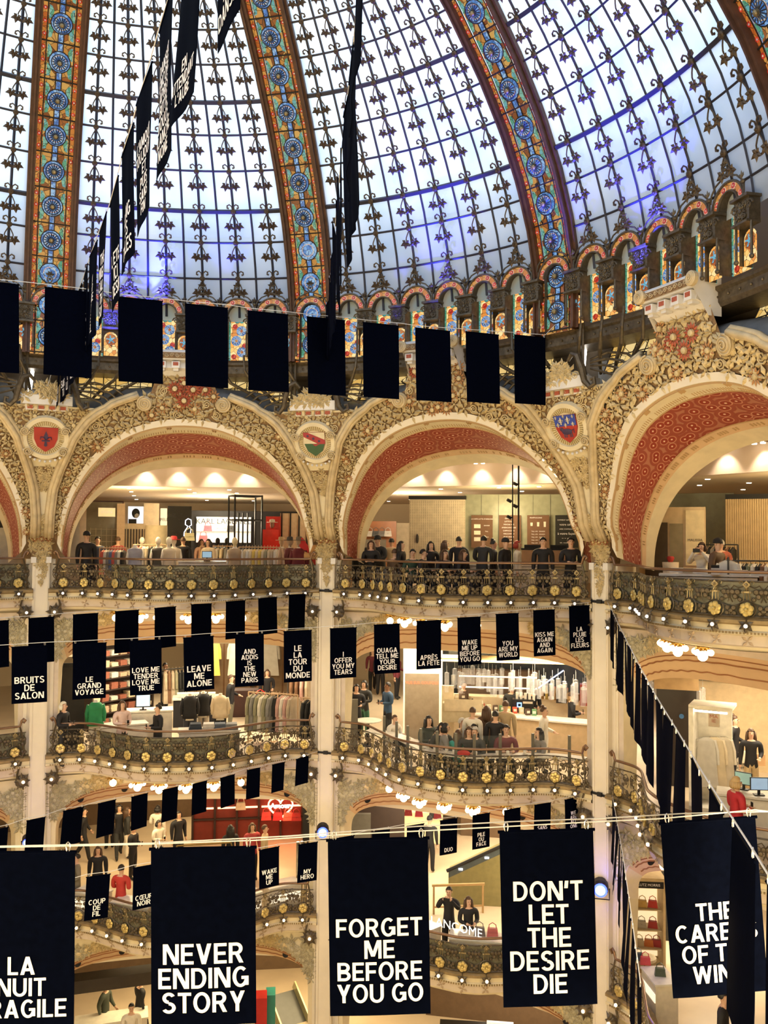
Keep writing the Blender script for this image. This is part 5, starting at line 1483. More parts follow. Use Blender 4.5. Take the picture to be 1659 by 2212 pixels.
# second floor -----------------------------------------------------
for (x, y, yaw, pose, hr, st, tp, bt, lab, kw) in [
    (137, 1516, 60, 'phone', 'white', 'bob', BLK, BLK, 'person with white blond hair in black at the left end of the second floor', dict(sc=.98)),
    (264, 1514, 30, 'phone', 'brown', 'long', (.75, .55, .5), DGR, 'assistant with long brown hair and a pink blouse at the second floor till', dict(sc=.96)),
    (342, 1522, -70, 'phone', 'black', 'bun', BLK, BLK, 'assistant with dark hair tied back right of the till screen', dict(sc=.96)),
    (357, 1432, 40, 'carry', 'black', 'short', BLK, BLK, 'person in black holding white cloth at the back of the second floor', dict(skin=skin2)),
    (499, 1458, 70, 'carry', 'brown', 'short', BLK, (.15, .14, .1), 'person in a black jacket walking past the mannequins', {}),
    (577, 1446, 10, 'carry', 'brown', 'long', BLK, BLK, 'person with long hair in a black cardigan behind the jacket rack', dict(sc=.97)),
    (805, 1402, 5, 'walk', 'brown', 'long', BUR, BLK, 'person in a dark red check coat standing far back left of the cafe', dict(sc=.98)),
    (822, 1406, 170, 'stand', 'black', 'short', BLK, BLK, 'person in black standing far back behind the banner left of the cafe', {}),
    (858, 1412, 60, 'carry', 'black', 'long', BUR, BLK, 'person in dark red standing far back by the bright wall', {}),
    (770, 1478, 10, 'phone', 'black', 'bob', BLK, BLK, 'person in black beside the middle column at the second floor', {}),
    (787, 1470, -30, 'phone', 'black', 'bob', DGR, (.05, .16, .1), 'person in dark grey drinking, second from the middle column', {}),
    (838, 1474, -60, 'phone', 'black', 'short', (.03, .07, .14), BLK, 'person in a blue jacket standing with a cup left of the grey panel', dict(skin=skin2)),
    (1021, 1528, 160, 'stand', 'brown', 'short', WHT, BLK, 'person in white seen from behind at the cafe counter', {}),
    (1051, 1525, 175, 'stand', 'brown', 'long', BRN, BLK, 'person with long auburn hair seen from behind at the cafe counter', {}),
    (1070, 1536, 170, 'stand', 'black', 'short', BLK, BLK, 'person in black seen from behind at the cafe counter', {}),
    (1092, 1514, 178, 'stand', 'brown', 'short', BEI, BEI, 'tall person in beige with a shoulder strap seen from behind', dict(sc=1.05, bulk=1.2)),
    (1175, 1527, 75, 'carry', 'brown', 'bun', WHT, WHT, 'cafe worker in a pale apron standing at the counter', {}),
    (1586, 1546, 70, 'carry', 'brown', 'bun', BLK, BLK, 'person in a black dress with a red flower beside the dress cubicle', {}),
    (1622, 1574, 10, 'carry', 'brown', 'long', BLK, BEI, 'person with dark red hair and black top carrying shopping bags', dict(sc=.97)),
    (1590, 1678, 120, 'phone', 'blond', 'bob', (.45, .02, .03), BLK, 'assistant in a red blouse bending over the till counter of the right bay', dict(sc=.96)),
]:
    person(pxp(x, y, 2, 1.74*kw.get('sc', 1)), yaw, pose, hr, st, tp, bt, lab, **kw)
# first floor ------------------------------------------------------
for (x, y, yaw, pose, hr, st, tp, bt, lab, kw) in [
    (181, 1745, 80, 'walk', 'black', 'short', BLK, BLK, 'person in black striding past the glass tubes on the first floor', {}),
    (238, 1722, 200, 'stand', 'black', 'long', BLK, BLK, 'person in black seen from behind on the first floor', {}),
    (258, 1738, 10, 'walk', 'black', 'bob', BLK, DGR, 'person in black walking towards the viewer on the first floor', {}),
    (275, 1744, 100, 'stand', 'brown', 'long', DGR, WHT, 'person in dark grey beside the one walking towards the viewer', dict(sc=.95)),
    (341, 1740, 160, 'carry', 'black', 'bob', WHT, BLK, 'person in a white jacket seen from behind on the first floor', dict(sc=.97)),
    (343, 1772, 40, 'phone', 'black', 'bob', WHT, DGR, 'smaller person in white in front of the white jacket', dict(sc=.9)),
    (212, 1828, 0, 'stand', 'brown', 'long', BLK, JEAN, 'person with long brown hair in a black jacket and blue jeans facing the viewer', dict(sc=.98)),
    (166, 1844, -80, 'carry', 'black', 'short', (.2, .17, .12), BLK, 'person with a grey jacket beside the left column foot, half hidden by a banner', {}),
    (288, 1782, 60, 'phone', 'black', 'short', BLK, BLK, 'person in black at the lit counter of the first floor', dict(sc=.95)),
    (262, 1868, 150, 'phone', 'black', 'short', (.5, .04, .03), BLK, 'person in a red sweater seen from behind at the perfume counter', {}),
    (386, 1752, 30, 'stand', 'black', 'bob', BLK, BLK, 'person in a black coat left of the brass display table', dict(bulk=1.25)),
    (498, 1782, 200, 'stand', 'black', 'long', BLK, BLK, 'person with long black hair behind the brass display table', {}),
    (545, 1778, 20, 'stand', 'brown', 'long', (.4, .05, .06), BLK, 'person in dark red before the red lit shop', {}),
    (572, 1782, 80, 'stand', 'brown', 'short', BEI, BLK, 'person in a beige coat before the red lit shop', {}),
    (928, 1764, 165, 'stand', 'black', 'short', BLK, BLK, 'person in black with a rucksack walking away beside the lit panel', dict(hat=(BLK, False))),
    (970, 1916, -10, 'camera', 'black', 'short', BLK, BLK, 'person in black taking a photo on the first floor beside the escalator', dict(bulk=1.2)),
    (1012, 1937, 15, 'phone', 'brown', 'long', BLK, BRN, 'person with sunglasses in black looking at a phone beside the photographer', dict(sc=.95)),
    (1562, 2142, 80, 'stand', 'black', 'short', BLK, BLK, 'person in a black suit at the bottom right on the first floor', {}),
    (803, 1745, 30, 'stand', 'black', 'short', BLK, BLK, 'person in black in the dark shop right of the middle column foot', {}),
]:
    person(pxp(x, y, 1, 1.74*kw.get('sc', 1)), yaw, pose, hr, st, tp, bt, lab, **kw)
for (x, y, yaw, pose, tp, lab) in [(228, 2122, 60, 'walk', (.06, .07, .05), 'person in dark green walking over the ground floor'), (303, 2112, 120, 'walk', BLK, 'person in black walking over the ground floor'),
                                   (284, 2168, 0, 'stand', WHT, 'person in white on the ground floor at the bottom edge'), (500, 2100, 60, 'stand', BLK, 'person in black on the ground floor behind a banner')]:
    if x == 500: continue
    person(pxp(x, y, 0), yaw, pose, 'black', 'short', tp, BLK, lab)
# ================================================================ SHOPS AND CAFE
def face_frame(P, yaw=0.0):
    """right, away, up as seen by the viewer, turned by yaw degrees"""
    v = Vector(P) - CAMP; v.z = 0; v.normalize(); Y = Matrix.Rotation(R_(yaw), 3, 'Z') @ v
    return Vector((Y.y, -Y.x, 0)), Y
def radial_frame(P):
    e = Vector((P[0], P[1], 0)).normalized(); return Vector((e.y, -e.x, 0)), e
def things_at(name, P, X, Y, label, cat, group=None, kind=None):
    o = empty(name, P, label=label, cat=cat, group=group, kind=kind)
    m = Matrix((X, Y, ZV)).transposed().to_4x4(); m.translation = P; o.matrix_world = m
    return o
def text_part(s, size, P, parent, m, X=LX, Z=LY, name='lettering', off=.0):
    """lettering standing in the x-z plane of the parent, centred on P"""
    cu = bpy.data.curves.new('t', 'FONT'); cu.body = s; cu.align_x = 'CENTER'; cu.align_y = 'CENTER'; cu.size = size; cu.resolution_u = 2; cu.offset = off; cu.space_line = .9
    ob = bpy.data.objects.new('t', cu); COL.objects.link(ob)
    dg = bpy.context.evaluated_depsgraph_get(); me = bpy.data.meshes.new_from_object(ob.evaluated_get(dg))
    bpy.data.objects.remove(ob); bpy.data.curves.remove(cu)
    P = Vector(P)
    for v in me.vertices: v.co = P + X*v.co.x + Z*v.co.y
    me.name = name; me.materials.clear(); me.materials.append(m)
    o = bpy.data.objects.new(name, me); COL.objects.link(o); o.parent = parent
    return o
def emis(col, s): return paint(col, .5, 0.0, s)
GAR = None
def garment_mesh(long_):
    b = MB(); H = 1.05 if long_ else .72
    for (w0, w1, z0, z1, d0, d1) in ((.06, .20, 0, -.07, .03, .05), (.20, .21, -.07, -.3, .05, .06), (.21, .23 if not long_ else .28, -.3, -H, .06, .07)):
        b.add([Vector((x, y, z)) for (w_, d, z) in ((w0, d0, z0), (w1, d1, z1)) for x, y in ((-w_, -d), (w_, -d), (w_, d), (-w_, d))], [(0, 1, 5, 4), (1, 2, 6, 5), (2, 3, 7, 6), (3, 0, 4, 7), (4, 5, 6, 7)])
    for sx in (-1, 1): b.tube([(sx*.18, 0, -.07), (sx*.25, 0, -.3), (sx*.27, -.01, -.58)], [.06, .055, .045], 6)
    return b
def hanger_mesh():
    b = MB(); b.tube([(-.19, 0, -.05), (0, 0, .03), (.19, 0, -.05)], .008, 4); b.tube([(0, 0, .03), (0, 0, .08), (.03, 0, .1), (.02, 0, .12)], .006, 4); return b
GM = {}
def clothes_rack(P, yaw, w, cols, desc, h=1.45, wood=True, long_=False, lab='wooden'):
    X, Y = face_frame(P, yaw)
    col = (.62, .42, .25) if wood else (.05, .05, .05)
    root = things_at('clothes_rack', P, X, Y, '%s clothes rack %s' % (lab, desc), 'clothes rack')
    b = MB(); b.tube([(-w/2, 0, h), (w/2, 0, h)], .018, 6); b.build('rail', paint(col, .5), root)
    for sx in (-1, 1):
        b = MB(); b.tube([(sx*w/2, 0, 0), (sx*w/2, 0, h)], .02, 6); b.box((sx*w/2, 0, .02), (.05, .5, .04)); b.build('post', paint(col, .5), root)
    n = len(cols)
    for i, (cn, c) in enumerate(cols):
        x = -w/2 + .08 + (w-.16)*(i+.5)/n
        if long_ not in GM:
            GM[long_] = garment_mesh(long_); 
        G = things_at('garment', P + X*x + ZV*(h-.06), Y*math.cos(.25) + X*math.sin(.25), -X*math.cos(.25) + Y*math.sin(.25), '%s garment from left, %s, on the rack %s' % (ORD[i], cn, desc), 'garment', 'garments on the clothes rack ' + desc)
        if ('g', long_) not in GM: o = GM[long_].build('cloth', paint(c), G); GM[('g', long_)] = o
        else: o = GM[('g', long_)].copy(); COL.objects.link(o); o.parent = G
        o.material_slots[0].link = 'OBJECT'; o.material_slots[0].material = paint(c)
        if 'h' not in GM: o = hanger_mesh().build('hanger', paint((.6, .45, .3)), G); GM['h'] = o
        else: o = GM['h'].copy(); COL.objects.link(o); o.parent = G
    return root
def mannequin(P, yaw, dress, label, head=True, headcol=WHT, trousers=None, torso=WHT, hat=None, kind='dress', base=True, h=1.0):
    X, Y = face_frame(P, yaw)
    root = things_at('mannequin', P, X, Y, label, 'mannequin'); S = lambda z: z*h
    b = MB()
    b.lathe((0, 0, 0), [(.16, .72), (.15, .85), (.115, 1.02), (.14, 1.2), (.165, 1.3), (.155, 1.37), (.08, 1.42), (.05, 1.46), (.045, 1.5)], 14, Vector((1.1, 0, 0)), Vector((0, .72, 0)))
    for sx in (-1, 1): b.tube([(sx*.17, 0, 1.36), (sx*.22, .01, 1.12), (sx*.21, -.03, .86)], [.05, .042, .03], 7)
    b.build('torso', paint(torso), root, True)
    if head:
        b = MB(); b.ball((0, -.01, 1.62), .105, 12, 9, sc=(.8, .98, 1.2)); b.tube([(0, 0, 1.46), (0, 0, 1.56)], .05, 8); b.ball((0, -.115, 1.61), .016, 6, 4); b.build('head', paint(headcol), root, True)
    if hat:
        b = MB(); b.lathe((0, 0, 1.66), [(.19, 0), (.19, .015), (.1, .02), (.095, .1), (.06, .12), (.01, .122)], 16); b.build('hat', paint(hat), root, True)
    if base:
        b = MB(); b.tube([(0, 0, .0), (0, 0, .75)], .018, 6); b.lathe((0, 0, 0), [(.17, 0), (.17, .02), (.03, .03)], 14); b.build('stand', paint((.5, .5, .5), .3, .8), root)
    d = MB()
    if kind == 'dress':
        d.lathe((0, 0, 0), [(.28, .45), (.24, .75), (.16, 1.02), (.18, 1.2), (.20, 1.31), (.18, 1.375), (.10, 1.41)], 16, Vector((1.1, 0, 0)), Vector((0, .75, 0)))
    elif kind == 'coat':
        d.lathe((0, 0, 0), [(.27, .55), (.25, .8), (.19, 1.05), (.185, 1.25), (.2, 1.34), (.12, 1.43)], 14, Vector((1.1, 0, 0)), Vector((0, .8, 0)))
        for sx in (-1, 1): d.tube([(sx*.18, 0, 1.36), (sx*.25, .01, 1.1), (sx*.24, -.04, .82)], [.075, .065, .055], 7)
    else:
        d.lathe((0, 0, 0), [(.215, .78), (.20, .95), (.18, 1.05), (.19, 1.25), (.205, 1.33), (.11, 1.43)], 14, Vector((1.1, 0, 0)), Vector((0, .8, 0)))
        for sx in (-1, 1): d.tube([(sx*.18, 0, 1.36), (sx*.24, .01, 1.12), (sx*.23, -.03, .88)], [.066, .058, .045], 7)
    d.build('garment', paint(dress), root, True)
    if trousers:
        b = MB()
        for sx in (-1, 1): b.tube([(sx*.08, 0, .95), (sx*.10, 0, .5), (sx*.10, 0, .06)], [.105, .08, .06], 8)
        b.lathe((0, 0, .8), [(.17, 0), (.18, .1), (.15, .22)], 12, Vector((1.1, 0, 0)), Vector((0, .8, 0))); b.build('trousers', paint(trousers), root, True)
    return root
def panel_box(name, P, w, h, t, m, label, cat, z0=0.0, yaw=0.0, kind=None, radial=False, frame=None):
    X, Y = radial_frame(P) if radial else face_frame(P, yaw)
    root = things_at(name, P, X, Y, label, cat, kind=kind)
    b = MB(); b.box((0, 0, z0+h/2), (w, t, h)); b.build('panel', m, root)
    if frame:
        b = MB()
        for sx in (-1, 1): b.box((sx*w/2, -.01, z0+h/2), (.05, t+.05, h))
        for zz in (z0, z0+h): b.box((0, -.01, zz), (w+.05, t+.05, .05))
        b.build('frame', frame, root)
    return root
def dims(x0, x1, y0, y1, r):
    """position, width, z0 and height of something spanning these pixels at distance r from the hall's axis"""
    P = at_cyl((x0+x1)/2, y1, r); T = at_cyl((x0+x1)/2, y0, r); h = (P-CAMP).dot(FW)
    return P, (x1-x0)*h/FPX, T.z - P.z
def flat(name, x0, x1, y0, y1, r, m, label, cat, t=.05, fl=None, frame=None, kind=None, yaw=0):
    P, w_, h = dims(x0, x1, y0, y1, r)
    z0 = 0.0
    if fl is not None:
        z0 = P.z - FL[fl]; P = P.copy(); P.z = FL[fl]
    return panel_box(name, P, w_, h, t, m, label, cat, z0, yaw, kind, frame=frame), w_, h, z0
def handbag(P, col, label, s=1.0, yaw=0, group=None):
    X, Y = face_frame(P, yaw); root = things_at('handbag', P, X, Y, label, 'handbag', group)
    b = MB(); b.box((0, 0, .10*s), (.28*s, .11*s, .20*s), taper=.82); b.box((0, -.058*s, .15*s), (.24*s, .012*s, .09*s)); b.ball((0, -.068*s, .11*s), .014*s, 6, 4); b.build('body', paint(col, .4), root)
    b = MB(); b.tube([(-.09*s, 0, .19*s), (-.08*s, 0, .28*s), (0, 0, .33*s), (.08*s, 0, .28*s), (.09*s, 0, .19*s)], .012*s, 5); b.build('handle', paint(col, .4), root)
    return root
def counter(P, w, d, h, yaw, label, col=WHT, top=(.8, .74, .64), slats=False, radial=False):
    X, Y = radial_frame(P) if radial else face_frame(P, yaw)
    root = things_at('counter', P, X, Y, label, 'counter')
    b = MB(); b.box((0, 0, h/2-.02), (w, d, h-.04))
    if slats:
        for i in range(int(w/.09)): b.box((-w/2+.045+.09*i, -d/2-.012, h/2), (.045, .02, h-.1))
    b.build('front', paint(col), root)
    b = MB(); b.box((0, 0, h), (w+.06, d+.06, .045)); b.build('top', paint(top, .3), root)
    return root
def screen_on(P, w, h, yaw, label, col=(.45, .6, .75), name='monitor', emit=1.0):
    X, Y = face_frame(P, yaw); root = things_at(name, P, X, Y, label, 'screen')
    b = MB(); b.box((0, 0, .1+h/2), (w, .03, h)); b.build('case', blackm, root)
    b = MB(); b.box((0, -.017, .1+h/2), (w-.03, .004, h-.03)); b.build('display', emis(col, emit), root)
    b = MB(); b.box((0, .02, .06), (.05, .03, .12)); b.box((0, .02, .008), (.2, .14, .016)); b.build('stand', blackm, root)
    return root
def chair(P, yaw, label):
    X, Y = face_frame(P, yaw); root = things_at('cafe_chair', P, X, Y, label, 'chair', 'cafe chairs')
    b = MB(); b.lathe((0, 0, .44), [(.2, 0), (.21, .02), (.18, .035)], 14); b.build('seat', paint((.08, .07, .06)), root)
    b = MB(); b.tube([(.2*math.cos(t), .2*abs(math.sin(t))*1.0, .46 + .38*math.sin(t)) for t in [pi*i/10 for i in range(11)]], .013, 5); b.tube([(0, .2, .82), (0, .17, .46)], .012, 5); b.build('backrest', paint((.1, .09, .08), .4, .5), root)
    for sx in (-1, 1):
        for sy in (-1, 1):
            b = MB(); b.tube([(sx*.15, sy*.15, .44), (sx*.19, sy*.19, 0)], .013, 5); b.build('leg', paint((.1, .09, .08), .4, .5), root)
    return root
DL = None
def downlight(P, label, em=dlight):
    global DL
    if DL is None:
        root = empty('downlight'); b = MB(); b.lathe((0, 0, 0), [(.085, 0), (.085, .03), (.06, .03)], 12); b.build('rim', paint((.5, .4, .3)), root)
        b = MB(); b.lathe((0, 0, -.012), [(.062, 0), (.062, .02)], 12); b.build('lens', dlight, root); DL = root; o = root
    else: o = copy_tree(DL)
    o.location = P; tag(o, label, 'lamp', 'downlights in the shop ceilings')
    return o
n_ = 0
for bay in (0, 1, 2):
    for r in (15.8, 17.8, 20.5, 23.5):
        for j in range(6):
            u = bay + (j+.5)/6
            if u > 2.6 or (r > 19 and bay == 2): continue
            downlight(cp(u + .02*((j*7) % 3), r, 3.265), '%s downlight from the left, %s row back, in the %s ceiling' % (ORD[j], ORD[[15.8, 17.8, 20.5, 23.5].index(r)], BAYS[bay]))
# bulkhead spots of the third floor, over the fashion shop and the cafe
def spot_pair(P, i, lab):
    X, Y = radial_frame(P); root = things_at('twin_spot', P, X, Y, lab, 'lamp', 'twin spots along the bulkheads')
    b = MB(); b.box((0, 0, .0), (.42, .1, .05)); b.build('housing', paint((.3, .24, .2)), root)
    l = bpy.data.lights.new('twin_spot_light', 'SPOT'); l.energy = 55; l.color = (1, .84, .6); l.spot_size = 1.5; l.spot_blend = .5; l.shadow_soft_size = .08
    o = bpy.data.objects.new('twin_spot_light', l); COL.objects.link(o); o.location = P - Y*.05 - ZV*.08; o.rotation_euler = (Y*.3 - ZV).to_track_quat('-Z', 'Y').to_euler()
    for sx in (-1, 1):
        b = MB(); b.lathe((sx*.11, -.02, -.05), [(.055, 0), (.055, .05)], 10); b.build('lens', dlight, root)
    return root
for i, x in enumerate((316, 386, 463, 532)): spot_pair(at_rz(x, 14.6, 3.93), i, '%s twin spot from the left along the bulkhead of the fashion shop' % ORD[i])
for i, x in enumerate((893, 960, 1036, 1110, 1180)): spot_pair(at_rz(x, 14.6, 3.93), i, '%s twin spot from the left along the bulkhead of the cafe' % ORD[i])
for i, x in enumerate((1560, 1640)): spot_pair(at_rz(x, 14.6, 3.93), i, '%s twin spot from the left along the bulkhead of the right bay' % ORD[i])

# ---- third floor, fashion shop --------------------------------------------------------------
flat('partition', 120, 168, 1118, 1300, 14.2, paint((.62, .56, .44)), 'pale partition at the left end of the fashion shop, with a red dot', 'partition', .1)
P = at_cyl(141, 1158, 14.05); b = MB(); X, Y = face_frame(P); b.lathe(P, [(.07, 0), (.07, .02)], 14, X, ZV, -Y); tag(b.build('alarm_bell', paint((.6, .04, .02))), 'round red alarm disc on the pale partition left of the fashion shop', 'alarm')
flat('partition', -10, 42, 1140, 1300, 14.4, paint((.6, .54, .42)), 'pale partition in the bay at the left edge', 'partition', .1)
flat('curtain', -8, 14, 1112, 1300, 15.5, paint((.03, .025, .025)), 'dark curtain in the bay at the left edge', 'curtain', .15)
flat('door_frame', 168, 183, 1080, 1300, 14.6, paint((.7, .55, .42)), 'pale pink door post right of the partition', 'frame', .2)
rt_, w_, h_, z_ = flat('display_window', 184, 262, 1083, 1230, 20.0, paint((.16, .14, .10), .15), 'dark glass shop window with grid shelves at the left back of the fashion shop', 'window display', .06, frame=paint((.05, .02, .02)))
b = MB()
for i in range(5): b.box((0, -.05, .55+.22*i), (w_*.7, .03, .02))
for i in range(6): b.box((-w_*.35+w_*.14*i, -.05, 1.0), (.02, .03, .95))
b.build('grid_shelf', paint((.3, .25, .18)), rt_)
rt_, w_, h_, z_ = flat('hanging_sign', 213, 248, 1097, 1116, 18.5, emis((.75, .62, .40), .35), 'small pale hanging sign in the left part of the fashion shop', 'sign')
text_part('STONE', .12, (0, -.03, h_/2), rt_, letterw)
for i, x in enumerate((255, 262)):
    rt_, *_ = flat('curtain', x-4, x+6, 1088, 1230, 19.0, paint((.5, .36, .24)), '%s beige curtain right of the dark shop window' % ORD[i], 'curtain', .2)
rt_, w_, h_, z_ = flat('poster', 277, 309, 1094, 1133, 22.5, emis((.85, .9, 1.0), .9), 'backlit white poster of a head with a dark bob', 'poster', .08)
b = MB(); b.ball((.02, -.05, h_*.55), h_*.2, 12, 8, sc=(.75, .1, 1)); b.build('printed_face', paint((.72, .68, .66)), rt_)
b = MB(); b.ball((0, -.045, h_*.62), h_*.27, 12, 8, sc=(.8, .1, 1)); b.box((-.12, -.045, h_*.15), (.3, .02, h_*.3)); b.build('printed_hair', blackm, rt_)
flat('pillar', 309, 341, 1088, 1260, 22.0, paint((.72, .58, .38)), 'pale square pillar behind the poster', 'pillar', .8)
rt_, w_, h_, z_ = flat('wardrobe', 265, 312, 1131, 1250, 20.5, paint((.66, .54, .36)), 'beige wardrobe niche with striped clothes', 'wardrobe', .3)
b = MB()
for i in range(9): b.box((-.42+.1*i, -.17, h_*.55), (.05, .03, h_*.7))
b.build('hanging_clothes', paint((.05, .035, .03)), rt_)
b = MB()
P = at_cyl(339, 1250, 18.5); P.z = 0
tag((lambda o: o)((lambda bb: (bb.lathe(P, [(.42, 0), (.42, 2.15)], 20), bb.build('round_column', paint((.72, .6, .4)), None, True))[1])(MB())), 'round beige display column beside the wardrobe niche', 'column', kind='thing')
rt_, w_, h_, z_ = flat('black_tower', 361, 411, 1094, 1260, 18.0, paint((.012, .011, .011), .15), 'glossy black display tower with a white neon outline', 'display tower', .5)
b = MB(); pts = [(-.02, 0), (.10, .05), (.12, .2), (.06, .3), (.13, .34), (.12, .52), (.02, .56), (-.06, .5), (-.07, .36), (.02, .3), (-.04, .2), (-.1, .1), (-.11, -.02), (.05, -.02)]
b.tube([(x+.26, -.28, h_-.98+z) for x, z in pts], .014, 5); b.build('neon_outline', emis((.8, .85, 1.0), 3.5), rt_)
rt_, w_, h_, z_ = flat('wall_sign', 346, 360, 1098, 1160, 22.5, emis((.8, .72, .55), .4), 'white wall strip with cut off black lettering left of the black tower', 'sign', .05)
text_part('RFELD', .16, (.0, -.04, h_*.6), rt_, blackm)
rt_, w_, h_, z_ = flat('display_wall', 411, 604, 1104, 1270, 23.0, blackm, 'black display wall around the lit white shelves', 'display wall', .3)
rt_, w_, h_, z_ = flat('lit_display', 425, 541, 1117, 1172, 22.6, emis((1, .93, .78), .85), 'bright white lit display with black lettering and bag shelves', 'display', .1)
text_part('KARL LAGERFELD', .30, (.1, -.06, h_*.82), rt_, blackm)
b = MB(); b.box((0, -.2, h_*.42), (w_, .35, .03)); b.build('shelf', paint((.3, .28, .25)), rt_)
for i, (x, c, n) in enumerate(((449, (.5, .05, .1), 'pink'), (470, (.7, .62, .5), 'pale'), (486, (.7, .6, .5), 'cream'), (499, BLK, 'black'))):
    P = at_cyl(x, 1148.5, 22.3); handbag(P, c, '%s handbag on the lit white shelf' % n, 1.2)
P = at_cyl(439, 1171, 22.2); handbag(P, (.6, .1, .12), 'red handbag standing below the lit shelf', 1.3)
P = at_cyl(409, 1168, 17.6); handbag(P, (.6, .55, .35), 'pale gold handbag on the plinth by the black tower', 1.3)
rt_ = things_at('metal_frame', p3(528, 18.0), *face_frame(p3(528, 18.0), 18), 'tall black metal frame structure in front of the red tower', 'frame')
b = MB()
for x in (-.48, .48):
    for y in (-.35, .35): b.box((x, y, 1.6), (.05, .05, 3.2))
for z in (2.35, 3.17):
    for y in (-.35, .35): b.box((0, y, z), (1.0, .05, .05))
    for x in (-.48, .48): b.box((x, 0, z), (.05, .7, .05))
for x in (-.2, -.05, .12): b.box((x, .1, 1.3), (.045, .05, 2.6))
b.build('frame', blackm, rt_)
rt_, w_, h_, z_ = flat('red_tower', 573, 604, 1116, 1270, 19.5, paint((.55, .015, .012), .25), 'taller shiny red display tower', 'display tower', .5)
rt_, w_, h_, z_ = flat('red_tower', 563, 601, 1144, 1270, 19.0, paint((.6, .02, .015), .25), 'lower shiny red display box with a white hat on it', 'display tower', .4)
rt_, w_, h_, z_ = flat('wall_panel', 604, 662, 1107, 1270, 20.0, paint((.70, .55, .36)), 'cream wall panels divided by black bars at the right of the fashion shop', 'wall panel', .06)
b = MB()
for x in (-.55, -.15, .25, .62): b.box((x*w_*.8, -.05, h_/2), (.05, .05, h_))
b.box((0, -.05, h_), (w_, .06, .06)); b.build('bar', blackm, rt_)
GC = {'coral': (.6, .12, .09), 'white': (.75, .7, .6), 'grey': (.25, .24, .23), 'black': (.02, .02, .02), 'blue': (.12, .16, .3), 'cream': (.7, .58, .38), 'yellow': (.75, .55, .12), 'green': (.18, .2, .13), 'pink': (.6, .35, .3), 'beige': (.5, .4, .28), 'brown': (.2, .1, .05), 'khaki': (.3, .28, .18)}
g_ = lambda *a: [(c, GC[c]) for c in a]
clothes_rack(p3(244, 14.6), 0, .80, g_('coral', 'white', 'grey', 'blue', 'coral', 'grey', 'white', 'black'), 'behind the two dark jacketed people', 1.40, lab='pale wooden')
clothes_rack(p3(322, 15.6), 0, 1.0, g_('coral', 'coral', 'white', 'cream', 'black', 'grey', 'coral', 'white'), 'between the white mannequins', 1.50, lab='pale wooden')
clothes_rack(p3(560, 14.3), 0, 1.25, g_('grey', 'cream', 'white', 'cream', 'yellow', 'cream', 'yellow', 'cream', 'khaki', 'cream', 'beige', 'white'), 'beside the beige dress mannequin', 1.45, lab='pale wooden')
clothes_rack(p3(470, 18.0), 0, 1.2, g_('white', 'cream', 'beige', 'white', 'cream', 'grey', 'white'), 'under the lit white display', 1.45, lab='pale wooden')
mannequin(p3(290, 14.0), 10, (.36, .36, .42), 'headless white mannequin in a grey blue flowered dress at the rail', False)
mannequin(p3(305, 17.0), 25, (.62, .64, .72), 'white mannequin with head in pale blue behind the grey blue dress', True)
mannequin(p3(340, 15.2), 20, (.05, .045, .04), 'white headed mannequin in a dark top in the middle of the fashion shop', True)
mannequin(p3(363, 14.6), 30, (.65, .55, .4), 'mannequin with bald cream head in a cream top left of the red headband', True)
mannequin(p3(374, 15.4), 0, (.6, .5, .36), 'mannequin with a bright red headband', True, hat=(.6, .03, .03))
mannequin(p3(506, 13.9), -10, (.42, .31, .2), 'cream headed mannequin in a beige dress near the yellow garments', True, headcol=(.7, .58, .36))
for x, lab in ((469, 'black mannequin, left of two before the lit display'), (489, 'black mannequin, right of two before the lit display')): mannequin(p3(x, 19), 10, BLK, lab, True, headcol=BLK, torso=BLK)
mannequin(p3(607, 16.2), 20, (.3, .2, .14), 'mannequin with a straw hat beside the red tower', True, headcol=(.5, .35, .25), hat=(.45, .33, .2))
mannequin(p3(625, 14.9), 60, (.14, .03, .03), 'mannequin in dark red with a flat cap', True, headcol=(.4, .28, .2), hat=(.05, .04, .035), kind='coat')
mannequin(p3(645, 14.0), -10, (.15, .015, .02), 'mannequin in a burgundy coat with a felt hat by the middle column', True, headcol=(.4, .28, .2), hat=(.2, .15, .1), kind='coat')
P = at_cyl(588, 1142, 19.0); b = MB(); b.ball(P + ZV*.14, .10, 10, 7, sc=(.8, 1, 1.3)); o_ = tag(b.build('head_form', paint((.3, .15, .1)), None, True), 'brown head form wearing a white hat on the red box', 'head form')
b = MB(); b.lathe((0, 0, 0), [(.2, 0), (.2, .015), (.1, .02), (.095, .1), (.01, .12)], 16); o2 = b.build('hat', paint(WHT), o_, True); o2.matrix_world = Matrix.Translation(P + ZV*.22)
rt_ = things_at('easel', p3(606, 13.6), *face_frame(p3(606, 13.6)), 'pale wooden trestle in front of the hat mannequins', 'trestle')
b = MB()
for x in (-.18, .18): b.tube([(x*.2, 0, 1.42), (x*1.1, -.1, 0)], .03, 4); b.tube([(x*.2, 0, 1.42), (x*1.1, .2, 0)], .03, 4)
b.build('legs', paint((.62, .42, .28)), rt_)
rt_ = things_at('paddle_ornament', p3(672, 14.0), *face_frame(p3(672, 14.0)), 'ornament of red and orange paddle blades beside the middle column', 'ornament')
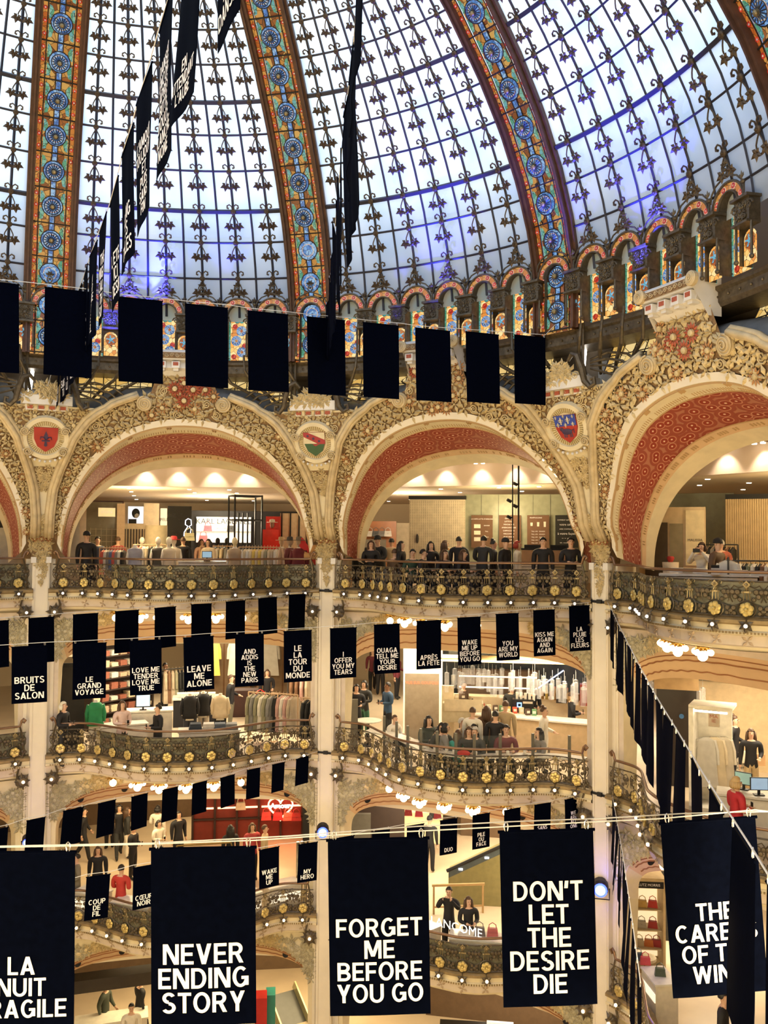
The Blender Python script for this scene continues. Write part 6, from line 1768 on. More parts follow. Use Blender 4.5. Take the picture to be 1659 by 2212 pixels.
for i, (a, L, c) in enumerate(((120, .75, (.6, .03, .03)), (75, .45, (.75, .4, .15)), (40, .5, (.7, .45, .2)), (150, .4, (.75, .42, .16)), (-30, .55, (.6, .05, .03)))):
    b = MB(); d = LX*math.cos(R_(a)) + LY*math.sin(R_(a)); s = LY*math.cos(R_(a)) - LX*math.sin(R_(a)); c0_ = Vector((0, -.01*i, 1.1))
    b.add([c0_, c0_ + d*L*.4 + s*.12, c0_ + d*L*.9 + s*.1, c0_ + d*L, c0_ + d*L*.9 - s*.1, c0_ + d*L*.4 - s*.12] + [q + Vector((0, .03, 0)) for q in (c0_, c0_ + d*L*.4 + s*.12, c0_ + d*L*.9 + s*.1, c0_ + d*L, c0_ + d*L*.9 - s*.1, c0_ + d*L*.4 - s*.12)], [tuple(range(6)), tuple(range(11, 5, -1))] + [(j, (j+1) % 6, (j+1) % 6+6, j+6) for j in range(6)])
    b.build('blade', paint(c), rt_)
b = MB(); b.tube([(0, 0, 0), (0, 0, 1.12)], .03, 6); b.build('post', paint((.3, .1, .05)), rt_)
counter(p3(440, 14.6), 1.5, .5, 1.0, 0, 'pale till counter behind the rail of the fashion shop')
screen_on(at_rz(447, 14.3, 1.02), .30, .20, 0, 'tablet showing a blue grey screen on the till counter', (.35, .55, .7), 'tablet', .6)

# ---- third floor, cafe ---------------------------------------------------------------------
rt_, w_, h_, z_ = flat('screen_wall', 884, 1004, 1079, 1300, 16.2, paint((.72, .62, .47)), 'tall cream perforated screen with a black top band', 'screen', .25)
b = MB()
nx, nz = 26, 40
for i in range(nx):
    for j in range(nz): b.box((-w_/2 + w_*(i+.5)/nx, -.13, h_*.36 + h_*.63*(j+.5)/nz), (.03, .02, .016))
b.build('perforation', paint((.28, .22, .16)), rt_)
b = MB(); b.box((0, 0, h_+.05), (w_+.06, .35, .11)); b.build('top_band', blackm, rt_)
b = MB(); b.box((.42, -.14, 1.32), (.46, .03, .75)); b.build('sheet', paint((.75, .68, .56)), rt_)
b = MB(); b.lathe((.31, -.16, 1.58), [(.09, 0), (.09, .01)], 14, LX, LY, LN); b.box((.56, -.16, 1.57), (.09, .01, .14)); b.box((.33, -.16, 1.14), (.11, .01, .17)); b.build('printed_cake', paint((.55, .28, .1)), rt_)
b = MB(); b.ball((-.62, -.15, 1.95), .08, 10, 8, sc=(.5, .4, 1.9)); b.build('wall_lamp', paint((.04, .03, .03)), rt_)
rt_, w_, h_, z_ = flat('wall_panel', 1003, 1262, 1068, 1300, 17.0, paint((.30, .31, .23), .25), 'grey green back wall of tall panels behind the cafe menus', 'wall panel', .08)
b = MB()
for i in range(1, 7): b.box((-w_/2 + w_*i/7, -.045, h_/2), (.012, .01, h_))
b.build('joint', paint((.1, .1, .08)), rt_)
def menu(x0, x1, col, label, draw):
    P0 = at_cyl(1132.5, 1300, 17.0); v0 = (P0-CAMP); v0.z = 0; v0.normalize(); d_ = ray((x0+x1)/2, 1183); P1 = CAMP + d_*((P0-CAMP).dot(v0)/d_.dot(v0)) - v0*.16
    rt_, w_, h_, z_ = flat('menu_board', x0, x1, 1113, 1183, math.hypot(P1.x, P1.y), paint(col), label, 'menu board', .04)
    draw(rt_, w_, h_); return rt_
def d1(r, w, h):
    text_part('LE CAFFE LATTE STARBUCKS', .052, (0, -.03, h*.88), r, letterw)
    for i in range(3):
        b = MB(); b.box((-w*.22, -.025, h*(.66-.2*i)), (w*.3, .01, h*.12)); b.build('label_box', paint((.75, .68, .58)), r)
    for i, t in enumerate(('GRANDE', 'TALL', 'VENTI')): text_part(t, .045, (w*.22, -.03, h*(.68-.18*i)), r, letterw)
def d2(r, w, h):
    for i, t in enumerate(('ESPRESSO', 'LATTE 4,50', 'MOCHA 4,90', 'AMERICANO 3,80', 'CAPPUCCINO', 'MACCHIATO', 'FLAT WHITE', 'THE 3,90', 'CHAI LATTE')): text_part(t, .055, (-w*.05, -.03, h*(.9-.095*i)), r, letterw)
def d3(r, w, h):
    text_part('FRAPPUCCINO', .055, (-w*.1, -.03, h*.92), r, letterw)
    for i, x in enumerate((-.3, 0, .3)):
        b = MB(); b.box((w*x, -.025, h*.72), (.06, .01, .1+.03*i), taper=1.2); b.build('printed_cup', paint((.75, .68, .6)), r)
    for i in range(5): text_part('TALL 4,90   GRANDE', .045, (0, -.03, h*(.5-.09*i)), r, letterw)
def d4(r, w, h):
    for i, (t, s) in enumerate((('COMMENT AIMEZ-VOUS', .05), ('votre café ?', .09), ('AVEC 2 EXPRESSOS', .05), ('à votre façon', .1), ('~ ~ ~ ~', .09), ('lait . mousse . sirop', .05))): text_part(t, s, (0, -.03, h*(.85-.14*i)), r, letterw)
menu(1018, 1064, (.13, .065, .035), 'brown menu board with three white boxes, first of the cafe menus', d1)
menu(1078, 1125, (.14, .07, .04), 'brown menu board with a long price list, second of the cafe menus', d2)
menu(1139, 1186, (.14, .07, .04), 'brown menu board with three white cups, third of the cafe menus', d3)
menu(1200, 1248, (.015, .014, .014), 'black chalk style menu board by the right column', d4)
for i, x in enumerate((1107, 1120)):
    rt_ = things_at('lamp_pole', p3(x, 14.0), *face_frame(p3(x, 14.0)), '%s slim black pole with small spot lamps in front of the menus' % ('left' if i == 0 else 'right'), 'lamp pole')
    b = MB(); b.tube([(0, 0, 0), (0, 0, 3.95)], .028 if i else .02, 6); b.build('pole', blackm, rt_)
    for z in ((2.3, 2.75) if i == 0 else (2.6, 3.2)):
        b = MB(); b.tube([(-.04, -.03, z), (-.14, -.08, z+.05)], .045, 8); b.build('spot_head', blackm, rt_)
counter(p3(1130, 15.0), 3.2, .6, 1.0, 0, 'white slatted service counter behind the cafe guests', slats=True)
for i, (x, lab) in enumerate(((1150, 'wooden fronted coffee machine, left of two on the cafe counter'), (1207, 'wooden fronted coffee machine, right of two on the cafe counter'))):
    P = at_rz(x, 15.0, 1.03); rt_ = things_at('coffee_machine', P, *face_frame(P), lab, 'coffee machine')
    b = MB(); b.box((0, 0, .2), (.6, .45, .4)); b.build('body', paint((.45, .27, .14)), rt_); b = MB(); b.box((0, 0, .43), (.62, .47, .05)); b.box((0, .05, .5), (.45, .3, .1)); b.build('lid', blackm, rt_)
rt_, w_, h_, z_ = flat('shop_front', 775, 855, 1126, 1280, 20.5, paint((.32, .11, .03), .4), 'orange brown wooden shop front left of the cream screen', 'shop front', .3)
b = MB(); b.box((-.15, -.17, h_*.6), (w_*.68, .06, .75)); b.build('niche', paint((.18, .15, .11)), rt_)
b = MB()
for z in (.42, .54): b.box((-.15, -.25, h_*z), (w_*.7, .2, .03))
b.build('shelf', paint((.2, .1, .05)), rt_)
for i in range(5):
    handbag(at_cyl(786+13*i, 1159, 20.1), [BLK, (.5, .45, .4), (.05, .05, .05), (.12, .1, .09), (.45, .4, .35)][i], '%s handbag from the left on the brown shop front shelf' % ORD[i], 1.0)
flat('shelf_unit', 856, 883, 1130, 1280, 21.5, paint((.6, .5, .34)), 'pale shelf unit between brown shop front and cream screen', 'shelf', .3)
# ---- third floor, right bay --------------------------------------------------------------------
flat('wall_panel', 1395, 1580, 1066, 1320, 17.2, paint((.30, .32, .26), .3), 'grey green wall at the back of the right bay', 'wall panel', .08)
rt_, w_, h_, z_ = flat('pleated_screen', 1573, 1690, 1078, 1320, 16.4, paint((.62, .47, .26)), 'beige woven screen with dark top band at the right edge', 'screen', .2)
b = MB()
for i in range(26): b.box((-w_/2 + w_*(i+.5)/26, -.11, h_/2), (.04, .03, h_))
b.build('pleat', paint((.55, .4, .22)), rt_)
b = MB(); b.box((0, 0, h_+.06), (w_, .3, .12)); b.build('top_band', blackm, rt_)
rt_, w_, h_, z_ = flat('fitting_room', 1385, 1520, 1097, 1330, 14.6, paint((.62, .46, .28)), 'beige fitting room box with a dark curtained opening', 'fitting room', .9)
b = MB(); b.box((-.36, -.46, h_*.45), (.52, .03, h_*.82)); b.build('curtain', paint((.07, .045, .025)), rt_)
b = MB(); b.box((.1, -.46, h_*.45), (.30, .02, h_*.8)); b.build('mirror', paint((.25, .2, .12), .15), rt_)
b = MB(); b.box((.52, -.47, h_*.72), (.42, .03, h_*.5)); b.build('sign_panel', paint((.74, .6, .36)), rt_); text_part('MALISSIA', .085, (.52, -.49, h_*.70), rt_, blackm)
rt_ = things_at('pedestal', p3(1449, 13.9), *face_frame(p3(1449, 13.9)), 'white fluted pedestal with a small red bowl in the right bay', 'pedestal'); b = MB(); b.lathe((0, 0, 0), [(.14, 0), (.15, .6), (.19, 1.2)], 16); b.build('shaft', paint((.7, .55, .38)), rt_, True); b = MB(); b.lathe((0, 0, 1.2), [(.05, 0), (.09, .1), (.06, .14)], 12); b.build('bowl', paint((.5, .04, .03)), rt_, True)
clothes_rack(p3(1548, 15.6), 0, 1.0, g_('brown', 'black', 'black', 'grey', 'black', 'black', 'brown', 'black'), 'behind the person taking a photo', 1.62, False, lab='black steel')
clothes_rack(p3(1622, 13.7), 0, 1.15, g_('black', 'grey', 'black', 'white', 'black', 'green', 'white', 'black', 'brown', 'white', 'black'), 'at the right edge, third floor', 1.28, False, lab='black steel')
clothes_rack(p3(1574, 13.0), 90, .3, g_('white',), 'with one white jumper', 1.35, False, lab='short steel')
counter(p3(1530, 12.75), 1.9, .5, .98, 0, 'white folding table behind the rail of the right bay')
for i, x in enumerate((1462, 1490, 1512, 1600, 1640)):
    P = at_rz(x, 12.7, 1.005); rt_ = things_at('folded_clothes', P, *face_frame(P), '%s folded %s pile from the left on the white table of the right bay' % (ORD[i], 'cream' if i != 1 else 'brown'), 'folded clothes', 'folded clothes on the white table')
    b = MB()
    for j in range(3): b.box((rnd.uniform(-.01, .01), 0, .02+.035*j), (.30-.02*j, .26, .032))
    b.build('pile', paint(WHT if i != 1 else BEI), rt_)
P = at_rz(1545, 12.6, 1.0); rt_ = things_at('candle_box', P, *face_frame(P), 'small white box with a black lid on the white table', 'box'); b = MB(); b.box((0, 0, .07), (.16, .12, .14)); b.build('box', paint(WHT), rt_); b = MB(); b.box((0, 0, .17), (.16, .12, .06)); b.build('lid', blackm, rt_)

# ---- second floor, fashion side ---------------------------------------------------------------
def f2(x, y): return at_plane(x, y, FL[2])
def sec(name, x, r, w, d, h, m, label, cat, fl=2, yaw=0, z0=0.0, kind=None):
    P = at_rz(x, r, FL[fl]); return panel_box(name, P, w, h, d, m, label, cat, z0, yaw, kind)
rt_ = sec('curtained_booth', 133, 14.5, 1.2, .4, 2.35, paint((.035, .03, .028)), 'dark curtained booth at the left end of the second floor', 'booth')
b = MB()
for i in range(5): b.tube([(-.55+.1*i, -.26, 0), (-.55+.1*i, -.26, 2.3)], .05, 6)
b.build('curtain', paint((.11, .10, .085)), rt_)
b = MB(); b.box((0, -.22, 2.42), (1.3, .1, .12)); b.build('lintel', blackm, rt_)
sec('lightbox', 143, 15.2, .95, .1, .55, emis((1, .8, .48), .5), 'cream lit panel above the dark booth', 'panel', z0=2.55)
for k, (x, r, yw) in enumerate(((258, 17.3, 38), (683, 17.5, -20))):
    P = at_rz(x, r, FL[2]); X, Y = face_frame(P, yw); nm = ('long dark shelf wall of folded knitwear left of the second floor till', 'dark shelf of folded clothes by the middle column')[k]
    wS = (2.4, 1.0)[k]; rt_ = things_at('shelf_unit', P, X, Y, nm, 'shelf')
    b = MB(); b.box((0, .2, 1.4), (wS, .05, 2.8))
    for j in range(8): b.box((0, 0, .15+.36*j), (wS, .4, .035))
    for x_ in (-wS/2, wS/2): b.box((x_, 0, 1.4), (.05, .42, 2.8))
    b.build('case', paint((.035, .02, .014)), rt_)
    q = 0
    for j in range(7):
        n = 7 if k == 0 else 3
        for i in range(n):
            c, cn = [((.72, .58, .38), 'cream'), ((.6, .38, .25), 'pink beige'), ((.75, .68, .55), 'white'), ((.3, .1, .06), 'rust')][(i*3+j*2) % 4 if (i+j) % 5 else 3]
            S = things_at('folded_stack', P + X*(-wS/2 + wS*(i+.5)/n) + ZV*(.17+.36*j) - Y*.03, X, Y, '%s stack on %s shelf up, %s knitwear, %s' % (ORD[i], ORD[j], cn, ('long dark shelf wall' if k == 0 else 'shelf beside middle column')), 'folded clothes', 'folded stacks on the ' + nm)
            bb = MB()
            hh = rnd.choice((3, 4, 5))
            for t in range(hh): bb.box((rnd.uniform(-.01, .01), 0, .022+.042*t), (.25, .3, .038))
            bb.build('stack', paint(c), S)
clothes_rack(at_rz(375, 18.0, FL[2]), 20, .9, g_('beige', 'brown', 'beige', 'khaki', 'black', 'black'), 'far back on the second floor', 1.7, False, True, lab='black steel')
counter(at_rz(315, 14.7, FL[2]), 1.5, .6, .95, 0, 'white till counter on the second floor'); screen_on(at_rz(309, 14.6, FL[2]+.97), .42, .36, 0, 'till screen glowing pale blue on the second floor', (.55, .7, .85), emit=.8)
counter(at_rz(265, 13.9, FL[2]), 1.3, .5, .72, 10, 'low white display table left of the second floor till')
counter(at_rz(452, 13.3, FL[2]), 1.7, .55, .62, 0, 'low white table with folded jeans behind the second floor rail')
for i, (x, c, n) in enumerate(((422, (.03, .04, .06), 'dark blue jeans'), (452, (.6, .55, .5), 'pale jeans'), (476, (.08, .1, .14), 'blue jeans'), (500, (.2, .2, .2), 'grey jeans'))):
    P = at_rz(x, 13.25, FL[2]+.65); rt_ = things_at('folded_jeans', P, *face_frame(P), 'folded %s on the low white table' % n, 'jeans', 'folded jeans')
    b = MB()
    for j in range(3): b.box((rnd.uniform(-.02, .02), 0, .03+.055*j), (.36-.03*j, .3, .05))
    b.build('pile', paint(c), rt_)
counter(at_rz(425, 17.0, FL[2]), 1.5, .7, .9, 0, 'dark sided table piled with white clothes at the back of the second floor', BLK)
for i in range(5):
    P = at_rz(392+16*i, 16.9, FL[2]+.93); rt_ = things_at('folded_clothes', P, *face_frame(P), '%s white pile from the left on the dark sided table' % ORD[i], 'folded clothes', 'white piles on the dark table'); b = MB()
    for j in range(3): b.box((0, 0, .025+.045*j), (.28, .3, .04))
    b.build('pile', paint(WHT), rt_)
mannequin(at_rz(205, 13.6, FL[2]), 0, (.03, .28, .10), 'headless mannequin in a green and white top at the second floor rail', False, trousers=(.7, .62, .48), kind='top')
mannequin(at_rz(409, 14.2, FL[2]), 0, BLK, 'headless mannequin all in black, left of three on the second floor', False, trousers=(.04, .04, .05), kind='top', headcol=BLK)
mannequin(at_rz(438, 14.6, FL[2]), 0, BLK, 'headless mannequin with black top and pale trousers, middle of three', False, trousers=(.6, .5, .38), kind='top')
mannequin(at_rz(475, 14.2, FL[2]), 0, (.68, .54, .36), 'headless mannequin with cream blouse and black trousers, right of three', False, trousers=BLK, kind='top')
clothes_rack(at_rz(567, 14.3, FL[2]), -30, 1.0, g_('khaki', 'grey', 'khaki', 'white', 'khaki', 'grey'), 'with khaki jackets, second floor', 1.5, True, True, lab='pale')
clothes_rack(at_rz(614, 14.2, FL[2]), -30, .9, g_('black', 'black', 'pink', 'white', 'pink', 'beige'), 'with black and pink clothes', 1.5, True, True, lab='pale')
clothes_rack(at_rz(648, 16.2, FL[2]), 0, .8, g_('brown', 'brown', 'pink', 'beige'), 'with glittering brown tops', 1.75, False, False, lab='black steel')
clothes_rack(at_rz(676, 13.6, FL[2]), -20, .7, g_('black', 'black', 'black', 'grey'), 'with black skirts, second floor', 1.5, True, True, lab='pale')
for i, (x, lab, c) in enumerate(((483, 'bronze framed glass case of yellow and white dresses at the back of the second floor', ((.7, .5, .1), (.7, .6, .45))), (610, 'bronze framed glass case with a grey dress at the back of the second floor', ((.3, .27, .22), (.65, .45, .1))))):
    P = at_rz(x, 21.5, FL[2]); X, Y = face_frame(P); rt_ = things_at('glass_case', P, X, Y, lab, 'display case')
    b = MB(); b.box((0, .35, 1.4), (2.0, .05, 2.8)); b.build('back', paint((.16, .10, .05)), rt_)
    b = MB()
    for sx in (-1, 0, 1): b.box((sx*1.0, -.3, 1.4), (.06, .06, 2.8))
    for z in (.05, 2.75): b.box((0, -.3, z), (2.0, .08, .1))
    b.build('frame', paint((.10, .05, .02), .3, .6), rt_)
    for j, cc in enumerate(c):
        b = garment_mesh(True); o = b.build('hung_dress', paint(cc), rt_); o.location = (-.5+1.0*j, 0, 2.3); o.scale = (1.3, 1.3, 1.3)
    b = MB(); b.box((0, 0, 2.7), (1.8, .1, .04)); b.build('strip_light', dlight, rt_)
sec('display_cube', 530, 18.5, .9, .6, .9, paint((.05, .02, .015)), 'dark red cube seat behind the walking person', 'cube', z0=0)
handbag(at_rz(562, 17.4, FL[2]+.55), (.5, .02, .02), 'bright red bag hanging by the person in the black cardigan', 1.6)

# ---- second floor, cafe -----------------------------------------------------------------------
rt_ = sec('neon_wall', 911, 16.0, 1.05, .18, 2.0, paint((.40, .33, .25), .5), 'rounded grey beige panel with red neon words beside the cafe', 'panel')
text_part('VUE SUR COUPOLE', .115, (0, -.11, 1.72), rt_, emis((1, .12, .05), 2.5))
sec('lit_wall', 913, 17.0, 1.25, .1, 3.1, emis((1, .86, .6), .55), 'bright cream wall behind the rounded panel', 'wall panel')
rt_ = sec('poster_stand', 967, 15.6, .36, .1, 1.75, paint((.72, .6, .42)), 'white poster stand with an ice bucket at the cafe entrance', 'poster'); b = MB(); b.lathe((.08, -.2, .8), [(.1, 0), (.13, .22)], 12); b.build('bucket', paint(WHT), rt_)
P = at_rz(1150, 15.6, FL[2])
counter(P, 3.4, .6, 1.05, -14, 'long pale cafe bar counter behind the guests', (.62, .46, .28)); 
rt_ = sec('rear_bar', 1140, 17.6, 5.0, .5, 1.25, paint((.66, .52, .34)), 'pale back bar with shelves behind the cafe counter', 'bar')
rt_ = sec('dark_glazing', 1130, 19.0, 6.5, .1, 2.6, paint((.03, .035, .04), .08), 'dark glass partition behind the cafe bar', 'partition', z0=0.2)
b = MB(); b.tube([(-.6, -.1, .5), (1.3, -.1, 1.9)], .02, 5); b.tube([(.7, -.1, 2.5), (2.2, -.1, 1.95)], .02, 5); b.tube([(1.2, -.1, 2.1), (2.4, -.1, 2.45)], .02, 5); b.build('neon_line', emis((.55, .65, 1), 3), rt_)
rt_ = sec('light_frame', 1115, 15.5, 4.6, .8, .10, paint((.6, .45, .2), .3, .6), 'gilded ceiling frame over the hanging glass prisms', 'ceiling frame', z0=2.62)
b = MB()
for i in range(6): b.box((-2.2+.88*i, -.36, 2.86), (.05, .05, .42))
b.box((0, -.36, 3.07), (4.6, .06, .05)); b.build('bar', paint((.7, .5, .22), .3, .6), rt_)
b = MB(); b.box((0, -.42, 2.66), (4.5, .03, .04)); b.build('strip_light', dlight, rt_)
prism = mat('clear glass prism', (.85, .85, .88), .08, spec=.8, emit=.06, ecol=(.9, .85, .95))
prism.node_tree.nodes['Principled BSDF'].inputs['Alpha'].default_value = .16
PG = None
prng = random.Random(5)
def prism_at(P, h, label):
    global PG
    if PG is None:
        PG = empty('glass_prism'); b = MB(); b.box((0, 0, -.5), (.09, .09, 1.0)); b.build('prism', prism, PG); b = MB(); b.tube([(0, 0, 0), (0, 0, .5)], .004, 4); b.box((0, 0, 0), (.05, .05, .03)); b.build('hanging_wire', paint((.5, .5, .5)), PG); o = PG
    else: o = copy_tree(PG)
    o.location = P; o.rotation_euler = (0, 0, prng.uniform(0, 1.5)); o.scale = (1.15, 1.15, h); tag(o, label, 'glass prism', 'hanging glass prisms over the cafe')
cnt = 0
for row in range(2):
    for i in range(24):
        x = 958 + 325*(i + prng.uniform(0, .8))/24
        prism_at(at_rz(x, 15.0 + .45*row, FL[2] + 2.45 - prng.uniform(0, .3)), prng.uniform(.38, .62), '%s glass prism from the left, %s row over the cafe bar' % (ORD[i], ('front', 'rear')[row]))
for i in range(10): prism_at(at_rz(1400 + 13*i + prng.uniform(0, 6), 15.6 + prng.uniform(0, .8), FL[2] + 2.55 - prng.uniform(0, .3)), prng.uniform(.4, .6), '%s glass prism from the left, right of the right column' % ORD[i])
def bottle(P, col, label, s=1.0):
    root = empty('bottle', P, label=label, cat='bottle', group='bottles on the cafe back bar'); b = MB(); b.lathe((0, 0, 0), [(.04*s, 0), (.042*s, .18*s), (.016*s, .25*s), (.014*s, .32*s)], 10); b.build('glass', paint(col, .15), root, True); b = MB(); b.lathe((0, 0, .32*s), [(.017*s, 0), (.017*s, .03*s)], 8); b.build('cap', paint((.5, .1, .05)), root)
for i in range(7): bottle(at_rz(1172+9*i, 17.45, FL[2]+1.27), [(.35, .18, .05), (.5, .35, .1), (.2, .05, .02)][i % 3], '%s syrup bottle from the left on the back bar' % ORD[i], 1.15)
for i in range(5):
    P = at_rz(1117+9*i, 16.2, FL[2]+1.42); rt_ = things_at('paper_cups', P, *face_frame(P), '%s stack of white paper cups from the left on the coffee machine' % ORD[i], 'cups', 'stacks of paper cups'); b = MB(); b.lathe((0, 0, 0), [(.035, 0), (.045, .2)], 10); b.build('cup_stack', paint(WHT), rt_)
for (x, w_, h_, c, lab) in ((1122, .4, .38, (.02, .02, .025), 'black coffee machine with a lit blue square'), (1140, .35, .4, (.02, .018, .018), 'tall black coffee machine with cups on top'), (1213, .32, .62, (.03, .02, .02), 'tall black urn on the back bar'), (1238, .42, .32, (.35, .22, .1), 'round steel and brass coffee machine on the back bar'), (1262, .25, .62, (.3, .05, .04), 'red juice dispenser tower by the right column')):
    P = at_rz(x, 16.2 if x < 1150 else 17.3, FL[2]+(1.05 if x < 1150 else 1.25)); rt_ = things_at('coffee_machine', P, *face_frame(P), lab, 'coffee machine'); b = MB()
    if x == 1238: b.lathe((0, 0, 0), [(.12, 0), (.22, .15), (.2, .3), (.05, .33)], 16)
    else: b.box((0, 0, h_/2), (w_, .3, h_))
    b.build('body', paint(c, .25), rt_)
    if x == 1122: b = MB(); b.box((0, -.16, h_*.6), (.14, .01, .14)); b.box((0, -.165, h_*.6), (.08, .01, .08), mi=1); b.build('display', [emis((.2, .45, 1), 3), blackm], rt_)
    elif x != 1238: b = MB(); b.box((0, -.16, h_*.8), (w_*.8, .01, .06)); b.build('label_strip', paint((.6, .5, .4)), rt_)
rt_ = sec('pastry_case', 1000, 15.6, 1.2, .6, .55, paint((.5, .42, .28), .2), 'glass fronted pastry case at the left end of the cafe bar', 'display case', z0=.75)
b = MB(); b.box((0, -.31, 1.25), (1.1, .02, .35)); b.build('glass_front', paint((.6, .5, .35), .1), rt_)
rt_ = sec('bar_shelf', 1075, 18.4, 2.6, .4, 1.9, paint((.10, .06, .035)), 'dark shelf of the cafe back bar with lit strips', 'shelf', z0=0.0)
for z in (1.35, 1.7): b = MB(); b.box((0, -.21, z), (2.5, .02, .04)); b.build('strip_light', emis((1, .8, .5), 3), rt_)
for i in range(14):
    c, cn = [((.6, .1, .05), 'red'), ((.7, .6, .4), 'cream'), ((.1, .06, .04), 'dark brown'), ((.15, .3, .15), 'green'), ((.6, .4, .1), 'mustard')][i % 5]
    P = at_rz(972 + 14*i, 15.75 + .05*(i % 3), FL[2]+1.31 if i < 3 else FL[2]+1.07); rt_ = things_at('product_box', P, *face_frame(P, (i*37) % 30), '%s small %s box from the left on the cafe bar' % (ORD[i], cn), 'box', 'small boxes on the cafe bar'); b = MB(); b.box((0, 0, .09), (.13, .1, .18)); b.build('carton', paint(c), rt_); b = MB(); b.box((0, -.052, .10), (.09, .004, .07)); b.build('label', paint(WHT), rt_)
for x, r_, yw, hr, tp, lab in ((1105, 16.75, 150, 'black', DGR, 'barista in dark grey working behind the cafe bar, left'), (1150, 16.8, 20, 'brown', BLK, 'barista in black working behind the cafe bar, middle'), (1000, 16.6, 60, 'black', BRN, 'barista in brown behind the pastry case'), (1235, 16.5, 100, 'brown', BLK, 'barista in black near the round coffee machine')):
    person(at_rz(x, r_, FL[2]), yw, 'phone', hr, 'short', tp, BLK, lab)
for x, lab in ((795, 'cream stone cafe table at the left end by the middle column'),):
    P = at_rz(795, 14.6, FL[2]); rt_ = things_at('cafe_table', P, *face_frame(P), lab, 'table'); b = MB(); b.lathe((0, 0, .72), [(.4, 0), (.4, .03)], 20); b.build('top', paint(WHT, .3), rt_); b = MB(); b.tube([(0, 0, 0), (0, 0, .72)], .04, 8); b.lathe((0, 0, 0), [(.22, 0), (.2, .03)], 14); b.build('foot', paint(BLK), rt_)
# the long curved white counter table along the cafe rail
def ct(a, off, z): 
    s = -.40 + .80*a; P = BC(1, s, FL[2]+z, -(.75+off)); return P
rt_ = empty('counter_table', BC(1, 0, FL[2], -.95), label='long curved white counter table along the second floor cafe rail', cat='table'); iv = Vector(rt_.location)
b = MB(); b.grid(lambda a, c: ct(a, [0, 0, .42, .42][int(round(c*3))], [.74, .78, .78, .74][int(round(c*3))]) - iv, 50, 3); b.grid(lambda a, c: ct(a, .42*c, .74) - iv, 50, 1); b.build('table_top', paint((.80, .74, .62), .25), rt_)
for i in range(9): b = MB(); b.tube([ct((i+.5)/9, .2, 0) - iv, ct((i+.5)/9, .2, .74) - iv], .03, 6); b.build('leg', paint((.6, .55, .48)), rt_)
SEAT = [(-.36, .55, 'black', 'short', WHT, 40, 'child with a red bow and white top at the left end of the counter table', 'brown', .86),
        (-.285, .70, 'black', 'long', (.04, .05, .04), 30, 'person with long black hair and dark green jacket at the counter table', 'black', 1), (-.225, 1.35, 'grey', 'short', WHT, 60, 'balding person in white behind the boy at the counter table', 'grey', 1),
        (-.20, .55, 'black', 'short', BLK, 20, 'boy in black bending over the counter table', 'black', .88), (-.14, .62, 'brown', 'long', BLK, 10, 'person with long dark hair in black coat at the counter table', 'black', 1),
        (-.08, .55, 'black', 'bob', GRY, 100, 'person in a grey jumper with dark bob at the counter table', 'black', 1), (-.055, 1.35, 'blond', 'bob', BRN, 30, 'fair haired child behind the grey jumper', 'blond', .86),
        (-.005, .60, 'brown', 'long', TEAL, 170, 'child in a teal hooded jacket seen from behind', 'brown', .9), (.05, 1.3, 'black', 'long', DGR, 20, 'person with dark hair between teal jacket and red scarf', 'black', .95),
        (.10, .62, 'brown', 'long', BLK, -5, 'person with dark red hair and glasses in black behind the red beret', 'brown', 1), (.15, 1.4, 'black', 'short', JEAN, 175, 'child with a blue rucksack seen from behind', 'black', .92),
        (.195, .60, 'grey', 'short', DGR, -30, 'old person in a dark jacket at the counter table', 'grey', 1), (.275, .70, 'black', 'short', BUR, 10, 'bearded person in a burgundy jumper at the counter table', 'black', 1.02),
        (.335, .60, 'black', 'long', GRY, -60, 'person with long black hair and grey top turning to the bearded one', 'black', .97), (.41, .75, 'brown', 'bob', WHT, 20, 'person in white half hidden by the right column', 'brown', .95)]
for i, (s, off, hr, st, tp, yw, lab, hc_, sc_) in enumerate(SEAT):
    P = BC(1, s, FL[2], -(.80+off)); person(P, yw, 'sit', hc_, st, tp, BLK, lab, sc=sc_*1.06, bulk=1.2)
    v = P + Vector((0, 0, 0)); chair(v, yw, '%s dark round backed cafe chair from the left at the counter table' % ORD[i])
P = ct(.60, .12, .785); b = MB(); b.ball(P + ZV*.04, .19, 14, 8, sc=(1, .8, .42)); b.ball(P + ZV*.12, .02, 6, 4); tag(b.build('beret', paint((.55, .02, .015)), None, True), 'bright red beret lying on the counter table', 'beret')
for i, a in enumerate((.16, .22, .27, .31, .42, .47, .55, .68, .72, .8, .83, .88)):
    P = ct(a, .15 + .1*(i % 2), .785); rt_ = things_at('cup', P, *face_frame(P), '%s white cup from the left on the counter table' % ORD[i], 'cup', 'cups on the counter table'); b = MB(); b.lathe((0, 0, 0), [(.035, 0), (.045, .10), (.04, .105)], 10); b.build('bowl', paint(WHT), rt_, True); b = MB(); b.lathe((0, 0, 0), [(.07, 0), (.075, .01)], 12); b.build('saucer', paint(WHT), rt_)
sp = things_at('glass_screen', BC(1, 0, FL[2], -.35), LX, Vector((0, 1, 0)), 'low glass wind screen on grey posts behind the cafe rail', 'glass screen'); iv = Vector(sp.location)
for i in range(10):
    s = -.30 + .076*i; b = MB(); b.box(BC(1, s, FL[2]+.72, -.32) - iv, (.06, .05, 1.44)); b.build('post', paint((.20, .19, .16), .4, .4), sp)
gl = mat('clear sheet glass', (.6, .65, .62), .05); gl.node_tree.nodes['Principled BSDF'].inputs['Alpha'].default_value = .05
b = MB(); b.grid(lambda a, c: BC(1, -.30+.684*a, FL[2]+.3+1.1*c, -.32) - iv, 40, 1); b.build('pane', gl, sp)
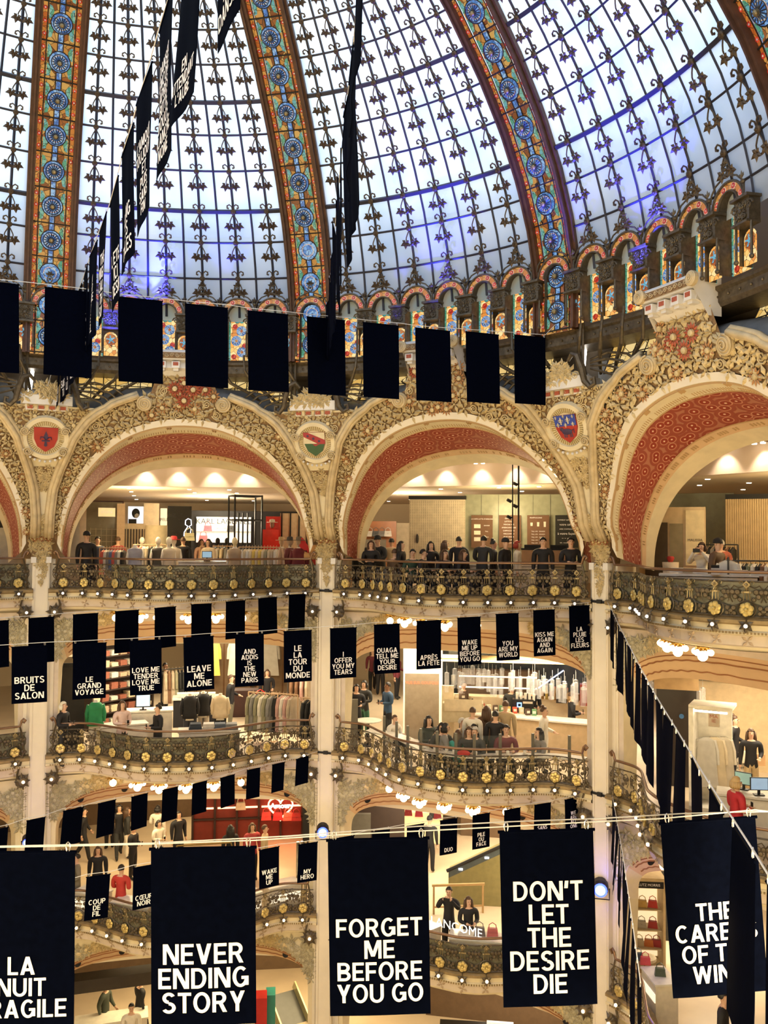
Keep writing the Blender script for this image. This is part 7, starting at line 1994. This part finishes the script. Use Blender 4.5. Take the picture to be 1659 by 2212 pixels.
rt_ = sec('round_screen', 757, 14.0, .42, .08, 1.45, paint((.20, .19, .16)), 'rounded grey screen beside the middle column on the second floor', 'screen')
# ---- second floor, right bay ------------------------------------------------------------------
P = at_rz(1541, 14.3, FL[2]); X, Y = face_frame(P, -8)
rt_ = things_at('dress_cubicle', P, X, Y, 'bright white cubicle with hanging pale dresses in the right bay', 'cubicle'); rt_.scale = (1, 1, .86)
b = MB(); b.box((0, .35, 1.35), (.75, .05, 2.7)); b.box((-.42, 0, 1.35), (.1, .8, 2.7)); b.box((0, 0, 2.72), (.94, .8, .08)); b.box((0, 0, .05), (.94, .8, .1)); b.build('shell', paint((.9, .85, .74)), rt_)
b = MB(); b.box((0, -.3, 2.6), (.7, .05, .04)); b.build('strip_light', dlight, rt_)
for j, c in enumerate(((.62, .60, .56), (.72, .62, .45), (.66, .6, .5))):
    o = garment_mesh(True).build('hung_dress', paint(c), rt_); o.location = (-.16+.17*j, .05+.1*j, 1.85); o.scale = (.95, 1, 1.25); o.rotation_euler = (0, 0, .3)
b = MB(); b.box((-.02, .31, 2.3), (.24, .02, .42)); b.build('picture', paint((.5, .4, .3)), rt_); text_part('MA\nIE', .13, (-.02, .28, 2.3), rt_, paint((.35, .1, .05)))
rt_ = sec('black_door_box', 1462, 15.4, .95, .5, 2.75, paint((.03, .02, .016), .3), 'tall dark booth with a blue dot left of the dress cubicle', 'booth')
b = MB(); b.box((0, -.1, 2.6), (1.05, .7, .35)); b.build('cornice', paint((.55, .36, .18)), rt_); b = MB(); b.lathe((.12, -.27, 1.75), [(.06, 0), (.06, .01)], 12, LX, LY, LN); b.build('round_sticker', paint((.05, .15, .35)), rt_)
rt_ = sec('wall_sign', 1540, 17.5, 1.3, .1, .5, paint((.14, .13, .10)), 'dark sign reading good beside white vase ornaments', 'sign', z0=2.35); text_part('good', .24, (-.3, -.07, 2.65), rt_, emis((.9, .9, .85), .8))
for i, dx in enumerate((.15, .38, .6)):
    P = at_rz(1560+12*i, 17.2, FL[2]+2.62); rt_ = things_at('vase', P, *face_frame(P), '%s white vase from the left over the dress cubicle' % ORD[i], 'vase', 'white vases'); b = MB(); b.lathe((0, 0, 0), [(.05, 0), (.11, .1), (.06, .22), (.09, .27)], 12); b.build('body', paint(WHT), rt_, True)
sec('wall_panel', 1640, 18.2, 3.0, .1, 3.0, paint((.66, .50, .30)), 'plain beige wall behind the two shoppers in the right bay', 'wall panel')
counter(at_rz(1625, 13.2, FL[2]), 1.3, .55, .92, 0, 'white till counter behind the rail of the right bay'); screen_on(at_rz(1640, 13.2, FL[2]+.95), .36, .26, 20, 'right till screen with blue light in the right bay', (.3, .45, .65), emit=.6); screen_on(at_rz(1606, 13.25, FL[2]+.95), .36, .26, -20, 'left till screen with green light in the right bay', (.25, .4, .35), emit=.5)

for (x, c, t, lab) in ((1596, WHT, 'Galeries\nLafayette', 'white paper bag with black script lettering carried by the person in the black dress'), (1613, (.75, .66, .5), '', 'white envelope bag held by the person with dark red hair'), (1638, (.5, .3, .15), '', 'brown paper bag hanging from the arm of the person with dark red hair')):
    P = at_rz(x, 16.4, FL[2] + (.35 if t else .6)); rt_ = things_at('shopping_bag', P, *face_frame(P, 15), lab, 'bag'); b = MB(); b.box((0, 0, .18), (.46 if t else .3, .12, .36 if t else .28)); b.build('body', paint(c), rt_)
    if t: text_part(t, .11, (0, -.065, .19), rt_, blackm)
    b = MB(); b.tube([(-.1, 0, .34), (-.08, 0, .5), (.08, 0, .5), (.1, 0, .34)], .008, 4); b.build('handle', paint(c), rt_)

# ---- first floor -------------------------------------------------------------------------------
def tubes(x, r, fl, n, label):
    P = at_rz(x, r, FL[fl]); rt_ = things_at('glass_tube_column', P, *face_frame(P), label, 'glass tubes')
    for i in range(n):
        b = MB(); b.tube([((i-(n-1)/2)*.11, .03*(i % 2), .1), ((i-(n-1)/2)*.11, .03*(i % 2), 1.9)], .045, 8); b.build('tube', mat('mirror tube', (.65, .62, .5), .12, .9) if 'mirror tube' not in MAT else MAT['mirror tube'], rt_)
    b = MB(); b.box((0, 0, .05), (n*.13, .25, .1)); b.build('foot', paint((.5, .42, .3)), rt_)
tubes(124, 13.3, 1, 4, 'cluster of mirrored tubes right of the left column on the first floor'); tubes(655, 13.3, 1, 4, 'cluster of mirrored tubes left of the middle column on the first floor'); tubes(750, 13.3, 1, 4, 'cluster of mirrored tubes right of the middle column'); tubes(1345, 13.9, 1, 5, 'cluster of mirrored tubes right of the right column'); tubes(22, 12.9, 1, 3, 'cluster of mirrored tubes at the left edge')
rt_ = sec('lit_escalator', 200, 19.5, 3.6, .6, .7, paint((.5, .4, .25)), 'pale sloping escalator at the back of the first floor', 'escalator', fl=1, z0=1.9); rt_.rotation_euler.rotate_axis('Y', -.35); b = MB(); b.box((0, -.32, 2.3), (3.4, .03, .08)); b.build('strip_light', dlight, rt_)
# red shop with a neon heart
rt_ = sec('red_shop_window', 560, 19.2, 4.6, .3, 2.9, paint((.16, .02, .012)), 'red lit shop window wall with black mullions on the first floor', 'shop window', fl=1)
b = MB(); 
for i in range(7): b.box((-2.3+.76*i, -.2, 1.45), (.07, .1, 2.9))
for z in (.75, 1.55, 2.3): b.box((0, -.2, z), (4.6, .1, .05))
b.build('mullion', paint((.03, .012, .01)), rt_)
b = MB()
for i in range(6): b.box((-1.9+.76*i, -.17, 1.12), (.62, .02, .06)); b.box((-1.9+.76*i, -.17, 2.25), (.62, .02, .05))
b.build('shelf_light', emis((1, .45, .25), 3), rt_)
P = at_rz(606, 18.7, FL[1]+1.2); nh = things_at('neon_heart', P, *face_frame(P), 'glowing red neon heart with script in the red shop window', 'neon sign')
heart = [(16*math.sin(t)**3/16*.42, (13*math.cos(t)-5*math.cos(2*t)-2*math.cos(3*t)-math.cos(4*t))/16*.42) for t in [2*pi*i/40 for i in range(41)]]
b = MB(); b.tube([(x, 0, z) for x, z in heart], .03, 6); b.build('outline', emis((1, .25, .12), 9), nh); text_part('Amour', .24, (0, -.03, .06), nh, emis((1, .6, .45), 6), off=.01)
l = bpy.data.lights.new('neon_glow', 'POINT'); l.energy = 60; l.color = (1, .2, .08); l.shadow_soft_size = .3; o = bpy.data.objects.new('neon_glow', l); COL.objects.link(o); o.location = P - Vector(face_frame(P)[1])*.5
for i, (x, z, c, n) in enumerate(((520, 1.15, (.5, .4, .3), 'beige'), (505, 2.3, (.5, .03, .03), 'red'), (560, 1.6, (.2, .05, .05), 'dark red'), (575, .8, (.5, .05, .05), 'red'), (600, .8, (.3, .02, .03), 'crimson'), (622, .8, (.6, .1, .08), 'bright red'), (640, .8, (.25, .02, .02), 'maroon'), (655, 2.35, (.6, .08, .06), 'bright red'), (640, 2.35, (.7, .4, .3), 'pink'))):
    handbag(at_rz(x, 18.6, FL[1]+z), c, '%s handbag %s in the red shop window' % (n, ['beside the beige one', 'on the top shelf at left', 'on the middle shelf', 'below the heart, first', 'below the heart, second', 'below the heart, third', 'below the heart, fourth', 'on the top shelf at right', 'next to the top right one'][i]), 1.25)
rt_ = sec('black_tower', 672, 16.5, .55, .5, 2.35, blackm, 'black tower with small white lettering beside the red shop', 'display tower', fl=1); text_part('GIVENCHY', .10, (0, -.26, 2.1), rt_, letterw)
rt_ = sec('brass_table', 440, 15.2, 2.0, .8, .75, paint((.10, .08, .05)), 'brass framed glass display table on the first floor', 'display table', fl=1)
b = MB()
for sx in (-1, 1): b.tube([(sx*.95, -.35, .75), (sx*.8, -.35, 1.25)], .025, 5)
b.tube([(-.8, -.35, 1.25), (.8, -.35, 1.25)], .025, 5); b.box((0, -.3, .95), (1.6, .03, .2)); b.build('brass_frame', paint((.5, .38, .15), .3, .8), rt_)
P = at_rz(482, 14.4, FL[1]); rt_ = things_at('round_planter', P, *face_frame(P), 'round brass tub on the first floor by the display table', 'tub'); b = MB(); b.lathe((0, 0, 0), [(.3, 0), (.38, .45), (.36, .5), (.05, .5)], 18); b.build('bowl', paint((.35, .3, .12), .3, .6), rt_, True)
def perf_counter(x, r, w, lab, txt=None):
    P, b_, s_ = rail_pos(x, 1, .72); X = Btan(b_, s_); Y = Vector((-X.y, X.x, 0)); Y = Y if Y.dot(er(b_+.5+s_)) > 0 else -Y; rt_ = things_at('perfume_counter', P, X, Y, lab, 'counter')
    b = MB(); b.box((0, 0, .45), (w, .5, .9)); b.build('body', paint((.74, .66, .52), .3), rt_)
    b = MB(); b.box((0, -.26, .62), (w*.95, .02, .18)); b.build('lit_front', emis((1, .88, .66), .9), rt_)
    b = MB(); b.box((0, 0, .92), (w+.04, .54, .04)); b.build('top', paint((.78, .74, .66), .2), rt_)
    if txt: text_part(txt, .13, (0, -.275, .78), rt_, blackm)
    return rt_
for i, (x, r, w_, t) in enumerate(((200, 12.3, .9, None), (290, 11.9, 1.1, None), (395, 11.7, 1.3, None), (510, 11.8, 1.3, None), (608, 11.95, .95, 'CHANEL'))): perf_counter(x, r, w_, '%s white perfume counter from the left along the first floor rail' % ORD[i], t)
for i, (x, r, w_) in enumerate(((900, 11.75, 1.2), (1030, 11.8, 1.3), (1180, 12.0, 1.0))): perf_counter(x, r, w_, '%s white perfume counter from the left along the middle bay rail' % ORD[i], None)
P = rail_pos(985, 1, .62, .95)[0]; o_ = things_at('reflected_letters', P, *radial_frame(P), 'glowing letters in place of a reflected sign, below the two photographers', 'sign'); text_part('LANCOME', .30, (0, 0, .14), o_, emis((1, .97, .9), 1.3), off=.0)  # reflection of a sign, made as glowing letters over the counter
for x, c, n in ((1036, (.12, .1, .1), 'grey'), (1064, (.45, .12, .12), 'rose')): handbag(rail_pos(x, 1, .72, .945)[0], c, '%s handbag on the white counter below the escalator' % n, 1.0)
# lit white panel and dark curtain
rt_ = sec('lightbox', 912, 18.3, 1.35, .2, 1.15, emis((1, .95, .85), 1.1), 'very bright white lit panel in the middle bay of the first floor', 'lightbox', fl=1, z0=1.55)
sec('lit_niche', 912, 18.2, 1.35, .3, 1.0, emis((1, .72, .35), .55), 'amber lit niche under the bright white panel', 'niche', fl=1, z0=.5)
for i, x in enumerate((882, 905, 935, 945)): handbag(at_rz(x, 17.9, FL[1]+1.42), [(.25, .02, .02), (.3, .02, .03), (.05, .05, .05), (.2, .02, .03)][i], '%s dark handbag from the left between lit panel and niche' % ORD[i], .95)
sec('dark_booth', 815, 16.5, 1.7, .4, 2.5, paint((.035, .02, .015)), 'dark brown booth right of the middle column on the first floor', 'booth', fl=1)
rt_ = sec('grey_curtain', 775, 15.2, .7, .15, 2.2, paint((.14, .13, .11)), 'grey pleated curtain right of the middle column on the first floor', 'curtain', fl=1)
# escalator of the middle bay
P = at_rz(1040, 15.2, FL[1]); X, Y = face_frame(P, 0); rt_ = things_at('escalator', P, X, Y, 'escalator rising to the right with an olive side panel on the first floor', 'escalator')
b = MB(); vs = [(-.95, 0, 0), (1.9, 0, 0), (1.9, 0, 1.95), (1.4, 0, 1.95), (-.95, 0, .75)]
b.add([Vector(q) for q in vs] + [Vector(q) + Vector((0, .9, 0)) for q in vs], [tuple(range(5)), tuple(range(9, 4, -1))] + [(i, (i+1) % 5, (i+1) % 5+5, i+5) for i in range(5)]); b.build('side_panel', paint((.24, .21, .09), .3), rt_)
b = MB(); b.tube([(-1.0, -.02, .95), (1.4, -.02, 2.15), (1.9, -.02, 2.2)], .05, 6); b.build('handrail', blackm, rt_)
b = MB(); b.grid(lambda a, c: Vector((-.95+2.4*a, -.01, .75+1.2*a+.22*c)), 8, 1); b.build('balustrade_glass', paint((.08, .10, .11), .1), rt_)
for i in range(3): b = MB(); b.box((-.6+.75*i, -.03, 1.02+.36*i), (.12, .02, .05)); b.build('step_light', emis((.9, .92, 1), 4), rt_)
P = at_rz(990, 14.4, FL[1]); rt_ = things_at('low_fence', P, *face_frame(P, 10), 'low brass and wood fence behind the two photographers', 'fence')
for x_ in (-.7, .7): b = MB(); b.box((x_, 0, .4), (.05, .05, .8)); b.build('post', paint((.42, .27, .12)), rt_)
b = MB(); b.box((0, 0, .8), (1.5, .06, .06)); b.box((0, 0, .2), (1.4, .04, .04)); b.build('rail', paint((.42, .27, .12)), rt_)
# right bay: bag cabinet and counters
P = at_rz(1396, 14.6, FL[1]); X, Y = face_frame(P, 12); rt_ = things_at('bag_cabinet', P, X, Y, 'tall lit cabinet of handbags in the right bay of the first floor', 'cabinet')
b = MB(); b.box((0, .3, 1.1), (.7, .04, 2.2)); b.box((-.37, 0, 1.1), (.05, .65, 2.2)); b.box((.37, 0, 1.1), (.06, .65, 2.2)); b.box((0, 0, 2.24), (.8, .7, .08)); b.box((0, 0, .05), (.8, .7, .1)); b.build('case', paint((.55, .42, .25)), rt_)
b = MB(); b.box((0, .27, 1.15), (.66, .02, 2.0)); b.build('lit_back', emis((1, .8, .48), .8), rt_)
b = MB(); b.box((0, -.34, 2.12), (.7, .03, .16)); b.build('name_band', blackm, rt_); text_part('LUTZ MORRIS', .085, (0, -.36, 2.12), rt_, letterw)
for z in (.5, .95, 1.45): b = MB(); b.box((0, .05, z), (.66, .5, .025)); b.build('shelf', paint((.6, .5, .35)), rt_)
for i, (dx, z, c, n) in enumerate(((-.12, .97, (.4, .36, .32), 'silver grey'), (.15, .97, (.35, .03, .03), 'dark red'), (-.18, .52, (.5, .42, .3), 'beige'), (.05, .52, (.5, .15, .04), 'orange'), (.24, .52, (.3, .02, .03), 'crimson'), (-.1, 1.47, (.55, .35, .1), 'mustard'), (.15, 1.47, (.5, .04, .03), 'scarlet'))):
    handbag(P + X*dx - Y*.05 + ZV*z, c, '%s handbag in the tall lit cabinet' % n, .85)
for i, (x, r, w_, lab) in enumerate(((1425, 11.2, .8, 'white bag counter below the tall lit cabinet'), (1520, 11.0, 1.2, 'white counter block before the dark banner'), (1640, 11.0, 1.2, 'white counter at the bottom right corner'))): perf_counter(x, r, w_, lab)
for i, (x, r, c, n) in enumerate(((1378, 11.2, (.04, .07, .1), 'navy'), (1394, 11.0, (.5, .06, .08), 'cherry red'), (1426, 10.9, (.06, .08, .06), 'dark green'), (1500, 11, (.5, .3, .2), 'tan'))):
    handbag(rail_pos(x, 1, .72, .945)[0], c, '%s handbag on the white counters of the right bay' % n, .85, 10)
P = at_rz(1397, 13.6, FL[1]); rt_ = things_at('stool', P, *face_frame(P), 'cream round stool below the tall lit cabinet', 'stool'); b = MB(); b.lathe((0, 0, .7), [(.22, 0), (.22, .06), (.15, .08)], 16); b.build('seat', paint((.65, .55, .38)), rt_); b = MB()
for t in range(3): b.tube([(.05*math.cos(t*2.1), .05*math.sin(t*2.1), .7), (.2*math.cos(t*2.1), .2*math.sin(t*2.1), 0)], .02, 5)
b.build('legs', paint((.4, .3, .2)), rt_)
rt_ = sec('dark_fluted_screen', 1412, 16.2, .9, .2, 2.3, paint((.03, .028, .026)), 'dark fluted screen behind the bag cabinet', 'screen', fl=1)
# ---- ground floor ------------------------------------------------------------------------------
g0 = lambda x, r: at_rz(x, r, FL[0])
rt_ = sec('suitcase_stand', 563, 14.5, .35, .5, 1.35, paint((.45, .02, .02), .3), 'red luggage cabinet on the ground floor', 'cabinet', fl=0); rt_ = sec('suitcase_stand', 584, 14.8, .28, .5, 1.3, paint((.03, .25, .22), .3), 'teal luggage cabinet beside the red one', 'cabinet', fl=0)
rt_ = sec('dark_beam', 245, 13.6, 2.6, .5, .35, paint((.04, .03, .022)), 'dark shop fascia on the ground floor at the left', 'fascia', fl=0, z0=2.25)
counter(g0(240, 14.5), 2.0, .6, .9, 0, 'white lit counter on the ground floor at the left')
P = g0(630, 15.5); P.z -= .9; X, Y = face_frame(P, 25); rt_ = things_at('escalator', P, X, Y, 'brass edged escalator descending on the ground floor', 'escalator'); b = MB(); b.box((0, 0, .9), (.9, 2.0, .12), X=Vector((1, 0, 0)), Y=Vector((0, .86, .5)), Z=Vector((0, -.5, .86))); b.build('steps', paint((.06, .06, .055), .3), rt_); b = MB()
for sx in (-1, 1): b.box((sx*.47, 0, 1.1), (.05, 2.0, .3), X=Vector((1, 0, 0)), Y=Vector((0, .86, .5)), Z=Vector((0, -.5, .86)))
b.build('balustrade', paint((.4, .36, .2), .2, .4), rt_)
rt_ = sec('lit_shelf', 1010, 13.6, 1.5, .3, 1.6, blackm, 'black shelf of white lit boxes on the ground floor', 'shelf', fl=0, z0=.3)
for i in range(6): b = MB(); b.box((-.55+.22*i, -.17, 1.3), (.13, .02, .9)); b.build('lit_box', emis((.95, .97, 1), 1.6), rt_)
P = g0(922, 13.2); P.z += .9; rt_ = things_at('paper_flower', P, *face_frame(P), 'large cream paper flower on the ground floor', 'flower'); b = MB(); b.flower(Vector((0, 0, .1)), LX, LY, LN, .5, 10); b.build('petals', paint((.7, .5, .25)), rt_); b = MB(); b.tube([(0, 0, -.9), (0, 0, 0)], .03, 6); b.build('stem', paint((.2, .3, .1)), rt_)
sec('white_wall', 1080, 13.6, .7, .1, 2.2, emis((.9, .9, .95), .5), 'white lit poster wall right of the lit boxes on the ground floor', 'poster', fl=0)
# ---- dark backdrops added to darken the two lowest floors, with invented lit niches
for x, fl, r_, w_, lab in ((230, 1, 21.5, 7.5, 'added dark brown backdrop of the first floor behind the walking people'), (1180, 1, 21.5, 6.0, 'added dark brown backdrop of the first floor behind the escalator'), (60, 0, 19.0, 8.0, 'added dark ground floor backdrop at the left'), (620, 0, 19.0, 8.0, 'added dark ground floor backdrop in the middle'), (1200, 0, 18.0, 8.0, 'added dark ground floor backdrop at the right')):
    rt_ = sec('dark_backdrop', x, r_, w_, .15, 2.95, paint((.13, .08, .045)), lab, 'partition', fl=fl)
    for i in range(int(w_/1.3)):
        b = MB(); b.box((-w_/2 + .7 + 1.3*i, -.09, 1.45 + .2*(i % 2)), (.85, .04, .9 - .25*(i % 3))); b.build('lit_niche', emis(((1, .8, .5), (1, .9, .75), (.95, .45, .25))[i % 3], (.55, .8, .4)[(i*2) % 3]), rt_)
# ---- blue stage lamps on the columns -----------------------------------------------------------
for i, (x, y, Zd, lab, s) in enumerate(((57, 1821, 21.5, 'small glaring blue stage lamp at the foot of the left column', .10), (697, 1800, 22.3, 'glaring blue stage lamp at the foot of the middle column', .16), (1297, 1925, 19.7, 'glaring blue stage lamp on the right column', .18))):
    P = at_depth(x, y, Zd); X, Y = face_frame(P); rt_ = things_at('stage_lamp', P, X, Y, lab, 'lamp')
    b = MB(); b.lathe((0, .05, 0), [(s*.8, 0), (s, .12), (s, .34), (s*.6, .4)], 14, LX, LY, Vector((0, 1, 0))); b.build('housing', blackm, rt_)
    b = MB(); b.lathe((0, .05, 0), [(s*.85, -.02), (s*.85, .0)], 14, LX, LY, Vector((0, 1, 0))); b.disc((0, .028, 0), s*.6, LX, LY, 14, 1); b.build('lens', [stageb, stagem], rt_)
    l = bpy.data.lights.new('stage_lamp_spill', 'POINT'); l.energy = 25; l.color = (.05, .1, 1); l.shadow_soft_size = .12; o = bpy.data.objects.new('stage_lamp_spill', l); COL.objects.link(o); o.location = P - Y*.3 + ZV*.1
    b = MB(); b.tube([(-s*1.1, .2, 0), (-s*1.1, .2, -s*1.4), (s*1.1, .2, -s*1.4), (s*1.1, .2, 0)], .015, 4); b.build('yoke', blackm, rt_)
    l = bpy.data.lights.new('stage_lamp_light', 'SPOT'); l.energy = 260; l.color = (.04, .07, 1); l.spot_size = 2.2; l.spot_blend = .8; l.shadow_soft_size = .15
    o = bpy.data.objects.new('stage_lamp_light', l); COL.objects.link(o); o.location = P - Y*.12 + ZV*.02
    o.rotation_euler = (CAMP + Vector((0, 0, -3)) - P).to_track_quat('-Z', 'Y').to_euler()
# blue stage lamps on the gallery ledge, washing the foot of the dome
for i, (u, z, tu, tz, e, sz) in enumerate(((.36, 6.7, .40, 8.45, 900, .45), (.26, 6.7, .30, 8.2, 500, .35), (.62, 6.6, .70, 10.3, 160, .6), (1.5, 6.6, 1.58, 10.5, 380, .9), (1.35, 6.6, 1.37, 8.2, 40, .3), (1.55, 6.6, 1.56, 8.3, 40, .3), (2.35, 6.6, 2.45, 9.9, 420, 1.0), (2.05, 6.6, 2.1, 11.0, 250, 1.0), (.2, 6.6, .3, 9.0, 180, 1.1), (1.75, 6.6, 1.72, 8.2, 30, .3))):
    P = cp(u, 10.2, z); l = bpy.data.lights.new('dome_wash_light', 'SPOT'); l.energy = e*13; l.color = (.04, .05, 1); l.spot_size = sz; l.spot_blend = .9; l.shadow_soft_size = .1
    o = bpy.data.objects.new('dome_wash_light', l); COL.objects.link(o); o.location = P; o.rotation_euler = (D(tu, tz) - P).to_track_quat('-Z', 'Y').to_euler()
# ---- shields between the arches ----------------------------------------------------------------
shieldm = {'red': paint((.38, .03, .02), .5), 'navy': paint((.05, .03, .08), .5), 'blue': paint((.03, .06, .35), .5), 'cream': paint((.72, .62, .42), .5), 'green': paint((.04, .10, .04), .5), 'crim': paint((.35, .03, .04), .5)}
SH = list(shieldm)
def fleur(b, c, s, mi, y=-.02):
    for sx in (-1, 1): b.tube([c + Vector((0, y, -.1*s)), c + Vector((sx*.12*s, y, .08*s)), c + Vector((sx*.26*s, y, .1*s)), c + Vector((sx*.3*s, y, -.06*s))], [.05*s, .07*s, .06*s, .03*s], 5, mi, flat=.5)
    b.add([c + Vector(q) for q in ((0, y, .45*s), (.11*s, y, .15*s), (.05*s, y, -.12*s), (-.05*s, y, -.12*s), (-.11*s, y, .15*s))], [tuple(range(5))], mi)
    b.box(c + Vector((0, y, -.12*s)), (.42*s, .02, .07*s), mi=mi); b.add([c + Vector(q) for q in ((-.05*s, y, -.14*s), (.05*s, y, -.14*s), (.09*s, y, -.4*s), (0, y, -.46*s), (-.09*s, y, -.4*s))], [tuple(range(5))], mi)
for k, lab in ((0, 'round shield plaque with dark lily on red over the left column'), (1, 'round shield plaque in cream, red and green over the middle column'), (2, 'round shield plaque with lilies on blue over red, right column')):
    X, Yv, N = Wframe(k, 4.26); P = W(k, 4.26, .06); root = empty('shield_plaque', P, label=lab, cat='shield'); m = Matrix((X, -N, Yv)).transposed().to_4x4(); m.translation = P; root.matrix_world = m
    b = MB(); kk = 40
    for r0, r1, y0, y1 in ((.58, .55, .05, -.06), (.55, .45, -.06, -.06), (.45, .43, -.06, -.01), (.43, .0001, -.01, -.01)):
        b.grid(lambda a, c: Vector(((r0+(r1-r0)*c)*math.cos(2*pi*a), y0+(y1-y0)*c, (r0+(r1-r0)*c)*math.sin(2*pi*a)*1.0)), kk, 1)
    b.build('plaque', cream, root)
    b = MB()
    for i in range(48):
        t = 2*pi*i/48; d = Vector((math.cos(t), 0, math.sin(t))); s = Vector((-math.sin(t), 0, math.cos(t))); b.box(d*.375 + Vector((0, -.016, 0)), (.10, .014, .022), d, Vector((0, 1, 0)), s)
    b.build('sun_rays', paint((.34, .25, .10)), root)
    b = MB()
    def outl(a):      # shield outline
        return [(-.29, .28), (.29, .28), (.28, -.02), (.20, -.22), (0, -.36), (-.20, -.22), (-.28, -.02)]
    ol = outl(0); y = -.05
    def poly(pts, mi, yy): b.add([Vector((x, yy, z)) for x, z in pts], [tuple(range(len(pts)))], mi)
    b.add([Vector((x, q, z)) for q in (0, y) for x, z in ol], [(i, (i+1) % 7, (i+1) % 7+7, i+7) for i in range(7)], 0)
    if k == 0:
        poly(ol, 0, y); fleur(b, Vector((0, y, -.01)), .46, 1, -.012)
    elif k == 1:
        poly(ol, 3, y); poly([(-.28, -.02), (.28, -.02), (.20, -.22), (0, -.36), (-.20, -.22)], 4, y-.004); poly([(-.29, .28), (-.16, .28), (.285, .08), (.28, -.03), (.1, -.03), (-.285, .17)], 5, y-.008); poly([(-.06, -.03), (.14, -.03), (.02, -.09)], 5, y-.008)
        for i in range(3): b.disc(Vector((-.17+.15*i, y-.012, .19-.07*i)), .035, LX, LY, 6, 1)
    else:
        poly(ol, 0, y); poly([(-.29, .28), (.29, .28), (.282, .03), (-.282, .03)], 2, y-.004)
        for x, z, s in ((-.11, .16, .2), (.08, .17, .2), (-.2, .07, .13), (0, .06, .13), (.2, .07, .13), (-.02, .26, .1), (.22, .24, .1), (-.23, .24, .1)): fleur(b, Vector((x, y-.006, z)), s, 3, -.008)
        b.ball((.0, y-.01, -.1), .1, 10, 6, sc=(1.4, .15, .7), mi=1); b.ball((-.13, y-.012, -.04), .045, 8, 5, sc=(1.1, .2, 1), mi=1)
        for x in (-.09, -.04, .06, .11): b.tube([(x, y-.008, -.13), (x+.01, y-.008, -.23)], .014, 4, 1)
        b.tube([(.13, y-.01, -.08), (.19, y-.01, -.05), (.18, y-.01, -.14)], .012, 4, 1)
    b.build('coat_of_arms', [shieldm[c] for c in SH], root)
    b = MB()
    for sx, z in ((-.50, .18), (.46, .20), (-.42, -.34), (.42, -.34)): b.spiral(Vector((sx, -.08, z)), LX, LY, LN, .12, 2.2, 0, 0, 1 if sx > 0 else -1, .18, 9)
    b.build('scroll', moulding, root)
    b = MB()
    for i in range(13):
        t = R_(-160 + 140*i/12); b.ball((.62*math.cos(t), -.05, .62*math.sin(t)), .035, 7, 5)
    b.build('bead_row', white_stone, root)
